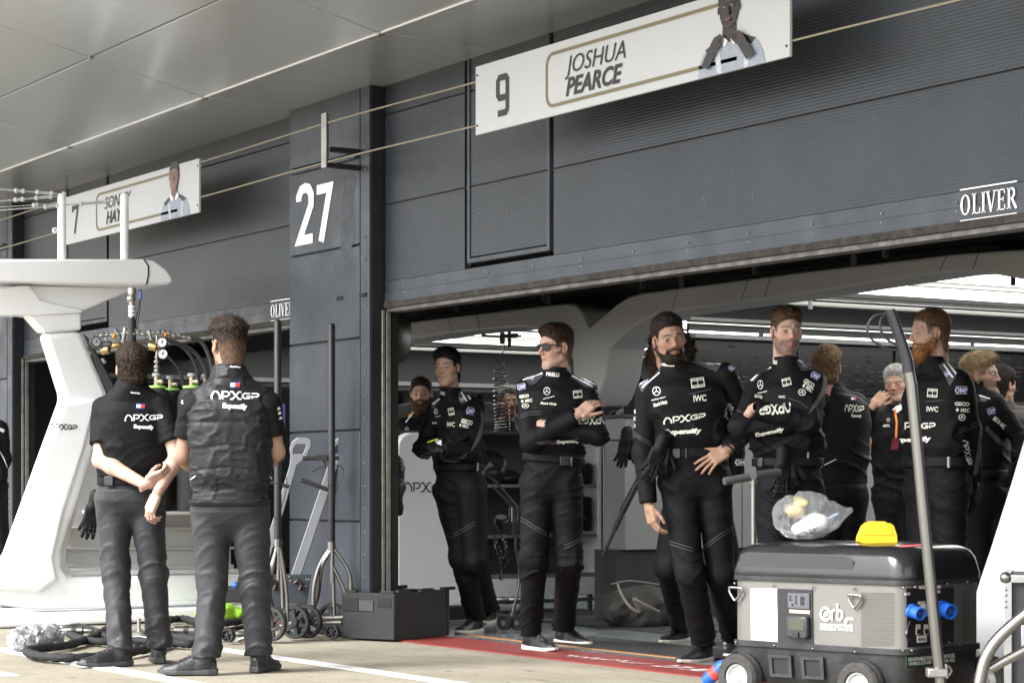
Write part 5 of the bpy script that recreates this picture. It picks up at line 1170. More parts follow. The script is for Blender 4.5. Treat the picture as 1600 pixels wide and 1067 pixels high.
mb = MB(); mb.cyl((XR - .1, yy(758), .38), (XR - .1, yy(772), .46), .02, 8); mb.build('grip', M_steeld, t)
for (px, z, r_) in ((925, .955, .05), (925, .60, .055)):
    t = thing('black_case', 'small black case on the %s shelf against the white end panel' % ('upper' if z > .8 else 'lower'), 'case', (XR - .1, yy(px) - .05, z))
    y = y1 - .13; mb = MB(); mb.box((XR - .24, y - .09, z), (XR - .04, y + .055, z + (.16 if z > .8 else .26))); mb.build('body', M_blackp, t, bev=.02); mb = MB(); mb.box((XR - .04, y - .03, z + .08), (XR - .02, y + .04, z + .11)); mb.build('latch', M_blackp, t, bev=.004)

# white panel with the team logo by the doorway
XL = -1.55
t = thing('logo_panel', 'tall white rounded panel with the team logo just inside the doorway', 'panel', onX(660, 950, XL))
yl, yr = onX(622, 800, XL).y, onX(752, 800, XL).y; zt, zb_ = onX(668, 676, XL).z, onX(668, 948, XL).z; r = .12
out = [(XL, yl, zb_), (XL, yr, zb_), (XL, yr, zt)] + [(XL, yl + r - r * math.sin(a), zt - r + r * math.cos(a)) for a in np.linspace(0, math.pi / 2, 9)]
mb = MB(); mb.prism(out, (-.09, 0, 0)); mb.build('moulded_panel', mat('satin_white_panel', (.84, .85, .86), .4), t, bev=.012, seg=3)
mb = MB(); mb.box((XL - .1, yl + .03, 0), (XL + .05, yr, zb_ - .002)); mb.build('plinth', M_blackp, t)
q = onX(665, 761, XL); g = logo_team(.15); plate('team_logo', g, (XL, onX(664.5, 761, XL).y, q.z), (0, 1, 0), (0, 0, 1), .062, M_black, t, .003)
# round drum by the door edge
c = onY(612, 522, .35); t = thing('round_drum', 'large round black drum with a brushed rim high beside the door guide', 'drum', c)
axd = (RT * .93 - FW * .37); mb = MB(); mb.lathe([(0, -.03), (.17, -.03), (.185, -.02), (.185, .06)], c, axd, 40); mb.build('housing', M_blackp, t)
mb = MB(); mb.lathe([(.186, .0), (.188, .004), (.188, .055), (.18, .06), (0, .06)], c, axd, 40); mb.build('rim', mat('dark_brushed_rim', (.12, .12, .12), .35, .8), t)
# coiled air hose
c0 = atD(785, 527, 16.2); P = []
for k in range(420):
    s = k / 419; y = 534 + s * 137; n = 1 if s < .12 else 0; ph = (s ** 2.1) * 2 * math.pi * 15; rr = .012 + .042 * min(1, s * 2.2)
    b = atD(785 - 6 * math.sin(s * 3.2) * (1 - s) + 0, y, 16.2); P.append(b + RT * rr * math.cos(ph) + FW * rr * math.sin(ph))
t = thing('coiled_air_hose', 'thin black coiled air hose hanging from the lit ceiling between two crew', 'hose', c0)
mb = MB(); mb.tube(P, .0042, 6); mb.build('coil', mat('shiny_black_hose', (.02, .02, .02), .2, coat=.5), t); mb = MB(); mb.cyl(c0 + UP * .03, c0 - UP * .05, .02, 10); mb.cyl(c0 + UP * .35, c0 + UP * .03, .012, 8); mb.build('coupling', M_blackp, t)
mb = MB(); mb.tube([atD(752, 524, 16.2), atD(785, 526, 16.2), atD(815, 525, 16.2)], .01, 6); mb.build('bracket', M_blackp, t)
# air gun trolley with chrome tubes, twin gauges
t = thing('gauge_trolley', 'small chrome tube trolley with two gauges and a black coil, between the two men', 'trolley', onZ(800, 985, 0))
D = 14.6; A_ = lambda x, y, d=0: atD(x, y, D + d)
mb = MB(); mb.tube(crom([A_(762, 744), A_(775, 753), A_(800, 782), A_(810, 800), A_(806, 850), A_(812, 900), A_(800, 962)], 4), .008, 8); mb.tube(crom([A_(768, 758), A_(790, 780), A_(803, 800), A_(806, 835)], 4), .006, 8); mb.tube([A_(812, 895), A_(803, 962, .2)], .008, 8); mb.tube([A_(800, 962), A_(818, 968)], .008, 8); mb.build('tube_frame', M_steel, t)
for (x, y) in ((788, 975), (809, 978)):
    mb = MB(); c = A_(x, y, 0); c.z = .052; mb.lathe([(.018, -.015), (.05, -.015), (.05, .015), (.018, .015)], c, RT * .5 + FW * .85, 20); w_ = mb.build('wheel', M_rubber, t); mb = MB(); mb.lathe([(0, -.017), (.017, -.017), (.017, .017), (0, .017)], c, RT * .5 + FW * .85, 12); mb.build('hub', M_steeld, w_)
for (x, y) in ((783, 812), (787, 817)):
    c = A_(x, y); mb = MB(); mb.lathe([(0, .02), (.04, .02), (.044, .0), (.044, -.028), (0, -.028)], c, UP * .9 - FW * .4, 20); w_ = mb.build('gauge', M_blackp, t); mb = MB(); mb.lathe([(0, .022), (.036, .022)], c, UP * .9 - FW * .4, 20); mb.build('dial', mat('dial_grey', (.3, .31, .32), .3), w_)
mb = MB(); mb.cyl(A_(800, 792), A_(800, 815), .02, 10); mb.cyl(A_(800, 812), A_(802, 840), .009, 8); mb.build('valve', M_steel, t)
P = []
for k in range(260):
    s = k / 259; a = s * 2 * math.pi * 13; b = A_(782 - 9 * math.cos(s * math.pi * 1.5), 845 + 36 * math.sin(s * math.pi)); P.append(b + (UP * math.cos(a) + FW * math.sin(a)) * .033 + RT * .02 * math.sin(s * 9))
mb = MB(); mb.tube(P, .0055, 6); mb.build('hose_coil', mat('shiny_black_hose', (.02, .02, .02), .2, coat=.5), t)
mb = MB(); mb.cyl(A_(783, 880), A_(783, 897), .007, 8); mb.cyl(A_(783, 895), A_(783, 906), .013, 8); mb.build('connector', M_steel, t)
# kit bag under the cabinets, leaning black pole, orange thing by the door, floor mats
c = atD(1000, 920, 15.0); lump('holdall', (c.x, c.y, .12), .17, mat('grey_canvas', (.035, .033, .03), .8, bump=.5, bscale=40, var=.3), 'dark canvas holdall with straps on the garage floor', 'bag', 9, (1.0, 1.7, .95), .5)
t = thing('bag_strap', 'pale webbing strap looped over the dark holdall', 'strap', atD(985, 905, 14.6))
mb = MB(); mb.tube(crom([atD(965, 912, 14.7), atD(972, 930, 14.6), atD(985, 948, 14.55), atD(1000, 955, 14.55), atD(990, 935, 14.5), atD(1003, 942, 14.5), atD(1030, 955, 14.55)], 5), .009, 6); mb.tube(crom([atD(955, 912, 14.8), atD(985, 907, 14.75), atD(1030, 913, 14.8)], 5), .005, 5); mb.build('webbing', mat('strap_beige', (.16, .145, .12), .8), t)
t = thing('camera_monopod', 'black telescopic pole leaning against the grey cabinets', 'pole', atD(950, 862, 15.2))
mb = MB(); mb.tube([atD(1002, 742, 15.1), atD(972, 800, 15.1)], .024, 10); mb.tube([atD(974, 797, 15.1), atD(960, 828, 15.1)], .018, 10); mb.tube([atD(960, 828, 15.1), atD(942, 868, 15.1)], .012, 10); mb.build('telescopic_tube', M_blackp, t)
for k, (px, y_, w_, l_) in enumerate(((1010, .62, 1.9, .55), (1000, 1.75, 1.5, .4))):
    c = onY(px, 1010, y_ + .3); mb = MB(); mb.box((c.x - w_ / 2, y_, -.004), (c.x + w_ / 2, y_ + l_, .006)); tag(mb.build('rubber_mat', M_mat, bev=.002), ('black rubber mat behind the red strip' if k == 0 else 'second black rubber mat further inside by the holdall'), 'mat')
c = onY(612, 940, .5); lump('orange_cloth', (c.x - .03, .5, .42), .04, mat('orange_fabric', (.5, .14, .02), .8), 'orange cloth bundle standing behind the door guide', 'cloth', 3, (1, 1, 3))
lump('tool_bundle', (onY(614, 775, .5).x + .02, .5, .95), .07, M_blackp, 'black tool bundle hanging by the door guide', 'tools', 5, (1, 1, 3.2), .6)
for k, (px, r_) in enumerate(((640, .33), (760, .33), (712, .3))):
    c = atD(px, 645, 19.5); lump('covered_wheel_stack', (c.x, c.y, 1.28), r_, mat('black_cover_cloth', (.004, .004, .0045), .8, spec=.1), 'bulky shape under a black cover behind the %s' % ('white panel', 'coiled hose', 'young man')[k], 'covered stack', 20 + k, (1, 1.3, 1.1), .3)
# ------------------------------------------------------------------ white pit gantry at the left
XG = -2.4
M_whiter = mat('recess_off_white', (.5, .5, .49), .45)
t = thing('pit_gantry', 'white moulded pit gantry with slanted leg, boom and two posts', 'gantry', onX(80, 975, XG))
GP = t
def slab(pts, name, m, x0=0.0, th=.35, bev=.03, par=None, seg=3):
    mb = MB(); mb.prism([onX(x, y, XG) + Vector((x0, 0, 0)) for x, y in pts], (-th, 0, 0)); return mb.build(name, m, par or t, bev=bev, seg=seg)
leg = slab([(67, 520), (128, 517), (170, 614), (152, 690), (118, 800), (97, 862), (98, 885), (108, 901), (385, 897), (388, 942), (165, 950), (60, 953), (-60, 938), (-60, 905), (8, 872), (99, 622)], 'leg_shell', M_white, 0, .13, .045)
slab([(-60, 942), (58, 956), (165, 953), (390, 944), (396, 958), (310, 967), (165, 973), (0, 980), (-60, 982)], 'base_skirt', M_white, .06, .7, .02)
slab([(98, 630), (150, 622), (130, 700), (98, 800), (82, 870), (88, 905), (60, 925), (-60, 915), (-60, 900), (14, 866)], 'leg_facet', M_white, .035, .05, .03, leg)
slab([(43, 492), (128, 488), (128, 516), (68, 520)], 'knee_shell', M_white, .0, .13, .02)
slab([(-60, 458), (-20, 454), (29, 447), (44, 446), (62, 470), (128, 486), (126, 489), (50, 493), (44, 492), (-60, 494)], 'arch_arm', M_white, .02, .24, .03)
slab([(44, 445), (196, 448), (216, 450), (128, 487), (60, 470)], 'neck_shell', M_white, -.02, .26, .03)
slab([(-60, 409), (204, 409), (221, 411), (240, 424), (250, 438), (250, 446), (240, 449), (196, 449), (-60, 441)], 'boom', M_white, .22, .85, .05)
slab([(204, 409.5), (206, 409.5), (213, 420), (213, 434), (210, 448.5), (208, 448.5), (211, 434), (211, 420)], 'boom_joint', M_seam, .225, .86, 0)
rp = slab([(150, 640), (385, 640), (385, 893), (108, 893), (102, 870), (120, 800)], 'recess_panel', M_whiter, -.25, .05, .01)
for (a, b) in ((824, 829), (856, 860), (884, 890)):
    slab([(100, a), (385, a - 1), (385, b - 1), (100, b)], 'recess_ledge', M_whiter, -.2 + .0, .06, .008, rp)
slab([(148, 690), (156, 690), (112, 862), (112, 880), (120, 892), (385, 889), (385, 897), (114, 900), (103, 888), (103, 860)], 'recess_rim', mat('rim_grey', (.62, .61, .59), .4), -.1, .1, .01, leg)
for px in (96.5, 194.5):
    c = onX(px, 412, XG); c.x += .0; top = onX(px, 306, XG); mb = MB(); mb.tube([c, top], .029, 20); p = mb.build('post', M_white, t)
    mb = MB(); mb.lathe([(0, .012), (.02, .012), (.026, 0), (.03, -.012)], top, (0, 0, 1), 20); mb.build('post_cap', M_white, p)
c = onX(86, 360, XG); mb = MB(); mb.lathe([(.008, -.008), (.02, -.008), (.02, .008), (.008, .008)], c, (1, 0, 0), 16); mb.obox(c + Vector((0, .035, .005)), Vector((.012, 0, 0)), Vector((0, .02, 0)), Vector((0, 0, .012))); mb.build('lug', M_white, t, bev=.003)
q = onX(94, 666, XG); a = onX(76, 668, XG); b = onX(113, 664, XG); g = logo_team(.24)
plate('team_logo', g, onX(100, 667, XG) + Vector((.036, -.02, 0)), (0, 1, 0), (0, 0, 1), (b.y - a.y) / 4.9, mat('dark_grey_print', (.05, .05, .055), .5), leg, .003)
# stay wires with turnbuckles
for k, (p0, p1) in enumerate((((100, 304), (-40, 293)), ((98, 306), (-40, 318)), ((196, 313), (-40, 332)), ((98, 318), (-40, 326)))):
    a, b = onX(*p0, XG), onX(*p1, XG); w_ = thing('stay_wire', ['upper white stay wire running left from the first gantry post', 'second white stay wire just below the upper one', 'long stay wire from the second gantry post running left', 'lowest thin stay wire on the first gantry post'][k], 'wire', a, 'gantry stay wires')
    mb = MB(); mb.tube([a, b], .0045 if k < 3 else .003, 6); mb.build('wire_rope', mat('white_wire', (.55, .55, .56), .4), w_)
    mb = MB()
    for s in ((.14, .3), (.46, .54)) if k < 3 else ((.3, .33),):
        p, q = a.lerp(b, s[0]), a.lerp(b, s[1]); mb.cyl(p, q, .010, 8); mb.ball(p, .017, 8); mb.ball(q, .017, 8)
    mb.ball(a, .02, 8); mb.build('turnbuckle', mat('white_wire', (.55, .55, .56), .4), w_)
sh = MB(); sh.box((XG - .5, onX(150, 800, XG).y, .745), (XG + .38, onX(345, 800, XG).y, .775)); sh.build('bottle_shelf', M_whiter, GP, bev=.004)
# black drape down the leg, hanging hose, gas bottles and manifold
DG = 14.7
mb = MB(); mb.prism([atD(x, y, DG) for x, y in ((129, 520), (138, 530), (158, 565), (176, 598), (182, 616), (168, 614), (150, 572))], FW * .04); tag(mb.build('black_netting', mat('net_black', (.012, .012, .013), .9, bump=.6, bscale=90), bev=.006), 'folded black netting hanging down the slanted gantry leg', 'netting')
t = thing('drop_hose', 'thick black hose dropping from the boom tip behind the polo shirt man', 'hose', atD(205, 452, 13.9))
D = 14.3; A_ = lambda x, y, d=0: atD(x, y, D + d)
mb = MB(); mb.tube([A_(206, 497), A_(206, 560), A_(204, 650)], .022, 12); mb.build('hose', M_rubber, t)
mb = MB(); mb.cyl(A_(206, 450), A_(206, 460), .028, 12); mb.cyl(A_(206, 460), A_(206, 475), .02, 12); mb.ball(A_(205, 467), .03, 12); mb.cyl(A_(206, 475), A_(206, 497), .019, 12); mb.build('ball_valve', M_steeld, t, bev=.002)
mb = MB(); 
for k in range(3): mb.cyl(A_(206, 478 + k * 6), A_(206, 482 + k * 6), .0235, 12)
mb.build('hose_clip', mat('silver_tape', (.6, .6, .6), .4), t)
mb = MB(); mb.tube(crom([A_(220, 452), A_(219, 475), A_(216, 500), A_(211, 525), A_(203, 548)], 5), .004, 6); mb.tube(crom([A_(217, 452), A_(218, 470), A_(212, 505), A_(213, 540), A_(222, 600), A_(242, 622)], 5), .004, 6); mb.build('cable', M_blackp, t)
mb = MB(); mb.cyl(A_(219, 455), A_(219, 468), .012, 8); mb.build('plug', mat('blue_plug', (.08, .12, .3), .4), t)
for k, (px, py, dd) in enumerate(((245, 605, 0), (267, 609, .18), (300, 605, .02), (322, 606, .2))):
    lab = ['black jacketed gas bottle directly right of the polo shirt man', 'black jacketed gas bottle set behind with the widest green band', 'black jacketed gas bottle nearest the vest man', 'black jacketed gas bottle half hidden by the vest man'][k]
    b = A_(px, py, dd); t = thing('gas_bottle', lab, 'gas bottle', (b.x, b.y, .78), 'gas bottles on the gantry shelf'); r = .098
    mb = MB(); mb.lathe([(r * .9, -(b.z - .78)), (r, -(b.z - .80)), (r, -.12), (r * .93, -.06), (r * .7, -.015), (.03, 0)], b, (0, 0, 1), 26); mb.build('jacket', mat('jacket_black', (.008, .008, .009), .7, bump=.5, bscale=14, bdist=.02), t)
    mb = MB(); mb.lathe([(.05, -.008), (.058, -.005), (.058, .008), (.03, .012), (0, .012)], b, (0, 0, 1), 20); mb.build('green_collar', mat('lime_green', (.3, .62, .12), .5), t)
    mb = MB(); mb.cyl(b + UP * .012, b + UP * .07, .018, 12); mb.cyl(b + UP * .035, b + UP * .035 + RT * .04 - FW * .01, .016, 12); v = mb.build('valve_body', mat('aged_brass', (.30, .25, .17), .4, .8, var=.3, vscale=60), t)
    mb = MB(); mb.lathe([(0, .09), (.026, .09), (.03, .084), (.03, .07), (0, .07)], b, (0, 0, 1), 16); mb.build('hand_wheel', mat('grey_knob', (.2, .21, .23), .5), v)
t = thing('gas_manifold', 'chrome and brass gas manifold with gauges and regulators under the boom', 'manifold', A_(220, 535))
M_brass = mat('brass', (.45, .32, .14), .3, 1.0, rvar=.1)
mb = MB(); mb.tube([A_(156, 525), A_(190, 521), A_(250, 521), A_(296, 528)], .009, 10); mb.tube([A_(190, 521), A_(205, 514), A_(240, 521)], .008, 8); mb.tube([A_(165, 527), A_(168, 545)], .009, 8); mb.tube([A_(245, 524), A_(245, 600)], .008, 8)
rnd = random.Random(9)
for px in range(158, 298, 8):
    y = 523.5 - 3 * math.sin((px - 158) / 140 * 3.1) + rnd.uniform(-2, 2) + (px > 250) * (px - 250) * .08; r_ = rnd.choice([.013, .017, .02]); mb.cyl(A_(px, y), A_(px + 5, y + .2), r_, 8)
for y in (556, 563, 571, 577): mb.cyl(A_(245, y), A_(245, y + 4), rnd.choice([.014, .02]), 8)
for (a, b) in (((180, 515), (188, 530)), ((196, 512), (192, 536)), ((232, 516), (236, 532)), ((160, 560), (165, 567))): mb.cyl(A_(*a), A_(*b), .014, 8)
mb.build('pipework', M_steel, t, bev=.0015)
mb = MB()
for (a, b, r_) in (((158, 548), (172, 546), .03), ((172, 542), (188, 538), .018), ((232, 540), (247, 543), .028), ((226, 541), (233, 541), .016), ((240, 541), (252, 541), .02)): mb.lathe([(0, 0), (r_ * .8, 0), (r_, .01), (r_, (A_(*b) - A_(*a)).length * .8), (r_ * .6, (A_(*b) - A_(*a)).length)], A_(*a), A_(*b) - A_(*a), 14)
mb.build('regulator', M_brass, t)
mb = MB()
for (a, b, r_) in (((161, 540), (174, 539), .028), ((219, 541), (232, 542), .026)): mb.lathe([(0, -.005), (r_ * .9, -.005), (r_, .003), (r_, (A_(*b) - A_(*a)).length), (0, (A_(*b) - A_(*a)).length)], A_(*a), A_(*b) - A_(*a), 14)
mb.build('control_knob', M_blackp, t)
mb = MB()
for px in (176, 257): mb.cyl(A_(px, 525 - (px > 200) * 3), A_(px + 3, 525.5 - (px > 200) * 3), .02, 12)
mb.build('orange_ring', mat('orange_ring', (.75, .25, .04), .5), t)
for (px, py, yw) in ((150, 534, .75), (253, 535, .0), (254, 553, .1)):
    c = A_(px, py, -.05); ad = (-FW * .9 + RT * yw + UP * .1).normalized(); mb = MB(); mb.lathe([(0, -.03), (.034, -.03), (.036, -.004), (.036, .004), (.031, .008), (.029, .003)], c, ad, 22); gq = mb.build('gauge', M_blackp, t)
    mb = MB(); mb.lathe([(0, .003), (.029, .003)], c, ad, 22); mb.build('dial', mat('dial_white', (.55, .56, .55), .4), gq); mb = MB(); mb.tube([c + ad * .005, c + ad * .005 + UP * .018 + RT * .006], .002, 5); mb.ball(c + ad * .005, .006, 6); mb.build('needle', M_blackp, gq)
for k, P in enumerate(([(297, 528), (312, 532), (325, 552), (334, 590), (336, 640)], [(262, 532), (285, 542), (303, 565), (312, 600), (314, 640)], [(255, 530), (282, 538), (305, 552), (322, 580), (328, 640)], [(256, 552), (272, 566), (285, 590), (290, 640)], [(248, 552), (268, 563), (280, 580), (284, 605)])):
    mb = MB(); mb.tube(crom([A_(x, y, .05 + .03 * k) for x, y in P], 6), (.014, .011, .014, .008, .006)[k], 8); tag(mb.build('gas_hose', M_rubber), ['outermost black hose arching from the manifold end to behind the vest', 'inner black hose arching down beside the middle gauge', 'thick middle black hose arching from under the gauges', 'thin black hose dropping from the lower gauge', 'thinnest black hose close beside the lower gauge'][k], 'hose', 'hoses arching from the manifold')
# ------------------------------------------------------------------ wheeled pole stands, jacks, crate, hoses
def wheel(par, c, r, wd, ax, spokes=True):
    mb = MB(); mb.lathe([(r * .8, -wd / 2), (r * .97, -wd / 2), (r, -wd / 3), (r, wd / 3), (r * .97, wd / 2), (r * .8, wd / 2), (r * .78, 0), (r * .8, -wd / 2)], c, ax, 30); w_ = mb.build('wheel', M_rubber, par)
    A = Vector(ax).normalized(); U = A.orthogonal().normalized(); V = A.cross(U); mb = MB(); mb.lathe([(0, -wd * .55), (r * .25, -wd * .55), (r * .25, wd * .55), (0, wd * .55)], c, ax, 16)
    for k in range(6):
        a = k * math.pi / 3; d = U * math.cos(a) + V * math.sin(a); e = A.cross(d); mb.obox(c + d * r * .52, d * r * .3, e * r * .11, A * wd * .22)
    mb.build('spokes', M_blackp, w_); return w_
def pole_stand(px, D, top, junc, legs, bars, wheels, label, yg):
    A_ = lambda x, y, d=0: atD(x, y, D + d); t = thing('pole_stand', label, 'pole stand', onZ(px, yg, 0), 'padded pole stands by the pillar')
    mb = MB(); mb.tube([A_(px, junc), A_(px, top + 3), A_(px, top + 1), A_(px, top)], [.023, .023, .019, .008], 16); mb.build('padded_pole', M_blackp, t)
    mb = MB(); mb.cyl(A_(px, junc + 8), A_(px, junc - 4), .026, 14); mb.cyl(A_(px + 1, junc + 6), A_(px + 1, junc + 60), .014, 12); mb.build('socket', M_steel, t)
    mb = MB()
    for y in (junc - 38, junc - 92): mb.cyl(A_(px, y), A_(px, y + 2), .0245, 16)
    mb.build('joint_ring', M_seam, t)
    for L in legs: mb = MB(); mb.tube(crom([A_(*p) for p in L], 5), .0125, 10); mb.build('leg', M_steel, t)
    for L in bars: mb = MB(); mb.tube([A_(*p) for p in L], .014, 10); mb.build('base_bar', M_steeld, t)
    for (x, y, r_, ax, d) in wheels: c = A_(x, y, d); c.z = r_ + .0; wheel(t, c, r_, .035, ax)
    return t, A_
axw = RT * .45 + FW * .9
t, A_ = pole_stand(434, 13.6, 499, 846, [[(434, 852), (424, 885), (417, 920), (419, 965), (421, 985)], [(436, 852), (443, 890), (448, 930), (449, 975)], [(432, 856), (425, 895), (422, 930, .2), (430, 960, .3)], [(436, 870), (440, 900), (442, 950)]], [[(421, 983), (455, 973)], [(449, 975), (372, 1000)]],
    [(424, 983, .105, axw, 0), (461, 973, .105, axw, .2), (357, 998, .042, axw, -.1)], 'tall black padded pole on chrome tripod right behind the vest man', 1005)
mb = MB(); mb.tube([A_(415, 714), A_(445, 716)], .014, 8); mb.obox(A_(434, 715), RT * .03, FW * .03, UP * .02); mb.tube([A_(410, 750), A_(452, 760)], .012, 8); mb.build('clamp_bar', M_blackp, t)
mb = MB(); mb.tube(crom([A_(440, 735), A_(448, 750), A_(445, 775), A_(437, 800)], 5), .003, 6); mb.build('cable', M_blackp, t)
t, A_ = pole_stand(518, 13.9, 505, 850, [[(516, 856), (500, 882), (491, 915), (489, 950), (488, 972)], [(521, 856), (538, 880), (547, 900), (548, 925)], [(520, 885), (535, 915), (540, 935)], [(517, 860), (503, 885), (497, 930, .1), (485, 960, .2)], [(519, 870), (521, 920), (522, 965)]], [[(488, 966), (536, 964)], [(488, 973), (533, 972)]],
    [(480, 970, .105, axw, -.05), (520, 981, .045, axw, -.1)], 'tall black padded pole on chrome tripod in front of the numbered pillar', 995)
mb = MB(); mb.tube([A_(473, 716), A_(530, 715)], .013, 8); mb.obox(A_(503, 715), RT * .03, FW * .02, UP * .018); mb.tube(crom([A_(505, 718), A_(508, 728), A_(498, 730), A_(488, 737)], 4), .006, 6); mb.build('clamp_bar', M_blackp, t)
mb = MB(); mb.tube([A_(471, 750), A_(513, 765)], .014, 10); mb.tube([A_(513, 765), A_(516, 765)], .017, 10); mb.build('side_grip', M_blackp, t)
mb = MB(); mb.tube(crom([A_(524, 726), A_(536, 732), A_(533, 750), A_(523, 770)], 5), .003, 6); mb.build('cable', M_blackp, t)
# jacks with D handles leaning on the pillar
M_jack = mat('satin_aluminium_arm', (.22, .225, .24), .35, .5, rvar=.05)
for k, (dx, lab, base) in enumerate(((0, 'silver jack arm with D handle leaning left, partly behind the vest man', (452, 925)), (64, 'silver jack arm with D handle leaning behind the padded pole at the pillar', (492, 925)))):
    D = 14.15; A_ = lambda x, y, d=0: atD(x + dx, y, D + d); t = thing('jack', lab, 'jack', onZ(440 + dx, 985, 0), 'jacks leaning at the pillar')
    outer = [(465, 683), (480, 683), (486, 687), (486, 697), (480, 711), (472, 720), (464, 726), (460, 740), (418, 884), (404, 884), (452, 728), (454, 712), (452, 702), (456, 690)] if k == 0 else [(465, 683), (480, 683), (486, 687), (486, 697), (480, 711), (470, 720), (464, 726), (404, 905), (388, 905), (448, 728), (450, 712), (452, 702), (456, 690)]
    inner = [(464, 694), (477, 694), (478, 698), (473, 709), (458, 709), (459, 700)]
    o3 = [A_(*p) for p in outer]; i3 = [A_(*p) for p in inner]
    bm = bmesh.new(); vo = [bm.verts.new(p) for p in o3]; vi = [bm.verts.new(p) for p in i3]; eo = [bm.edges.new((vo[i], vo[(i + 1) % len(vo)])) for i in range(len(vo))]; ei = [bm.edges.new((vi[i], vi[(i + 1) % len(vi)])) for i in range(len(vi))]
    bmesh.ops.triangle_fill(bm, use_beauty=True, edges=eo + ei); r_ = bmesh.ops.extrude_face_region(bm, geom=bm.faces[:]); bmesh.ops.translate(bm, vec=FW * .025, verts=[v for v in r_['geom'] if isinstance(v, bmesh.types.BMVert)]); bmesh.ops.recalc_face_normals(bm, faces=bm.faces)
    me = bpy.data.meshes.new('arm'); bm.to_mesh(me); bm.free(); me.materials.append(M_jack); o = bpy.data.objects.new('arm', me); COL.objects.link(o); o.parent = t; o.matrix_parent_inverse = t.matrix_basis.inverted(); b_ = o.modifiers.new('bevel', 'BEVEL'); b_.width = .004; b_.segments = 2; b_.limit_method = 'ANGLE'
    mb = MB(); B = lambda x, y, d=0: atD(x, y, D - .1 + d); x0, y0 = base
    mb.prism([B(x0 - 10, y0 - 28), B(x0 - 4 - 3 * k, y0 - 28), B(x0 - 4 - 3 * k, y0 - 24), B(x0 - 14, y0 + 24), B(x0 - 20, y0 + 34), B(x0 - 50, y0 + 20), B(x0 - 46, y0 - 28)], FW * .03); mb.build('base_plate', mat('black_steel_plate', (.035, .04, .047), .45, .4, var=.2), t, bev=.003)
    mb = MB()
    for (px, py) in ((x0 - 13, y0 - 20), (x0 - 9, y0 - 20), (x0 - 17, y0 - 10), (x0 - 40, y0 - 24), (x0 - 38, y0 - 18), (x0 - 14, y0 - 9)): mb.ball(B(px, py, -.003), .006, 8)
    mb.build('bolt', M_greyl, t)
    mb = MB(); mb.tube(crom([B(x0 - 32, y0 - 14, -.02), B(x0 - 26, y0 - 18, -.02), B(x0 - 21, y0 - 12, -.02), B(x0 - 24, y0 - 4, -.02)], 4), .012, 8); mb.build('release_lever', mat('dark_red_lever', (.02, .005, .005), .4), t)
    c = B(x0 + (9 if k == 0 else 27), 973 - 3 * k, 0); c.z = .105; wheel(t, c, .105, .035, axw)
# black foam crate
pA, pB, pC = atD(533, 996, 13.9), atD(616, 1000, 13.68), atD(699, 989, 14.33)
for p in (pA, pB, pC): p.z = 0
u = (pA - pB).normalized(); v = Vector((-u.y, u.x, 0)); v = v if v.dot(pC - pB) > 0 else -v; Lu, Lv, Hc = (pA - pB).length, .60, .285
t = thing('foam_crate', 'open black foam crate with notched rim at the foot of the numbered pillar', 'crate', (pB + u * Lu / 2 + v * Lv / 2)); M_foam = mat('black_speckled_foam', (.016, .016, .017), .75, var=.8, vscale=130, bump=.6, bscale=160, bdist=.004)
Pq = lambda a, b, z: pB + u * a + v * b + UP * z; w_ = .035
mb = MB()
mb.obox(Pq(Lu / 2, w_ / 2, Hc / 2 + .0), u * Lu / 2, v * w_ / 2, UP * Hc / 2); mb.obox(Pq(Lu / 2, Lv - w_ / 2, Hc / 2), u * Lu / 2, v * w_ / 2, UP * Hc / 2)
mb.obox(Pq(w_ / 2, Lv / 2, Hc / 2), u * w_ / 2, v * (Lv / 2 - w_), UP * Hc / 2); mb.obox(Pq(Lu - w_ / 2, Lv / 2, Hc / 2), u * w_ / 2, v * (Lv / 2 - w_), UP * Hc / 2); mb.obox(Pq(Lu / 2, Lv / 2, .025), u * (Lu / 2 - w_), v * (Lv / 2 - w_), UP * .02)
mb.build('walls', M_foam, t, bev=.006)
mb = MB()
for (a, b, la, lb) in ((.06, .0, .05, .012), (Lu - .06, 0, .05, .012)): mb.obox(Pq(a, .016, Hc + .007), u * la, v * .014, UP * .008)
for b in (.12, .36, .6): mb.obox(Pq(.016, b, Hc + .009), u * .014, v * .07, UP * .01); mb.obox(Pq(Lu - .016, b, Hc + .009), u * .014, v * .07, UP * .01)
mb.build('rim_notches', M_foam, t, bev=.004)
mb = MB(); mb.obox(Pq(Lu * .52, -.002, Hc * .72), u * .055, v * .004, UP * .033); mb.build('grip_pad', mat('foam_pad_grey', (.045, .045, .048), .8, var=.4, vscale=150), t, bev=.003)
mb = MB(); mb.obox(Pq(Lu * .82, -.001, Hc * .74), u * .06, v * .003, UP * .042); mb.obox(Pq(Lu * .18, -.001, Hc * .8), u * .05, v * .003, UP * .03); mb.build('label_recess', mat('foam_dark', (.009, .009, .01), .8), t, bev=.002)
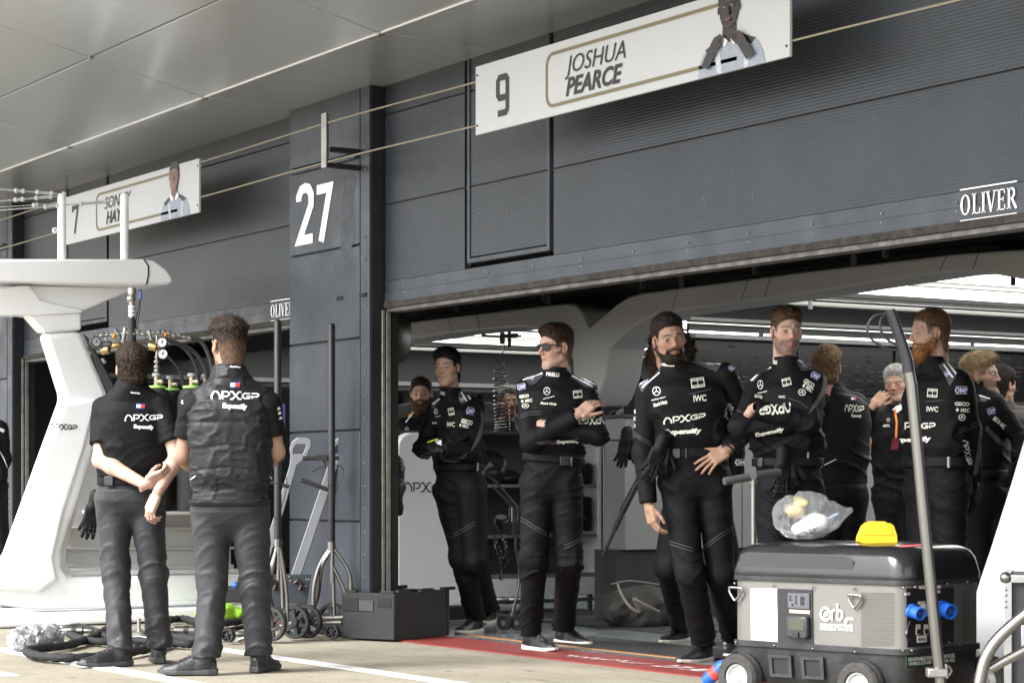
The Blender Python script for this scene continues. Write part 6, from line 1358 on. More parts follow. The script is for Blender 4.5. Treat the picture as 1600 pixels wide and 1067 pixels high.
# silver foil pack, sleeved hoses, hi-vis bundle on the ground
fn = lambda P: (np.linalg.norm((P - np.array(C0, np.float32)) @ MR / np.array([.30, .12, .085], np.float32), axis=-1) ** 1 - 1) * .08 + .014 * (1 - 2 * np.abs(noise3(P, (13, 13, 17), 3))) + .006 * (1 - 2 * np.abs(noise3(P, (40, 40, 40), 5)))
c = onZ(58, 1012, 0); C0 = (c.x, c.y, .06); ux = (onZ(105, 1003, 0) - onZ(8, 1018, 0)).normalized(); MR = np.array([[ux.x, -ux.y, 0], [ux.y, ux.x, 0], [0, 0, 1]], np.float32)
V, Fq = surface_nets(lambda P: smax(fn(P), .0 - P[:, 2], .01), np.array(C0) - .42, np.array(C0) + .42, .0085)
M_foil = mat('crumpled_clear_foil', (.55, .56, .57), .2, .6, bump=.6, bscale=18, bdist=.03, var=.3, vscale=14)
tag(np_mesh('foil_pack', V, Fq, M_foil), 'crumpled silver foil pack lying on the ground at the gantry foot', 'foil pack')
M_slv = mat('black_gathered_sleeve', (.009, .009, .01), .75, bump=.9, bscale=70, bdist=.01, stretch=(1, 1, 1))
def gz(x, y, z=.03): return onZ(x, y, z)
hoses = [([(262, 1003), (235, 1012), (180, 1022), (110, 1027), (60, 1024), (42, 1017), (60, 1012), (110, 1006), (150, 992), (172, 978), (185, 968)], .03, 'large loop of black sleeved hose left of the polo shirt man'),
         ([(108, 990), (130, 998), (160, 1002), (200, 1000), (255, 1003), (292, 1006), (305, 1003), (298, 997), (262, 992), (240, 985)], .028, 'black sleeved hose crossing between the two men seen from behind'),
         ([(95, 985), (120, 978), (150, 985), (175, 1000), (215, 1012)], .024, 'short black hose trailing out of the foil pack'),
         ([(262, 968), (285, 966), (310, 971), (345, 973), (385, 969), (400, 966)], .03, 'black hose lying across the hi vis bundle'),
         ([(312, 955), (345, 952), (372, 960), (390, 975), (350, 985), (345, 992)], .02, 'thin black hose curling between the legs of the vest man')]
for k, (P, r_, lab) in enumerate(hoses):
    r_ = r_ * .8; pts = crom([gz(x, y, r_) for x, y in P], 9); rr = [r_ * (1 + .12 * math.sin(i * 1.9 + k) + .06 * math.sin(i * .7)) for i in range(len(pts))]; mb = MB(); mb.tube(pts, rr, 12); tag(mb.build('sleeved_hose', M_slv), lab, 'hose', 'hoses lying by the gantry')
c = onZ(300, 972, .0); lump('hi_vis_bundle', (c.x, c.y + .2, .06), .09, mat('hi_vis_yellow', (.3, .6, .03), .6, bump=.4), 'crumpled hi vis yellow cloth behind the two men', 'cloth', 7, (1.2, 2.1, .7), .5)
c = onZ(365, 962, .0); lump('hi_vis_bundle', (c.x, c.y, .05), .08, mat('hi_vis_yellow', (.3, .6, .03), .6), 'small hi vis yellow piece showing between the vest man legs', 'cloth', 8, (1.2, 1.6, .6), .5)
for k, (x, y) in enumerate(((115, 985), (290, 985), (352, 990))):
    c = onZ(x, y, .04); t = thing('hose_coupling', ['chrome coupling block next to the foil pack', 'chrome coupling lying by the hi vis cloth', 'chrome coupling between the legs of the vest man'][k], 'coupling', (c.x, c.y, 0), 'chrome hose couplings')
    mb = MB(); mb.cyl(c - RT * .07, c + RT * .06, .03, 12); mb.cyl(c + RT * .06, c + RT * .12, .018, 10); mb.cyl(c - RT * .11, c - RT * .07, .02, 10); mb.build('body', M_steel, t, bev=.002); mb = MB(); mb.cyl(c - RT * .01, c + RT * .02, .034, 12); mb.build('ring', M_blackp, t)
t = thing('levelling_foot', 'small black levelling foot under the gantry base', 'foot', onZ(217, 990, 0)); c = onZ(217, 990, 0); mb = MB(); mb.lathe([(.07, 0), (.07, .012), (.02, .03), (.012, .03), (.012, .1), (0, .1)], c, (0, 0, 1), 20); mb.build('pad', M_steeld, t)
mb = MB(); c = onX(120, 972, XG); mb.box((XG - .55, -3.2, .0), (XG - .12, .05, .06)); mb.build('under_frame', M_blk, GP)
# things in the shadows behind the vest man: toolbox with blue handle
t = thing('toolbox', 'dark toolbox with a blue valve on top between the vest man and the jacks', 'toolbox', atD(372, 930, 14.8)); A_ = lambda x, y, d=0: atD(x, y, 14.8 + d)
mb = MB(); mb.obox(A_(374, 928), RT * .1, FW * .1, UP * .05); mb.build('case', M_blackp, t, bev=.01); mb = MB(); mb.ball(A_(367, 914), .025, 10, sc=(1.3, 1, 1)); mb.ball(A_(377, 915), .018, 10); mb.build('blue_valve', mat('blue_plastic', (.03, .13, .5), .35), t)
# ------------------------------------------------------------------ battery power cart in the foreground
gA, gB, gC = atD(1138, 900, 9.9), atD(1418, 900, 9.25), atD(1521, 900, 9.7)
for p in (gA, gB, gC): p.z = 0
gu = (gB - gA).normalized(); gv = Vector((-gu.y, gu.x, 0)); gv = gv if gv.dot(gC - gB) > 0 else -gv; GU = (gB - gA).length; GV = abs((gC - gB).dot(gv)) + .02
def G(a, b, z): return gA + gu * a + gv * b + UP * z
def onF(px, py, off=0.0):   # front face
    d = ray(px, py); n = gv; o = gA - gv * off; return EYE + d * ((o - EYE).dot(n) / d.dot(n))
def onS(px, py, off=0.0):   # right side face
    d = ray(px, py); n = gu; o = gB + gu * off; return EYE + d * ((o - EYE).dot(n) / d.dot(n))
M_taupe = mat('taupe_metal_panel', (.155, .15, .138), .38, .35, var=.05, vscale=5, rvar=.06)
M_gloss = mat('gloss_black_abs', (.012, .012, .013), .22, var=.1, coat=.2, rvar=.08, vscale=4)
M_satin = mat('scuffed_black_abs', (.02, .02, .021), .5, var=.6, vscale=9, bump=.15, rvar=.1)
t = thing('power_cart', 'battery power cart with taupe sides and gloss black lid in the foreground', 'power cart', (gA + gB + gC) / 3); GT = t
def plan(e, r, n=7):
    P = []
    for (cx, cy, a0) in ((GU + e, GV + e, 0), (-e, GV + e, 90), (-e, -e, 180), (GU + e, -e, 270)):
        sx = 1 if cx > 0.3 else -1; sy = 1 if cy > .3 else -1
        for k in range(n + 1):
            a = R(a0 + 90 * k / n); P.append((cx - sx * r + r * math.cos(a), cy - sy * r + r * math.sin(a)))
    return P
def loft(levels, name, m, par, bev=0.0):
    mb = MB(); o = None; n = None
    for (z, e, r) in levels:
        P = plan(e, r); n = len(P); mb.v += [tuple(G(a, b, z)) for a, b in P]
    for i in range(len(levels) - 1):
        for k in range(n): mb.f.append((i * n + k, i * n + (k + 1) % n, (i + 1) * n + (k + 1) % n, (i + 1) * n + k)); mb.m.append(0)
    mb.f.append(tuple(range(n))[::-1]); mb.m.append(0); mb.f.append(tuple((len(levels) - 1) * n + k for k in range(n))); mb.m.append(0)
    return mb.build(name, m, par, bev=bev, smooth=50)
loft([(.265, -.004, .085), (.535, -.004, .085)], 'side_panels', M_taupe, t)
lid = loft([(.55, .006, .09), (.57, .008, .09), (.64, -.004, .1), (.672, -.018, .11), (.690, -.05, .12), (.699, -.12, .1), (.703, -.2, .06)], 'lid', M_gloss, t)
bd = loft([(.532, .008, .09), (.552, .008, .09)], 'upper_band', M_satin, t, .002); lb = loft([(.243, .008, .09), (.268, .008, .09)], 'lower_band', M_satin, t, .002)
loft([(.085, -.03, .07), (.12, -.012, .085), (.243, -.004, .085)], 'chassis', M_satin, t)
# recessed bar moulded into the lid front
P = [onF(x, y, .004) for x, y in ((1148, 893), (1150, 868), (1160, 861), (1325, 868), (1334, 878), (1330, 898), (1152, 890))]
mb = MB(); mb.prism([onF(x, y, .0045) for x, y in ((1152, 890), (1157, 866), (1166, 862), (1322, 867), (1334, 877), (1331, 897), (1322, 898))], gv * .004); mb.build('lid_recess', mat('lid_inset', (.03, .03, .033), .35), lid, bev=.002)
mb = MB()
for (x, y) in ((1148, 911), (1207, 914), (1269, 917), (1334, 919), (1412, 918), (1150, 1003), (1210, 1008), (1270, 1013), (1336, 1018), (1411, 1016)):
    mb.ball(onF(x, y, .009), .006, 8)
for (x, y) in ((1430, 917), (1480, 912), (1512, 909), (1425, 1016), (1483, 1003), (1500, 1007)): mb.ball(onS(x, y, .009), .006, 8)
mb.build('bolt', M_steel, t)
# notice, control recess, sockets
def fplate(pts, name, m, off, par, th=.003, bev=0):
    mb = MB(); mb.prism([onF(x, y, off) for x, y in pts], gv * th); return mb.build(name, m, par, bev=bev)
def splate(pts, name, m, off, par, th=.003, bev=0):
    mb = MB(); mb.prism([onS(x, y, off) for x, y in pts], gu * -th); return mb.build(name, m, par, bev=bev)
def R3(x0, y0, x1, y1, sk=0.0): return [(x0, y0), (x1, y0 + sk), (x1, y1 + sk), (x0, y1)]
z2 = lambda x, y: (1100 + x * .3253, 720 + y * .3253)
Z = lambda L: [z2(*p) for p in L]
nt_ = fplate(Z([(222, 610), (350, 612), (354, 868), (226, 858)]), 'paper_notice', mat('paper', (.5, .51, .53), .6), .0005, t)
mb = MB(); rnd = random.Random(2)
for k in range(26):
    y = 640 + k * 7.6; 
    if k in (2, 9, 10, 17, 23): continue
    x0, x1 = (262, 312) if k < 2 else (234, 234 + rnd.uniform(50, 108))
    p = [onF(*z2(a, b), .0016) for a, b in ((x0, y), (x1, y + .4), (x1, y + 3), (x0, y + 2.6))]; mb.add(p, [(0, 1, 2, 3)])
mb.build('printed_lines', mat('faint_print', (.35, .35, .4), .6), nt_, smooth=0)
fplate(Z([(355, 612), (520, 618), (524, 882), (358, 872)]), 'control_recess', M_blackp, .001, t)
cp = fplate(Z([(400, 632), (504, 636), (506, 712), (402, 706)]), 'control_panel', mat('panel_grey', (.07, .075, .085), .4), .008, t, .006, .002)
mb = MB()
for (x, y, s) in ((470, 660, 9), (470, 682, 9), (412, 650, 4), (412, 665, 4), (440, 650, 4), (440, 665, 4), (440, 680, 4), (425, 690, 4)):
    p = [onF(*z2(x + a * s, y + b * s), .011) for a, b in ((-1, -1), (1, -1), (1, 1), (-1, 1))]; mb.prism(p, gv * .003)
mb.build('switch', M_blackp, cp)
mb = MB()
for k in range(7):
    for q in range(3): x, y = 408 + q * 22, 644 + k * 8; mb.add([onF(*z2(x + a, y + b), .0093) for a, b in ((0, 0), (9, 0), (9, 2), (0, 2))], [(0, 1, 2, 3)])
mb.build('panel_print', M_greyl, cp, smooth=0)
fplate(Z([(410, 712), (508, 718), (508, 734), (410, 728)]), 'pink_strip', mat('pink_tape', (.5, .36, .3), .6), .006, t)
sb = fplate(Z([(392, 742), (490, 746), (494, 848), (478, 856), (396, 846)]), 'socket_box', mat('grey_black_box', (.03, .03, .032), .35), .03, t, .028, .008)
fplate(Z([(404, 754), (478, 757), (480, 816), (406, 810)]), 'socket_window', mat('smoked_window', (.06, .065, .05), .1), .0335, sb, .003, .003)
fplate(Z([(420, 820), (450, 822), (450, 852), (422, 850)]), 'latch', M_blackp, .04, sb, .008, .002)
# perforated areas
mb = MB()
for r_ in range(27):
    for c_ in range(17):
        x, y = 755 + c_ * 9.6 + (r_ % 2) * 4.8, 634 + r_ * 9.6 + c_ * .1; p = [onF(*z2(x + a, y + b), .0 + .0015) for a, b in ((0, -3.6), (2.6, 0), (0, 3.6), (-2.6, 0))]; mb.add(p, [(0, 1, 2, 3)])
mb.build('perforation', mat('punched_hole', (.018, .017, .015), .8), t, smooth=0)
# side recess with blue sockets
sr_ = splate(Z([(972, 612), (1200, 604), (1200, 872), (978, 896)]), 'socket_recess', M_blackp, .001, t)
mb = MB()
for r_ in range(26):
    for c_ in range(5):
        x, y = 1242 + c_ * 8, 620 + r_ * 9.4 + (c_ % 2) * 4.7; p = [onS(*z2(x + a, y + b), .0018) for a, b in ((0, -3.4), (2.2, 0), (0, 3.4), (-2.2, 0))]; mb.add(p, [(0, 1, 2, 3)])
mb.build('perforation', mat('punched_hole', (.018, .017, .015), .8), t, smooth=0)
M_blue = mat('blue_socket_plastic', (.015, .09, .42), .35)
for (x, y, r_) in ((1004, 718, .027), (1150, 708, .033)):
    c = onS(*z2(x - 10, y), .002); ad = (gu * .8 - UP * .15 - gv * .25).normalized(); mb = MB(); mb.lathe([(0, 0), (r_ * 1.1, 0), (r_ * 1.1, .02), (r_ * .95, .018), (r_, .06), (r_, .066), (r_ * .78, .066), (r_ * .75, .05), (0, .05)], c, ad, 24); s_ = mb.build('blue_socket', M_blue, t)
    mb = MB(); U_ = ad.orthogonal().normalized(); V_ = ad.cross(U_)
    for k in range(3): a = k * 2.09 + .3; mb.cyl(c + ad * .05 + (U_ * math.cos(a) + V_ * math.sin(a)) * r_ * .4, c + ad * .064 + (U_ * math.cos(a) + V_ * math.sin(a)) * r_ * .4, .004, 8)
    mb.build('pin', mat('brass', (.45, .32, .14), .3, 1.0), s_)
c = onS(*z2(1047, 715), .002); mb = MB(); mb.lathe([(0, 0), (.026, 0), (.026, .02), (.018, .026), (0, .026)], c, gu, 20); mb.build('round_socket', mat('grey_socket', (.16, .18, .2), .4), t)
for (x0, y0, x1, y1) in ((1035, 598, 1138, 614), (1030, 674, 1064, 688), (1100, 622, 1135, 636), (968, 632, 990, 646)): splate(Z([(x0, y0), (x1, y0 - 2), (x1, y1 - 2), (x0, y1)]), 'label_strip', mat('cream_label', (.5, .44, .36), .6), .003, t)
for x in (1030, 1068):
    p_ = splate(Z([(x - 11, 784), (x + 10, 783), (x + 10, 832), (x - 11, 834)]), 'outlet', mat('cream_label', (.5, .44, .36), .6), .003, t); c = onS(*z2(x, 818), .006); mb = MB(); mb.lathe([(0, 0), (.011, 0), (.011, .004), (0, .004)], c, gu, 14); mb.build('outlet_hole', M_blackp, p_)
sk_ = splate(Z([(1025, 838), (1070, 836), (1070, 868), (1025, 872)]), 'asset_sticker', mat('paper', (.5, .51, .53), .6), .0035, t)
mb = MB()
for k in range(10): x = 1030 + k * 3.8; mb.add([onS(*z2(x + a, 858 + b), .005) for a, b in ((0, -8), (2, -8), (2, 4), (0, 4))], [(0, 1, 2, 3)])
mb.build('bars', M_black, sk_, smooth=0)
for x in (985, 1140):
    mb = MB(); mb.tube(crom([onS(*z2(x + 5, 770), .02), onS(*z2(x - 12, 830), .03), onS(*z2(x, 862), .015)], 6), .005, 6); mb.build('cable', M_blackp, t)
# tie down rings
for (x, y) in ((152, 632), (724, 668)):
    P = [onF(*z2(x + a, y + b), .014) for a, b in ((-24, -26), (22, -22), (30, -16), (24, 8), (2, 32), (-6, 34), (-28, -2), (-30, -22))]; mb = MB(); mb.tube(crom(P, 3, True), .0055, 8, closed=True); mb.build('tie_ring', M_steel, t)
# fork pockets
for (x0, y0) in ((308, 928), (462, 938)):
    mb = MB(); o = [(x0, y0), (x0 + 108, y0 + 4), (x0 + 114, y0 + 112), (x0 + 8, y0 + 106)]; i = [(x0 + 16, y0 + 16), (x0 + 94, y0 + 19), (x0 + 98, y0 + 96), (x0 + 22, y0 + 91)]
    O = [onF(*z2(*p), .012) for p in o]; I = [onF(*z2(*p), .012) for p in i]; O2 = [p + gv * .012 for p in O]; I2 = [p + gv * .012 for p in I]
    for k in range(4): q = (k + 1) % 4; mb.hexa([O[k], O[q], I[q], I[k], O2[k], O2[q], I2[q], I2[k]])
    f_ = mb.build('fork_pocket', M_satin, t); mb = MB(); mb.add([p + gv * .009 for p in I], [(0, 1, 2, 3)]); mb.build('pocket_opening', M_blk, f_, smooth=0)
# wheels
def cartwheel(c, r, wd, ax):
    mb = MB(); mb.lathe([(r * .52, -wd * .3), (r * .6, -wd * .48), (r * .86, -wd * .5), (r * .97, -wd * .33), (r, -wd * .12), (r * .985, -wd * .1), (r * .985, -wd * .06), (r, -wd * .04), (r, wd * .04), (r * .985, wd * .06), (r * .985, wd * .1), (r, wd * .12), (r * .97, wd * .33), (r * .86, wd * .5), (r * .6, wd * .48), (r * .52, wd * .3)], c, ax, 40); w_ = mb.build('wheel', mat('dusty_tyre', (.035, .033, .031), .75, var=.35, vscale=30, bump=.4, bscale=60), GT)
    mb = MB()
    for k in range(60):
        a = k * math.pi / 30; A = Vector(ax).normalized(); U = A.orthogonal().normalized(); V = A.cross(U); d = U * math.cos(a) + V * math.sin(a); e = A.cross(d)
        for s in (-.3, .3): mb.obox(c + d * r * .985 + A * wd * s, d * r * .012, e * r * .02, A * wd * .06)
    mb.build('tread', M_rubber, w_)
    mb = MB(); mb.lathe([(0, wd * .2), (r * .18, wd * .32), (r * .2, wd * .24), (r * .42, wd * .12), (r * .5, wd * .34), (r * .54, wd * .36), (r * .54, -wd * .3), (0, -wd * .3)], c, ax, 30); mb.build('rim', mat('white_wheel_rim', (.42, .43, .42), .4, var=.25, vscale=40), w_)
for (px, dd) in ((1157, .02), (1345, .02)):
    c = onF(px, 1050, dd); c.z = .107; cartwheel(c, .107, .075, -gv)
for (px,) in ((1538,),):
    c = G(GU - .02, GV - .0, .1); c.z = .107; c = c + gu * .03; cartwheel(c, .107, .075, -gv)
c = G(.12, GV - .02, .107); cartwheel(c, .107, .075, gv)
# lettering
def fq(x0, y0, x1, y1, sk): return [z2(x0, y1), z2(x1, y1 + sk), z2(x1, y0 + sk), z2(x0, y0)]
def flat_on(g, quad, onfn, m, name, off=.0025):
    v_ = np.asarray(g[0], float); lo = v_.min(0); hi = v_.max(0); s = (v_ - lo) / (hi - lo); bl, br, tr, tl = [np.array(q) for q in quad]
    px = (1 - s[:, :1]) * (1 - s[:, 1:]) * bl + s[:, :1] * (1 - s[:, 1:]) * br + s[:, :1] * s[:, 1:] * tr + (1 - s[:, :1]) * s[:, 1:] * tl
    mb = MB(); mb.add([onfn(a, b, off) for a, b in px], g[1]); return mb.build(name, m, GT, smooth=0)
M_lw = mat('off_white_print', (.62, .62, .6), .5)
orb = join2d([circ2d(.42, .5, .40, 26, .17), poly2d([(.3, .22), (.62, .42), (.6, .62), (.4, .7), (.26, .48)]), strokes2d([[(.98, .1), (.98, .62), (1.08, .74), (1.25, .76)]], .17), strokes2d([[(1.45, 1.2), (1.45, .1)], [(1.45, .66), (1.68, .76), (1.88, .62), (1.88, .28), (1.68, .12), (1.45, .2)]], .17)])
flat_on(orb, fq(556, 682, 668, 768, 3), onF, M_lw, 'cart_logo')
flat_on(text2d('8', .05), fq(672, 756, 688, 780, 0), onF, M_lw, 'cart_lettering'); flat_on(text2d('kWh', .03), fq(688, 748, 717, 764, 1), onF, M_lw, 'cart_lettering')
flat_on(text2d('PORTABLE SILENT POWER', .018), fq(558, 779, 716, 794, 6), onF, M_lw, 'cart_lettering'); flat_on(text2d('ONBIO.CO.UK  01494 326 922', .018), fq(558, 797, 716, 811, 6), onF, M_lw, 'cart_lettering')
grn = splate(Z([(972, 940), (1210, 914), (1210, 970), (972, 994)]), 'green_sign', mat('dark_green_sign', (.008, .04, .02), .5), .004, t)
def sq(x0, y0, x1, y1, sk): return [z2(x0, y1), z2(x1, y1 + sk), z2(x1, y0 + sk), z2(x0, y0)]
flat_on(text2d('RENEWABLE FILM & TV SERVICES', .018), sq(982, 944, 1204, 962, -20), onS, M_lw, 'sign_lettering', .0065); flat_on(text2d('ONBIO.CO.UK  01494 326 922', .018), sq(982, 966, 1204, 982, -20), onS, M_lw, 'sign_lettering', .0065)
mb = MB(); mb.tube(crom([onS(*z2(1150, 985), .03), onS(*z2(1175, 985), .03), onS(*z2(1188, 1010), .03), onS(*z2(1165, 1040), .03)], 5), .005, 6); mb.ball(onS(*z2(1157, 988), .03), .014, 10); mb.build('tow_cable', mat('grey_cable', (.4, .4, .4), .4), t)
# tow handle
a = G(.1, GV + .03, .3); c = atD(1178, 850, (a - EYE).dot(FW)); top = atD(1177, 752, (a - EYE).dot(FW))
mb = MB(); mb.tube([c - UP * .3, top], .0125, 14); mb.tube([top - UP * .01, top + UP * .012], .02, 12); mb.build('handle_stem', M_steel, t)
D = (a - EYE).dot(FW)
for (p0, p1) in (((1131, 752), (1170, 745)), ((1178, 743), (1218, 738))):
    mb = MB(); mb.tube([atD(*p0, D - .06), atD(*p1, D - .02 if p1[0] < 1175 else D + .03)], .019, 16); mb.build('foam_grip', mat('grey_foam_grip', (.045, .045, .048), .85, bump=.4, bscale=200), t, bev=.004)
# yellow case, plastic bag, red tape strip on the lid
c = onZ(1372, 848, .700); t = thing('yellow_box', 'small bright yellow plastic case standing on the black lid', 'case', c); D = (c - EYE).dot(FW)
prof = [(1342, 846), (1343, 838), (1350, 822), (1357, 816), (1360, 816), (1361, 814.5), (1384, 814.5), (1386, 817), (1391, 817), (1397, 821), (1402, 836), (1403, 847), (1395, 849), (1346, 848)]
mb = MB(); mb.prism([atD(x, y, D - .02) for x, y in prof], FW * .09); mb.build('shell', mat('yellow_plastic', (.68, .44, .012), .4), t, bev=.009, seg=3)
mb = MB(); mb.prism([atD(x, y, D - .0225) for x, y in ((1352, 824), (1359, 820), (1388, 820), (1393, 825), (1396, 836), (1349, 836))], FW * .003); mb.build('raised_face', mat('yellow_plastic', (.80, .52, .015), .4), t, bev=.0012)
mb = MB(); mb.add([onZ(1404, 851.8, .7075), onZ(1441, 849.5, .7075), onZ(1443, 852, .7075), onZ(1406, 854.5, .7075)], [(0, 1, 2, 3)]); tag(mb.build('red_tape', mat('red_tape', (.6, .05, .06), .4), smooth=0), 'strip of red tape on the black lid beside the yellow case', 'tape')
c = onZ(1262, 846, .700); t = thing('plastic_bag', 'clear crumpled plastic bag holding brushes on the black lid', 'bag', c); D = (c - EYE).dot(FW) + .02; o = np.array(atD(1262, 806, D), np.float32)
MW = np.array([list(RT), list(FW), list(UP)], np.float32)
def bagf(P):
    q = (P - o) @ MW.T; e = ell(q, (-.012, 0, .0), (.135, .1, .105)); e = smin(e, cone(q, (.06, 0, -.01), (.19, 0, .025), .06, .006), .05); e = smax(e, -(q[:, 2] + .098), .02)
    w_ = q + .02 * np.stack([noise3(q, (20, 20, 20), 1), noise3(q, (20, 20, 20), 2), noise3(q, (20, 20, 20), 3)], -1)
    return e - .008 * (1 - 2.2 * np.abs(noise3(w_, (22, 16, 14), 4))) - .003 * (1 - 2 * np.abs(noise3(w_, (50, 40, 34), 6)))
V, Fq = surface_nets(bagf, o - .26, o + .26, .0052); np_mesh('film', V, Fq, mat('clear_film', (.86, .88, .9), .16, trans=.8, alpha=.42, bump=.6, bscale=30, bdist=.02, ior=1.25), t)
mb = MB(); cc = Vector(tuple(float(q) for q in o))
mb.ball(cc - RT * .055 + UP * .02, .036, 14, sc=(1.4, 1, .8)); b_ = mb.build('brush_head', mat('straw_bristle', (.42, .3, .14), .9, bump=.8, bscale=200), t)
mb = MB(); mb.ball(cc - RT * .03 + UP * .055, .022, 12, sc=(1.8, 1, .7)); mb.build('yellow_piece', mat('pale_yellow', (.75, .55, .16), .5), t)
mb = MB(); mb.ball(cc + RT * .03 - UP * .03, .06, 16, sc=(1.2, 1, .7)); mb.ball(cc - RT * .02 - UP * .055, .045, 14, sc=(1.4, 1, .7)); mb.build('white_wrapping', mat('white_film', (.75, .76, .78), .5, bump=.6, bscale=40), t)
mb = MB(); mb.tube(crom([cc + RT * .02 - UP * .012, cc + RT * .07 - UP * .016, cc + RT * .13 + UP * .01], 4), .006, 6); mb.build('blue_fold', mat('pale_blue_film', (.35, .42, .55), .4), t)
# black printed scribble marks on the bag
mb = MB(); rnd = random.Random(4)
bv = BVHTree.FromPolygons([tuple(q) for q in V], [tuple(q) for q in Fq])
for k in range(46):
    if k < 16: x, y = 1216 + rnd.uniform(0, 14), 812 - k * 1.1 + rnd.uniform(-1, 1)
    else: x, y = 1246 + (k - 16) * 1.0 + rnd.uniform(-2, 2), 838 - (k - 16) * .35 + rnd.uniform(-4, 4)
    a, l = rnd.uniform(0, 3.1), rnd.uniform(1, 2.4); q = []
    for (sx, sy) in ((-1, -.25), (1, -.25), (1, .25), (-1, .25)):
        X = x + l * (sx * math.cos(a) - sy * math.sin(a)); Y = y + l * (sx * math.sin(a) + sy * math.cos(a)); h_ = bv.ray_cast(EYE, ray(X, Y).normalized(), 30)
        if h_[0] is None: break
        q.append(h_[0] - ray(X, Y).normalized() * .002)
    if len(q) == 4: mb.add(q, [(0, 1, 2, 3)])
if mb.f: mb.build('printed_marks', M_black, t, smooth=0)
# bent steel pole with cable loops
D = 8.75; A_ = lambda x, y, d=0: atD(x, y, D + d); t = thing('bent_pole', 'tall bent steel pole with a black upper end in front of the power cart', 'pole', A_(1478, 1137))
mb = MB(); mb.tube([A_(1478, 1135), A_(1464, 1010), A_(1441, 780), A_(1424, 600), A_(1417, 566)], .0225, 20); mb.build('steel_tube', M_steel, t)
mb = MB(); mb.tube([A_(1420, 582), A_(1417, 563), A_(1408, 534), A_(1392, 488)], [.0235, .0235, .022, .021], 18); mb.tube([A_(1392, 489), A_(1391, 484)], .019, 14); mb.build('black_sleeve', mat('black_anodised', (.05, .05, .055), .3, .7), t)
mb = MB(); mb.obox(A_(1464, 1050), RT * .04, FW * .03, UP * .018); mb.build('clamp', M_steeld, t, bev=.006)
for k, P in enumerate(([(1390, 489), (1366, 494), (1355, 512), (1362, 530), (1382, 543), (1403, 547)], [(1389, 490), (1377, 498), (1376, 515), (1386, 530), (1404, 540)])):
    mb = MB(); mb.tube(crom([A_(x, y, .02 * k) for x, y in P], 7), .005, 8); mb.build('cable_loop', M_blackp, t)
# white shell at the right edge, flight case and tube frame
XS = onF(1540, 900).x; pS = atD(1545, 900, 10.6)
t = thing('white_shell', 'smooth white moulded shell cut off by the right edge', 'shell', (pS.x, pS.y, 0))
def pl(x, y): d = ray(x, y); return EYE + d * ((pS.x - EYE.x) / d.x)
out = [(1640, 560), (1612, 645), (1600, 682), (1580, 750), (1558, 820), (1546, 858), (1530, 905), (1521, 935), (1517, 955), (1517.5, 976), (1523, 1003), (1535, 1031), (1556, 1062), (1590, 1086), (1700, 1090), (1700, 560)]
mb = MB(); mb.prism([pl(*p) for p in out], (.32, 0, 0)); mb.build('moulding', mat('satin_white_shell', (.5, .5, .52), .35), t, bev=.012, seg=3)
D = 8.6; A_ = lambda x, y, d=0: atD(x, y, D + d); t = thing('flight_case', 'aluminium edged flight case at the bottom right corner', 'flight case', A_(1600, 1100))
ex = (RT * .97 - FW * .25).normalized(); ey = (FW * .97 + RT * .25).normalized(); o0 = A_(1570, 900); zt = o0.z; zb_ = .12
mb = MB(); mb.obox(o0 + ex * .36 + ey * .3 + UP * ((zb_ - zt) / 2), ex * .355, ey * .29, UP * (zt - zb_) / 2 * .99); mb.build('case_body', M_black, t)
mb = MB()
for (a, b) in (((0, 0), (0, 1)),): mb.obox(o0 + UP * (zb_ - zt) / 2 + ex * .012, ex * .015, ey * .015, UP * (zt - zb_) / 2)
mb.obox(o0 + ex * .35 - UP * .01, ex * .35, ey * .015, UP * .014); mb.obox(o0 + ex * .35 + UP * (zb_ - zt + .01), ex * .35, ey * .015, UP * .014); mb.obox(o0 + ey * .3 - UP * .01, ex * .014, ey * .3, UP * .014); mb.obox(o0 + ex * .4 - UP * .07, ex * .3, ey * .008, UP * .03)
mb.build('aluminium_edge', mat('aluminium', (.35, .35, .36), .35, .9, rvar=.1), t, bev=.002)
mb = MB()
for z in (-.005, zb_ - zt + .012): mb.ball(o0 + ex * .004 + UP * z - ey * .006, .023, 14)
for k in range(4): mb.ball(o0 + ex * .004 - ey * .016 - UP * (.05 + .022 * k), .006, 8)
mb.build('corner_ball', M_steel, t); mb = MB(); mb.obox(o0 + ex * .11 - ey * .004 - UP * .24, ex * .05, ey * .006, UP * .055); mb.build('latch_plate', mat('aluminium', (.35, .35, .36), .35, .9), t, bev=.006)
mb = MB(); mb.obox(o0 + ex * .11 - ey * .012 - UP * .24, ex * .022, ey * .006, UP * .03); mb.build('latch_handle', mat('blue_steel', (.12, .2, .4), .3, .7), t, bev=.003)
D = 7.9; A_ = lambda x, y, d=0: atD(x, y, D + d); t = thing('tube_frame', 'polished bent tube frame in the bottom right corner', 'tube frame', A_(1530, 1178))
mb = MB(); mb.tube(crom([A_(1520, 1150), A_(1532, 1060), A_(1545, 1018), A_(1572, 985), A_(1625, 942), A_(1700, 890)], 7), .021, 16); mb.build('upper_tube', M_steel, t); mb = MB(); mb.tube([A_(1546, 1045, .02), A_(1600, 1016, .02), A_(1680, 975, .02)], .017, 14); mb.build('lower_tube', M_steel, t)
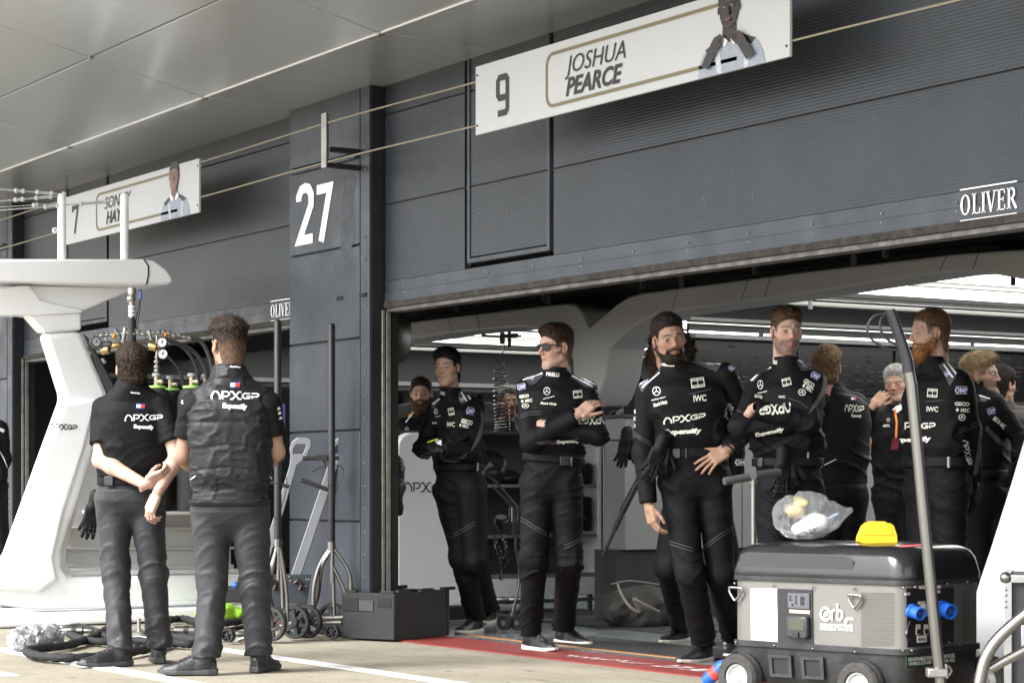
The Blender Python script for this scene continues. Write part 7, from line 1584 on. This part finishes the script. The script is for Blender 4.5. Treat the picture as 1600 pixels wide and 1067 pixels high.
# blue and red plug on the ground
c = onZ(1118, 1064, .03); t = thing('cable_plug', 'blue and red cable plug on the ground by the left cart wheel', 'plug', (c.x, c.y, 0)); a = (FW * -.35 + RT * .6 + UP * .6).normalized()
mb = MB(); mb.lathe([(0, -.07), (.026, -.07), (.032, -.05), (.032, -.02)], c + UP * .04, a, 18); mb.lathe([(.032, .02), (.032, .05), (.026, .07), (0, .07)], c + UP * .04, a, 18); mb.build('body', M_blue, t); mb = MB(); mb.lathe([(.033, -.02), (.034, 0), (.033, .02)], c + UP * .04, a, 18); mb.build('red_band', mat('red_band', (.6, .05, .04), .4), t)
ONLY = globals().get('ONLY_PEOPLE')
BUILT = {}
for k, (lab, S) in PEOPLE.items():
    if ONLY and k not in ONLY: continue
    BUILT[k] = person(lab, S, S.get('group'))
    BVHS[k] = {n: bvh(o) for n, o in BUILT[k][1].items()}
# ------------------------------------------------------------------ printing, patches and worn items
def T(who, *names):
    d = BVHS.get(who)
    return [d[n] for n in (names or d.keys()) if n in d] if d else None
def D_(who, g, quad, m, name='lettering', names=(), **k):
    tg = T(who, *names)
    if tg is None: return
    return decal(tg, g, quad, m, name, BUILT[who][0], **k)
def patch(who, pts, m, name='cloth_panel', off=.0022, **k):
    g = poly2d([(x, -y) for x, y in pts]); xs = [p[0] for p in pts]; ys = [p[1] for p in pts]
    return D_(who, g, [(min(xs), max(ys)), (max(xs), max(ys)), (max(xs), min(ys)), (min(xs), min(ys))], m, name, off=off, L_=3.0, gate=.16, **k)
def line(who, pts, w_, m, name='stitching', off=.004, **k):
    g = strokes2d([[(x, -y) for x, y in pts]], w_); lo = g[0].min(0); hi = g[0].max(0)
    return D_(who, g, [(lo[0], -lo[1]), (hi[0], -lo[1]), (hi[0], -hi[1]), (lo[0], -hi[1])], m, name, off=off, **k)
def star(): return join2d([circ2d(0, 0, 1, 22, .16), strokes2d([[(0, 0), (0, 1)], [(0, 0), (.87, -.5)], [(0, 0), (-.87, -.5)]], .17)])
def film(): 
    P = [strokes2d([[(-1, -.7), (1, -.7), (1, .7), (-1, .7), (-1, -.7)]], .13), strokes2d([[(0, -.7), (0, .7)], [(-1, .32), (1, .32)], [(-1, -.38), (1, -.38)]], .09)]
    P += [rect2d(-.9 + .32 * k, .42, -.74 + .32 * k, .6) for k in range(6)] + [rect2d(-.9 + .32 * k, -.6, -.74 + .32 * k, -.48) for k in range(6)]; return join2d(P)
def omp(): return join2d([text2d('OMP', .045, 0, 1.15), rect2d(-1.55, .68, 1.55, .80), rect2d(-1.55, -.80, 1.55, -.68)])
def team(w_=.2): return logo_team(w_)
def iwc():
    return text2d('IWC', .02, 0, 1.0)
def ea(): return join2d([circ2d(0, 0, 1, 18, .22), strokes2d([[(-.5, -.4), (0, .5), (.5, -.4)], [(-.3, -.1), (.4, -.1)]], .18)])
def msc(): return join2d([text2d('MSC', .03), move2d(poly2d([(0, .6), (.5, 0), (0, -.6), (-.5, 0)]), -2.3, 0)])
EXP = lambda: text2d('Expensify', .055, 0, .92)
GRP = M_gpanel; W1 = M_print; W2 = M_printw; LB = M_printb
M_grst = mat('grey_stitch', (.06, .06, .065), .7)
def front_set(who, star_, film_, iwc_, shark_, rot=0):
    if star_: D_(who, star(), qd(*star_), W2, 'star_emblem'); x, y, w_, h_ = star_[:4]; D_(who, text2d('racing team', .03, .3), qd(x + 3, y + h_ * .85, w_ * 1.8, h_ * .22, -14), W1)
    if shark_: D_(who, text2d('Shark Ninja', .04, .1), qd(*shark_), W1)
    if film_: D_(who, film(), qd(*film_), W1, 'film_strip_emblem')
    if iwc_: D_(who, iwc(), qd(*iwc_), W1)

# ---- man with sunglasses
w = 'glasses'
if w in BUILT:
    patch(w, [(812, 583), (846, 573), (849, 586), (838, 598), (829, 602), (816, 590)], GRP); patch(w, [(893, 577), (930, 594), (933, 602), (927, 608), (912, 603), (892, 590)], GRP)
    line(w, [(813, 589), (847, 577)], 2.4, W2, 'shoulder_stripe'); line(w, [(817, 594), (848, 583)], 1.8, W2, 'shoulder_stripe'); line(w, [(892, 582), (930, 601)], 2.4, W2, 'shoulder_stripe'); line(w, [(893, 587), (926, 604)], 1.8, W2, 'shoulder_stripe')
    D_(w, omp(), qd(829, 590, 12, 7, 8), LB); D_(w, omp(), qd(919, 596, 13, 6, 12), LB); D_(w, omp(), qd(815, 604, 14, 9, -14), LB)
    D_(w, text2d('PIRELLI', .04), qd(863.5, 585, 20, 6, 4), W1, names=('collar', 'suit')); front_set(w, (854.5, 611, 10.5, 12, 0), (902.5, 616, 14, 12, -6), (902, 641, 11, 7.5, 0), (857, 631, 25, 5, 4))
    D_(w, text2d('GECO', .05), qd(819, 619, 15, 5, -8), W1); D_(w, msc(), qd(823, 626, 18, 6, -8), W1); D_(w, ea(), qd(821, 634, 11, 7, 0), W1); D_(w, omp(), qd(935, 611, 9, 8, 60), LB); D_(w, text2d('GECO', .05), qd(940, 622, 12, 4, 35), W1)
    line(w, [(813, 649), (826, 644), (846, 643)], 1.0, M_grst); line(w, [(813, 653), (826, 648), (846, 647)], 1.0, M_grst)
    D_(w, team(.26), qd(926, 657, 45, 13, 176), W1, 'forearm_logo', gate=.12); D_(w, EXP(), qd(888, 690, 36, 7, -4), W1, gate=.05)
    patch(w, [(835, 691), (858, 688), (890, 688), (905, 683), (900, 689), (870, 694), (845, 695)], GRP)
    for P in ([(806, 803), (822, 812), (836, 822), (854, 832)], [(806, 808), (822, 817), (836, 827), (854, 837)], [(881, 852), (896, 846), (913, 833)], [(881, 857), (896, 851), (913, 838)]): line(w, P, 1.0, M_grst)
# ---- young man
w = 'asian'
if w in BUILT:
    patch(w, [(717, 613), (729, 607), (738, 618), (736, 624), (722, 632), (716, 624)], GRP); line(w, [(720, 612), (729, 627)], 2.2, W2, 'shoulder_stripe'); line(w, [(726, 610), (735, 624)], 2.0, W2, 'shoulder_stripe'); patch(w, [(674, 628), (686, 620), (689, 624), (680, 636), (674, 639)], GRP); line(w, [(676, 632), (687, 623)], 1.8, W2, 'shoulder_stripe')
    D_(w, omp(), qd(722, 624, 8, 7, -30), LB); D_(w, omp(), qd(735, 642, 13, 11, 12), LB); front_set(w, (681, 643, 6, 9, 0), (705, 643, 9, 11, -12), (704.5, 663, 12, 7, 0), (679, 661, 7, 4, 0))
    D_(w, text2d('GECO', .05), qd(729.5, 659, 18, 7, 14), W1); D_(w, msc(), qd(725, 665, 15, 6, 10), W1); D_(w, text2d('PIRELLI', .04), qd(692, 614.5, 7, 5, 12), W1, names=('collar', 'suit'))
    D_(w, omp(), qd(685, 692, 11, 8, -12), W2, gate=.15); line(w, [(668, 691), (684, 686)], 1.8, mat('lime_print', (.45, .7, .05), .5), 'cuff_stripe', gate=.3)
    patch(w, [(686, 713), (695, 721), (712, 724), (726, 716), (731, 706), (718, 714), (700, 716)], GRP); patch(w, [(655, 712), (664, 708), (674, 716), (667, 722)], GRP); patch(w, [(751, 640), (758, 655), (755, 675), (745, 695), (735, 706), (744, 684), (752, 660)], GRP)
    for P in ([(706, 835), (722, 826), (742, 815)], [(706, 840), (722, 831), (742, 820)], [(692, 831), (700, 838), (706, 840)]): line(w, P, 1.0, M_grst)
# ---- bearded man
w = 'beard'
if w in BUILT:
    patch(w, [(1084, 553), (1092, 551), (1129, 557), (1125, 572), (1119, 581), (1100, 573), (1079, 566)], GRP); line(w, [(1082, 560), (1127, 564)], 2.6, W2, 'shoulder_stripe'); line(w, [(1081, 565), (1126, 569)], 1.8, W2, 'shoulder_stripe')
    patch(w, [(996, 600), (1028, 572), (1033, 577), (1019, 594), (1008, 607), (1003, 613)], GRP); line(w, [(999, 601), (1030, 576)], 2.6, W2, 'shoulder_stripe'); line(w, [(1003, 606), (1031, 582)], 1.8, W2, 'shoulder_stripe')
    D_(w, omp(), qd(1110, 567, 14, 7, 6), LB); D_(w, omp(), qd(1008, 597, 13, 8, -38), LB); D_(w, omp(), qd(1143, 575, 10, 8, 40), LB)
    D_(w, text2d('PIRELLI', .04), qd(1043, 570, 21, 4.5, 3), W1, names=('collar', 'suit')); front_set(w, (1026, 611, 13, 14, -6), (1090, 598, 21, 15, -8), (1093.5, 622, 20, 10, -4), (1032, 631, 22, 7, -16))
    D_(w, team(.2), [(1037, 664), (1102, 654), (1103, 643), (1036, 653)], W1, 'team_logo'); D_(w, EXP(), [(1038, 682), (1096, 678), (1096, 668.5), (1038, 671)], W1)
    D_(w, text2d('GECO', .05), qd(1157, 590, 8, 5, 40), W1); D_(w, msc(), qd(1163, 596, 7, 5, 40), W1); D_(w, team(.3), qd(1139, 643, 12, 26, 15), W1, 'forearm_logo', gate=.14)
    for k in range(3): D_(w, (text2d('GE', .05), text2d('SC', .05), ea())[k], qd(991, 643 + 11 * k, 5, 6, 0), W1)
    for P in ([(989, 674), (1002, 683), (1018, 692)], [(989, 678), (1002, 687), (1018, 697)], [(1023, 833), (1050, 846), (1082, 856)], [(1023, 837), (1050, 851), (1082, 861)], [(1094, 858), (1122, 836), (1152, 817)], [(1094, 863), (1122, 841), (1152, 822)]): line(w, P, 1.0, M_grst)
    line(w, [(1076, 616), (1111, 608)], 1.2, M_grst, 'pocket_zip')
# ---- brown haired man
w = 'brown'
if w in BUILT:
    patch(w, [(1243, 563), (1258, 557), (1282, 568), (1283, 574), (1268, 578), (1252, 580)], GRP); line(w, [(1247, 563), (1271, 575)], 2.4, W2, 'shoulder_stripe'); line(w, [(1254, 561), (1279, 573)], 2.2, W2, 'shoulder_stripe'); patch(w, [(1170, 594), (1185, 577), (1204, 570), (1206, 575), (1190, 584), (1178, 596)], GRP); line(w, [(1174, 595), (1188, 581), (1205, 574)], 2.4, W2, 'shoulder_stripe')
    D_(w, omp(), qd(1258, 570, 10, 7, 8), LB); D_(w, omp(), qd(1274, 587, 15, 10, 28), LB); D_(w, text2d('PIRELLI', .04), qd(1209.5, 565.5, 10, 6, 10), W1, names=('collar', 'suit'))
    front_set(w, (1188, 601, 9, 14, 0), (1229, 597, 14, 12, -14), (1222, 620, 10, 4, 0), (1185, 620, 12, 7, 10)); D_(w, text2d('GECO', .05), qd(1264, 599, 18, 8, 32), W1); D_(w, msc(), qd(1262, 606, 18, 8, 30), W1); D_(w, ea(), qd(1253, 613, 12, 10, 20), W1)
    D_(w, team(.26), qd(1211, 639, 50, 17, 172), W1, 'forearm_logo', gate=.14); D_(w, EXP(), [(1180, 685), (1225, 675), (1225, 667), (1180, 676)], W1)
    patch(w, [(1286, 585), (1292, 592), (1290, 612), (1278, 632), (1262, 648), (1272, 630), (1284, 608)], GRP)
    for P in ([(1148, 640), (1162, 645), (1176, 648)], [(1232, 622), (1250, 628), (1262, 638)]): line(w, P, 1.0, M_grst)
# ---- ginger man
w = 'ginger'
if w in BUILT:
    patch(w, [(1466, 571), (1478, 562), (1495, 580), (1493, 590), (1484, 603), (1478, 590)], GRP); line(w, [(1474, 569), (1489, 590)], 2.4, W2, 'shoulder_stripe'); line(w, [(1480, 567), (1494, 584)], 2.2, W2, 'shoulder_stripe'); D_(w, omp(), qd(1480, 584, 9, 8, -28), LB)
    D_(w, omp(), qd(1502, 609.5, 20, 12, 0), LB); D_(w, text2d('GECO', .05), qd(1503, 631, 23, 6, 3), W1); D_(w, msc(), qd(1504, 640.5, 22, 7, 3), W1); D_(w, ea(), qd(1503, 652, 11, 10, 0), W1)
    D_(w, film(), qd(1457, 614, 16, 13, 4), W1, 'film_strip_emblem'); D_(w, iwc(), qd(1457, 639, 18, 8, 2), W1); D_(w, move2d(team(.2), 0, 0), [(1400, 672), (1462, 670), (1462, 658), (1400, 660)], W1, 'team_logo', gate=.12); D_(w, EXP(), [(1392, 694), (1455, 691), (1455, 681), (1392, 684)], W1, gate=.12)
    D_(w, team(.22), [(1503, 688), (1511, 728), (1520, 724), (1512, 688)], W1, 'forearm_logo')
    for P in ([(1498, 671), (1515, 665), (1533, 657)], [(1498, 676), (1515, 670), (1533, 662)], [(1446, 628), (1476, 625)]): line(w, P, 1.0, M_grst)
    patch(w, [(1532, 640), (1537, 660), (1535, 700), (1528, 738), (1520, 744), (1527, 700), (1531, 665)], GRP)
# ---- backs
w = 'polo'
M_navy = mat('navy_print', (.02, .03, .16), .5); M_redp = mat('red_print', (.6, .03, .03), .5)
def flag(who, cx, cy, s, rot):
    D_(who, rect2d(-1, -.7, 1, .7), qd(cx, cy, s, s * .62, rot), M_navy, 'woven_flag', off=.003); D_(who, rect2d(0, 0, 1, 1), qd(cx - s * .22, cy + .2, s * .44, s * .36, rot), W2, 'woven_flag', off=.005); D_(who, rect2d(0, 0, 1, 1), qd(cx + s * .22, cy + .4, s * .44, s * .36, rot), M_redp, 'woven_flag', off=.005)
if w in BUILT:
    D_(w, team(.17), [(195, 659), (255, 656), (254, 646), (195, 648)], W2, 'team_logo'); D_(w, text2d('Expensify', .05, 0, .9), qd(224.5, 667.5, 31, 8, 3), W2); flag(w, 219.5, 634.5, 14, 3); D_(w, text2d('SharkNinja', .05, .1), qd(211.5, 614, 15, 3.2, 6), W2)
    D_(w, text2d('L', .1), qd(141, 646, 4, 7, 20), W2)
    BO = mat('dark_webbing_loop', (.014, .014, .016), .6)
w = 'vest'
if w in BUILT:
    D_(w, team(.2), [(329.5, 624.5), (405, 624.5), (405, 612), (329.5, 610)], W2, 'team_logo'); D_(w, text2d('Expensify', .055, 0, .92), qd(367, 635.5, 38, 10, 3), W2); flag(w, 367, 601, 16, 2); D_(w, text2d('SharkNinja', .05, .1), qd(367.5, 573.5, 17, 3.2, 3), W2)
    line(w, [(290, 754), (306, 743)], 1.6, W2, 'reflective_piping'); line(w, [(421, 744), (428, 752)], 1.5, W2, 'reflective_piping')
    for k, y in enumerate((638, 645, 653)): D_(w, text2d('GE', .08), qd(435 - k * .0 + k * 1.5, y, 4, 5, 70), W2)
    D_(w, text2d('L', .1), qd(285.5, 628, 3.5, 5, 20), W2)
w = 'teeback'
if w in BUILT: D_(w, team(.2), [(1320, 644), (1350, 644), (1350, 632), (1320, 632)], W1, 'team_logo', gate=.12); D_(w, text2d('Expensify', .04), qd(1338, 650, 16, 6, 4), W1); flag(w, 1333.5, 623, 8, 8); line(w, [(1283, 729), (1307, 717)], 1.4, W2, 'reflective_piping')
w = 'greybeard'
if w in BUILT:
    D_(w, omp(), qd(1549, 642, 14, 10, -15), LB, gate=.15); D_(w, text2d('GECO', .05), qd(1557, 656, 12, 7, 38), W1, gate=.15); D_(w, msc(), qd(1565, 663, 14, 8, 38), W1, gate=.15); patch(w, [(1530, 618), (1545, 622), (1538, 628), (1532, 626)], GRP); line(w, [(1530, 618), (1547, 623)], 1.8, W2, 'shoulder_stripe')
    patch(w, [(1540, 672), (1556, 690), (1572, 702), (1590, 706), (1575, 696), (1553, 676), (1541, 664)], GRP)
w = 'shadow_beard'
if w in BUILT: line(w, [(634, 660), (643, 648)], 1.6, W2, 'shoulder_stripe'); D_(w, text2d('PI', .05), qd(648, 644, 6, 4, 10), W1); D_(w, star(), qd(636, 671, 6, 8), W1, 'star_emblem'); D_(w, text2d('LE', .08), qd(641, 648, 7, 6), mat('orange_print', (.8, .35, .03), .5))
w = 'curly'
if w in BUILT: D_(w, omp(), qd(1158.5, 722, 20, 10, 0), W2, gate=.2)
w = 'elder'
if w in BUILT:
    D_(w, star(), qd(1388, 656, 5, 6), W1, 'star_emblem'); D_(w, text2d('APX', .04), qd(1385, 665, 11, 4), W1); line(w, [(1398, 640), (1401, 660), (1400, 684)], 3.2, mat('orange_ribbon', (.65, .2, .03), .6), 'lanyard', off=.008); patch(w, [(1394, 684), (1405, 684), (1403, 703), (1392, 702)], mat('red_badge', (.12, .01, .015), .4), 'badge', off=.012); patch(w, [(1394, 640), (1400, 634), (1413, 630), (1412, 637), (1402, 645)], W2, 'shirt_collar', off=.006)
w = 'bald'
if w in BUILT: patch(w, [(962, 645), (972, 638), (985, 640), (986, 652), (978, 651), (964, 652)], mat('pale_shirt', (.3, .3, .31), .7), 'shirt_collar', off=.006)
w = 'farleft'
if w in BUILT: D_(w, text2d('GE', .06), qd(3, 672, 8, 5, 30), W2); line(w, [(-4, 700), (6, 716), (11, 730)], 1.2, W2, 'reflective_piping')

# ---- belts: buckles
def local_box(who, px, py, w_, h_, dt, m, name, bev=.004, rot=0):
    if who not in BUILT: return
    best = None
    for b in BVHS[who].values():
        h = b.ray_cast(EYE, ray(px, py).normalized(), 40)
        if h[0] is not None and (best is None or h[3] < best[1]): best = (h[0], h[3], h[1])
    if best is None: return
    n = best[2]; n = n if n.dot(FW) < 0 else -n; n = Vector((n.x, n.y, 0)).normalized(); s = n.cross(UP) * -1; c = best[0] + n * dt; a = R(rot); X = s * math.cos(a) - UP * math.sin(a); Y = s * math.sin(a) + UP * math.cos(a); k = (c - EYE).dot(FW) / F
    mb = MB(); mb.obox(c, X * w_ * k / 2, n * .006, Y * h_ * k / 2); return mb.build(name, m, BUILT[who][0], bev=bev)
M_buck = mat('satin_black_buckle', (.02, .02, .022), .3)
local_box('glasses', 882, 720, 15, 15, .004, M_buck, 'buckle'); local_box('glasses', 892, 721, 3, 14, .006, M_steeld, 'buckle_bar', .001)
local_box('beard', 1057, 708, 13, 16, .004, M_buck, 'buckle'); local_box('beard', 1072, 708, 3, 14, .004, M_buck, 'buckle_bar', .001)
local_box('brown', 1189, 722, 10, 15, .004, M_buck, 'buckle'); local_box('asian', 746, 729, 3, 13, .003, M_greyl, 'buckle_bar', .001)
local_box('ginger', 1482, 722, 4, 17, .002, M_steeld, 'buckle_bar', .001); local_box('ginger', 1484, 722, 3, 12, .004, M_buck, 'buckle', .001)
local_box('polo', 171, 751, 15, 15, .006, M_buck, 'belt_pouch', .004); local_box('brown', 1262, 714, 3, 16, .004, M_greyl, 'buckle_bar', .001)
# ---- sunglasses
def shades(who, at, yaw, sc=1.0, pitch=0):
    if who not in BUILT: return
    inf = BUILT[who][2]; o, ax = inf['org'], inf['ax']; s = PEOPLE[who][1]['head'].get('size', 1); L = lambda x, y, z: o + ax[0] * x * s + ax[1] * y * s + ax[2] * z * s
    mb = MB()
    for q in (-1, 1):
        out = [(.006, .018), (.03, .021), (.058, .018), (.062, .006), (.055, -.012), (.036, -.02), (.016, -.014), (.007, .0)]
        P = [L(q * x, .098 - .25 * max(0, x - .015) * 1.2, z + .004) for x, z in out]; mb.prism(P if q > 0 else P[::-1], ax[1] * -.004)
    g = mb.build('sunglasses_lens', mat('dark_lens', (.004, .004, .005), .3, spec=.3), BUILT[who][0], bev=.0012)
    mb = MB(); mb.tube([L(-.008, .101, .017), L(.008, .101, .017)], .0022, 8); mb.tube([L(-.058, .089, .025), L(0, .101, .025), L(.058, .089, .025)], .0022, 8)
    for q in (-1, 1): mb.tube([L(q * .060, .088, .018), L(q * .074, .07, .016), L(q * .078, .0, .012), L(q * .076, -.02, -.004)], [.0034, .0032, .0026, .002], 8)
    mb.build('sunglasses_frame', M_blackp, BUILT[who][0])
shades('glasses', None, 0); shades('curly', None, 0)
# ---- gloves hung from belts and held
def hung_glove(px, py, D, label, rot, sc=1.0, two=True):
    t = thing('glove', label, 'glove', atD(px, py, D), 'gloves tucked in belts')
    for k in range(2 if two else 1):
        a = R(rot + k * 14); xx = RT * math.sin(a) - UP * math.cos(a); zz = -FW * .9 + RT * (.3 - .5 * k); ax = frame(xx, zz); o = atD(px + k * 6, py - 2 * k, D + .03 * k)
        hd = dict(curl=(.12, .2, .15, .25) if k == 0 else (.4, .35, .5, .4), spread=1.4, thumb=.2)
        V, Fq = surface_nets(lambda P: smin(hand_sdf(P, hd, .0035), cone(P, (-.06, 0, 0), (0, 0, 0), .034, .03), .015), (-.09, -.085, -.11), (.215, .1, .06), .0036); np_mesh('leather' if k == 0 else 'second_glove', to_world(V, o, ax), Fq, M_glove, t)
        mb = MB(); rnd = random.Random(k)
        for i in range(4):
            for q in range(3): c = o + ax[0] * (.095 + .026 * q) + ax[1] * (.029 - .019 * i) * (1 + .12 * q) + ax[2] * (.0115 - .004 * q); mb.ball(c, .0035, 6, sc=(1, 1, 1))
        if k == 0: mb.build('grip_print', mat('glove_print', (.07, .07, .075), .4), t)
    return t
hung_glove(1030, 700, 11.72, 'pair of black gloves tucked in the belt of the bearded man', -22)
hung_glove(1222, 722, 11.38, 'pair of black gloves tucked in the belt of the brown haired man', -4)
if 'polo' in BUILT: hung_glove(146, 790, 12.15, 'black glove hanging at the left hip of the polo shirt man', -14, two=False)
if 'beard' in BUILT:     # wrist watch strap on the hip hand
    w_ = BUILT['beard'][2]['J']['wr']; e_ = BUILT['beard'][2]['J']['er']; ax_ = (w_ - e_).normalized(); mb = MB(); mb.lathe([(.031, .004), (.035, .006), (.035, .02), (.031, .022)], w_, ax_, 20); mb.build('watch_strap', M_blackp, BUILT['beard'][0])
hung_glove(976, 688, 15.3, 'black gloves hanging on the front edge of the grey cabinets', -8)
t = thing('tablet', 'small dark tablet standing on the cabinet top beside the bearded man', 'tablet', onX(984, 652, XP)); q = onX(984, 640, XP); mb = MB(); mb.box((XP - .02, q.y - .05, 1.447), (XP, q.y + .06, 1.60)); mb.build('screen', M_scr, t, bev=.004); mb = MB(); mb.box((XP - .09, q.y - .02, 1.447), (XP - .021, q.y + .03, 1.46)); mb.build('stand', M_blackp, t)
# ------------------------------------------------------------------ countable small parts become meshes of their own
def split_pieces(o):
    me = o.data; n = len(me.vertices); par = list(range(n))
    def find(i):
        while par[i] != i: par[i] = par[par[i]]; i = par[i]
        return i
    for p in me.polygons:
        v = p.vertices; a = find(v[0])
        for k in v[1:]: par[find(k)] = a
    groups = {}
    for p in me.polygons: groups.setdefault(find(p.vertices[0]), []).append(p)
    if len(groups) < 2 or len(groups) > 60: return
    name = o.name.split('.')[0]; co = [v.co.copy() for v in me.vertices]; mats = list(me.materials); first = True
    for g in groups.values():
        idx = {}; vs = []; fs = []
        for p in g:
            f = []
            for i in p.vertices:
                if i not in idx: idx[i] = len(vs); vs.append(co[i])
                f.append(idx[i])
            fs.append(f)
        m2 = bpy.data.meshes.new(name); m2.from_pydata(vs, [], fs); sm = g[0].use_smooth
        for m in mats: m2.materials.append(m)
        if sm: m2.shade_smooth(); m2.set_sharp_from_angle(angle=R(38))
        if first: old = o.data; o.data = m2; first = False
        else: c = o.copy(); c.data = m2; COL.objects.link(c)
SPLIT = {'side_wall', 'guide_rail', 'guide_shadow_gap', 'orange_ring', 'bolt', 'rim_notches', 'soffit_clips', 'switch', 'foot', 'pin', 'standoff', 'corner_ball', 'joint_ring', 'turnbuckle', 'regulator', 'control_knob', 'fixing', 'wicket_gap', 'section_joint', 'drip_ledge', 'shackle', 'label_recess', 'panel_joints', 'light_shelf', 'hose_clip', 'rails', 'plain_bottom_band', 'scuffed_rail'}
for o in list(SC.objects):
    if o.type == 'MESH' and o.name.split('.')[0] in SPLIT: split_pieces(o)
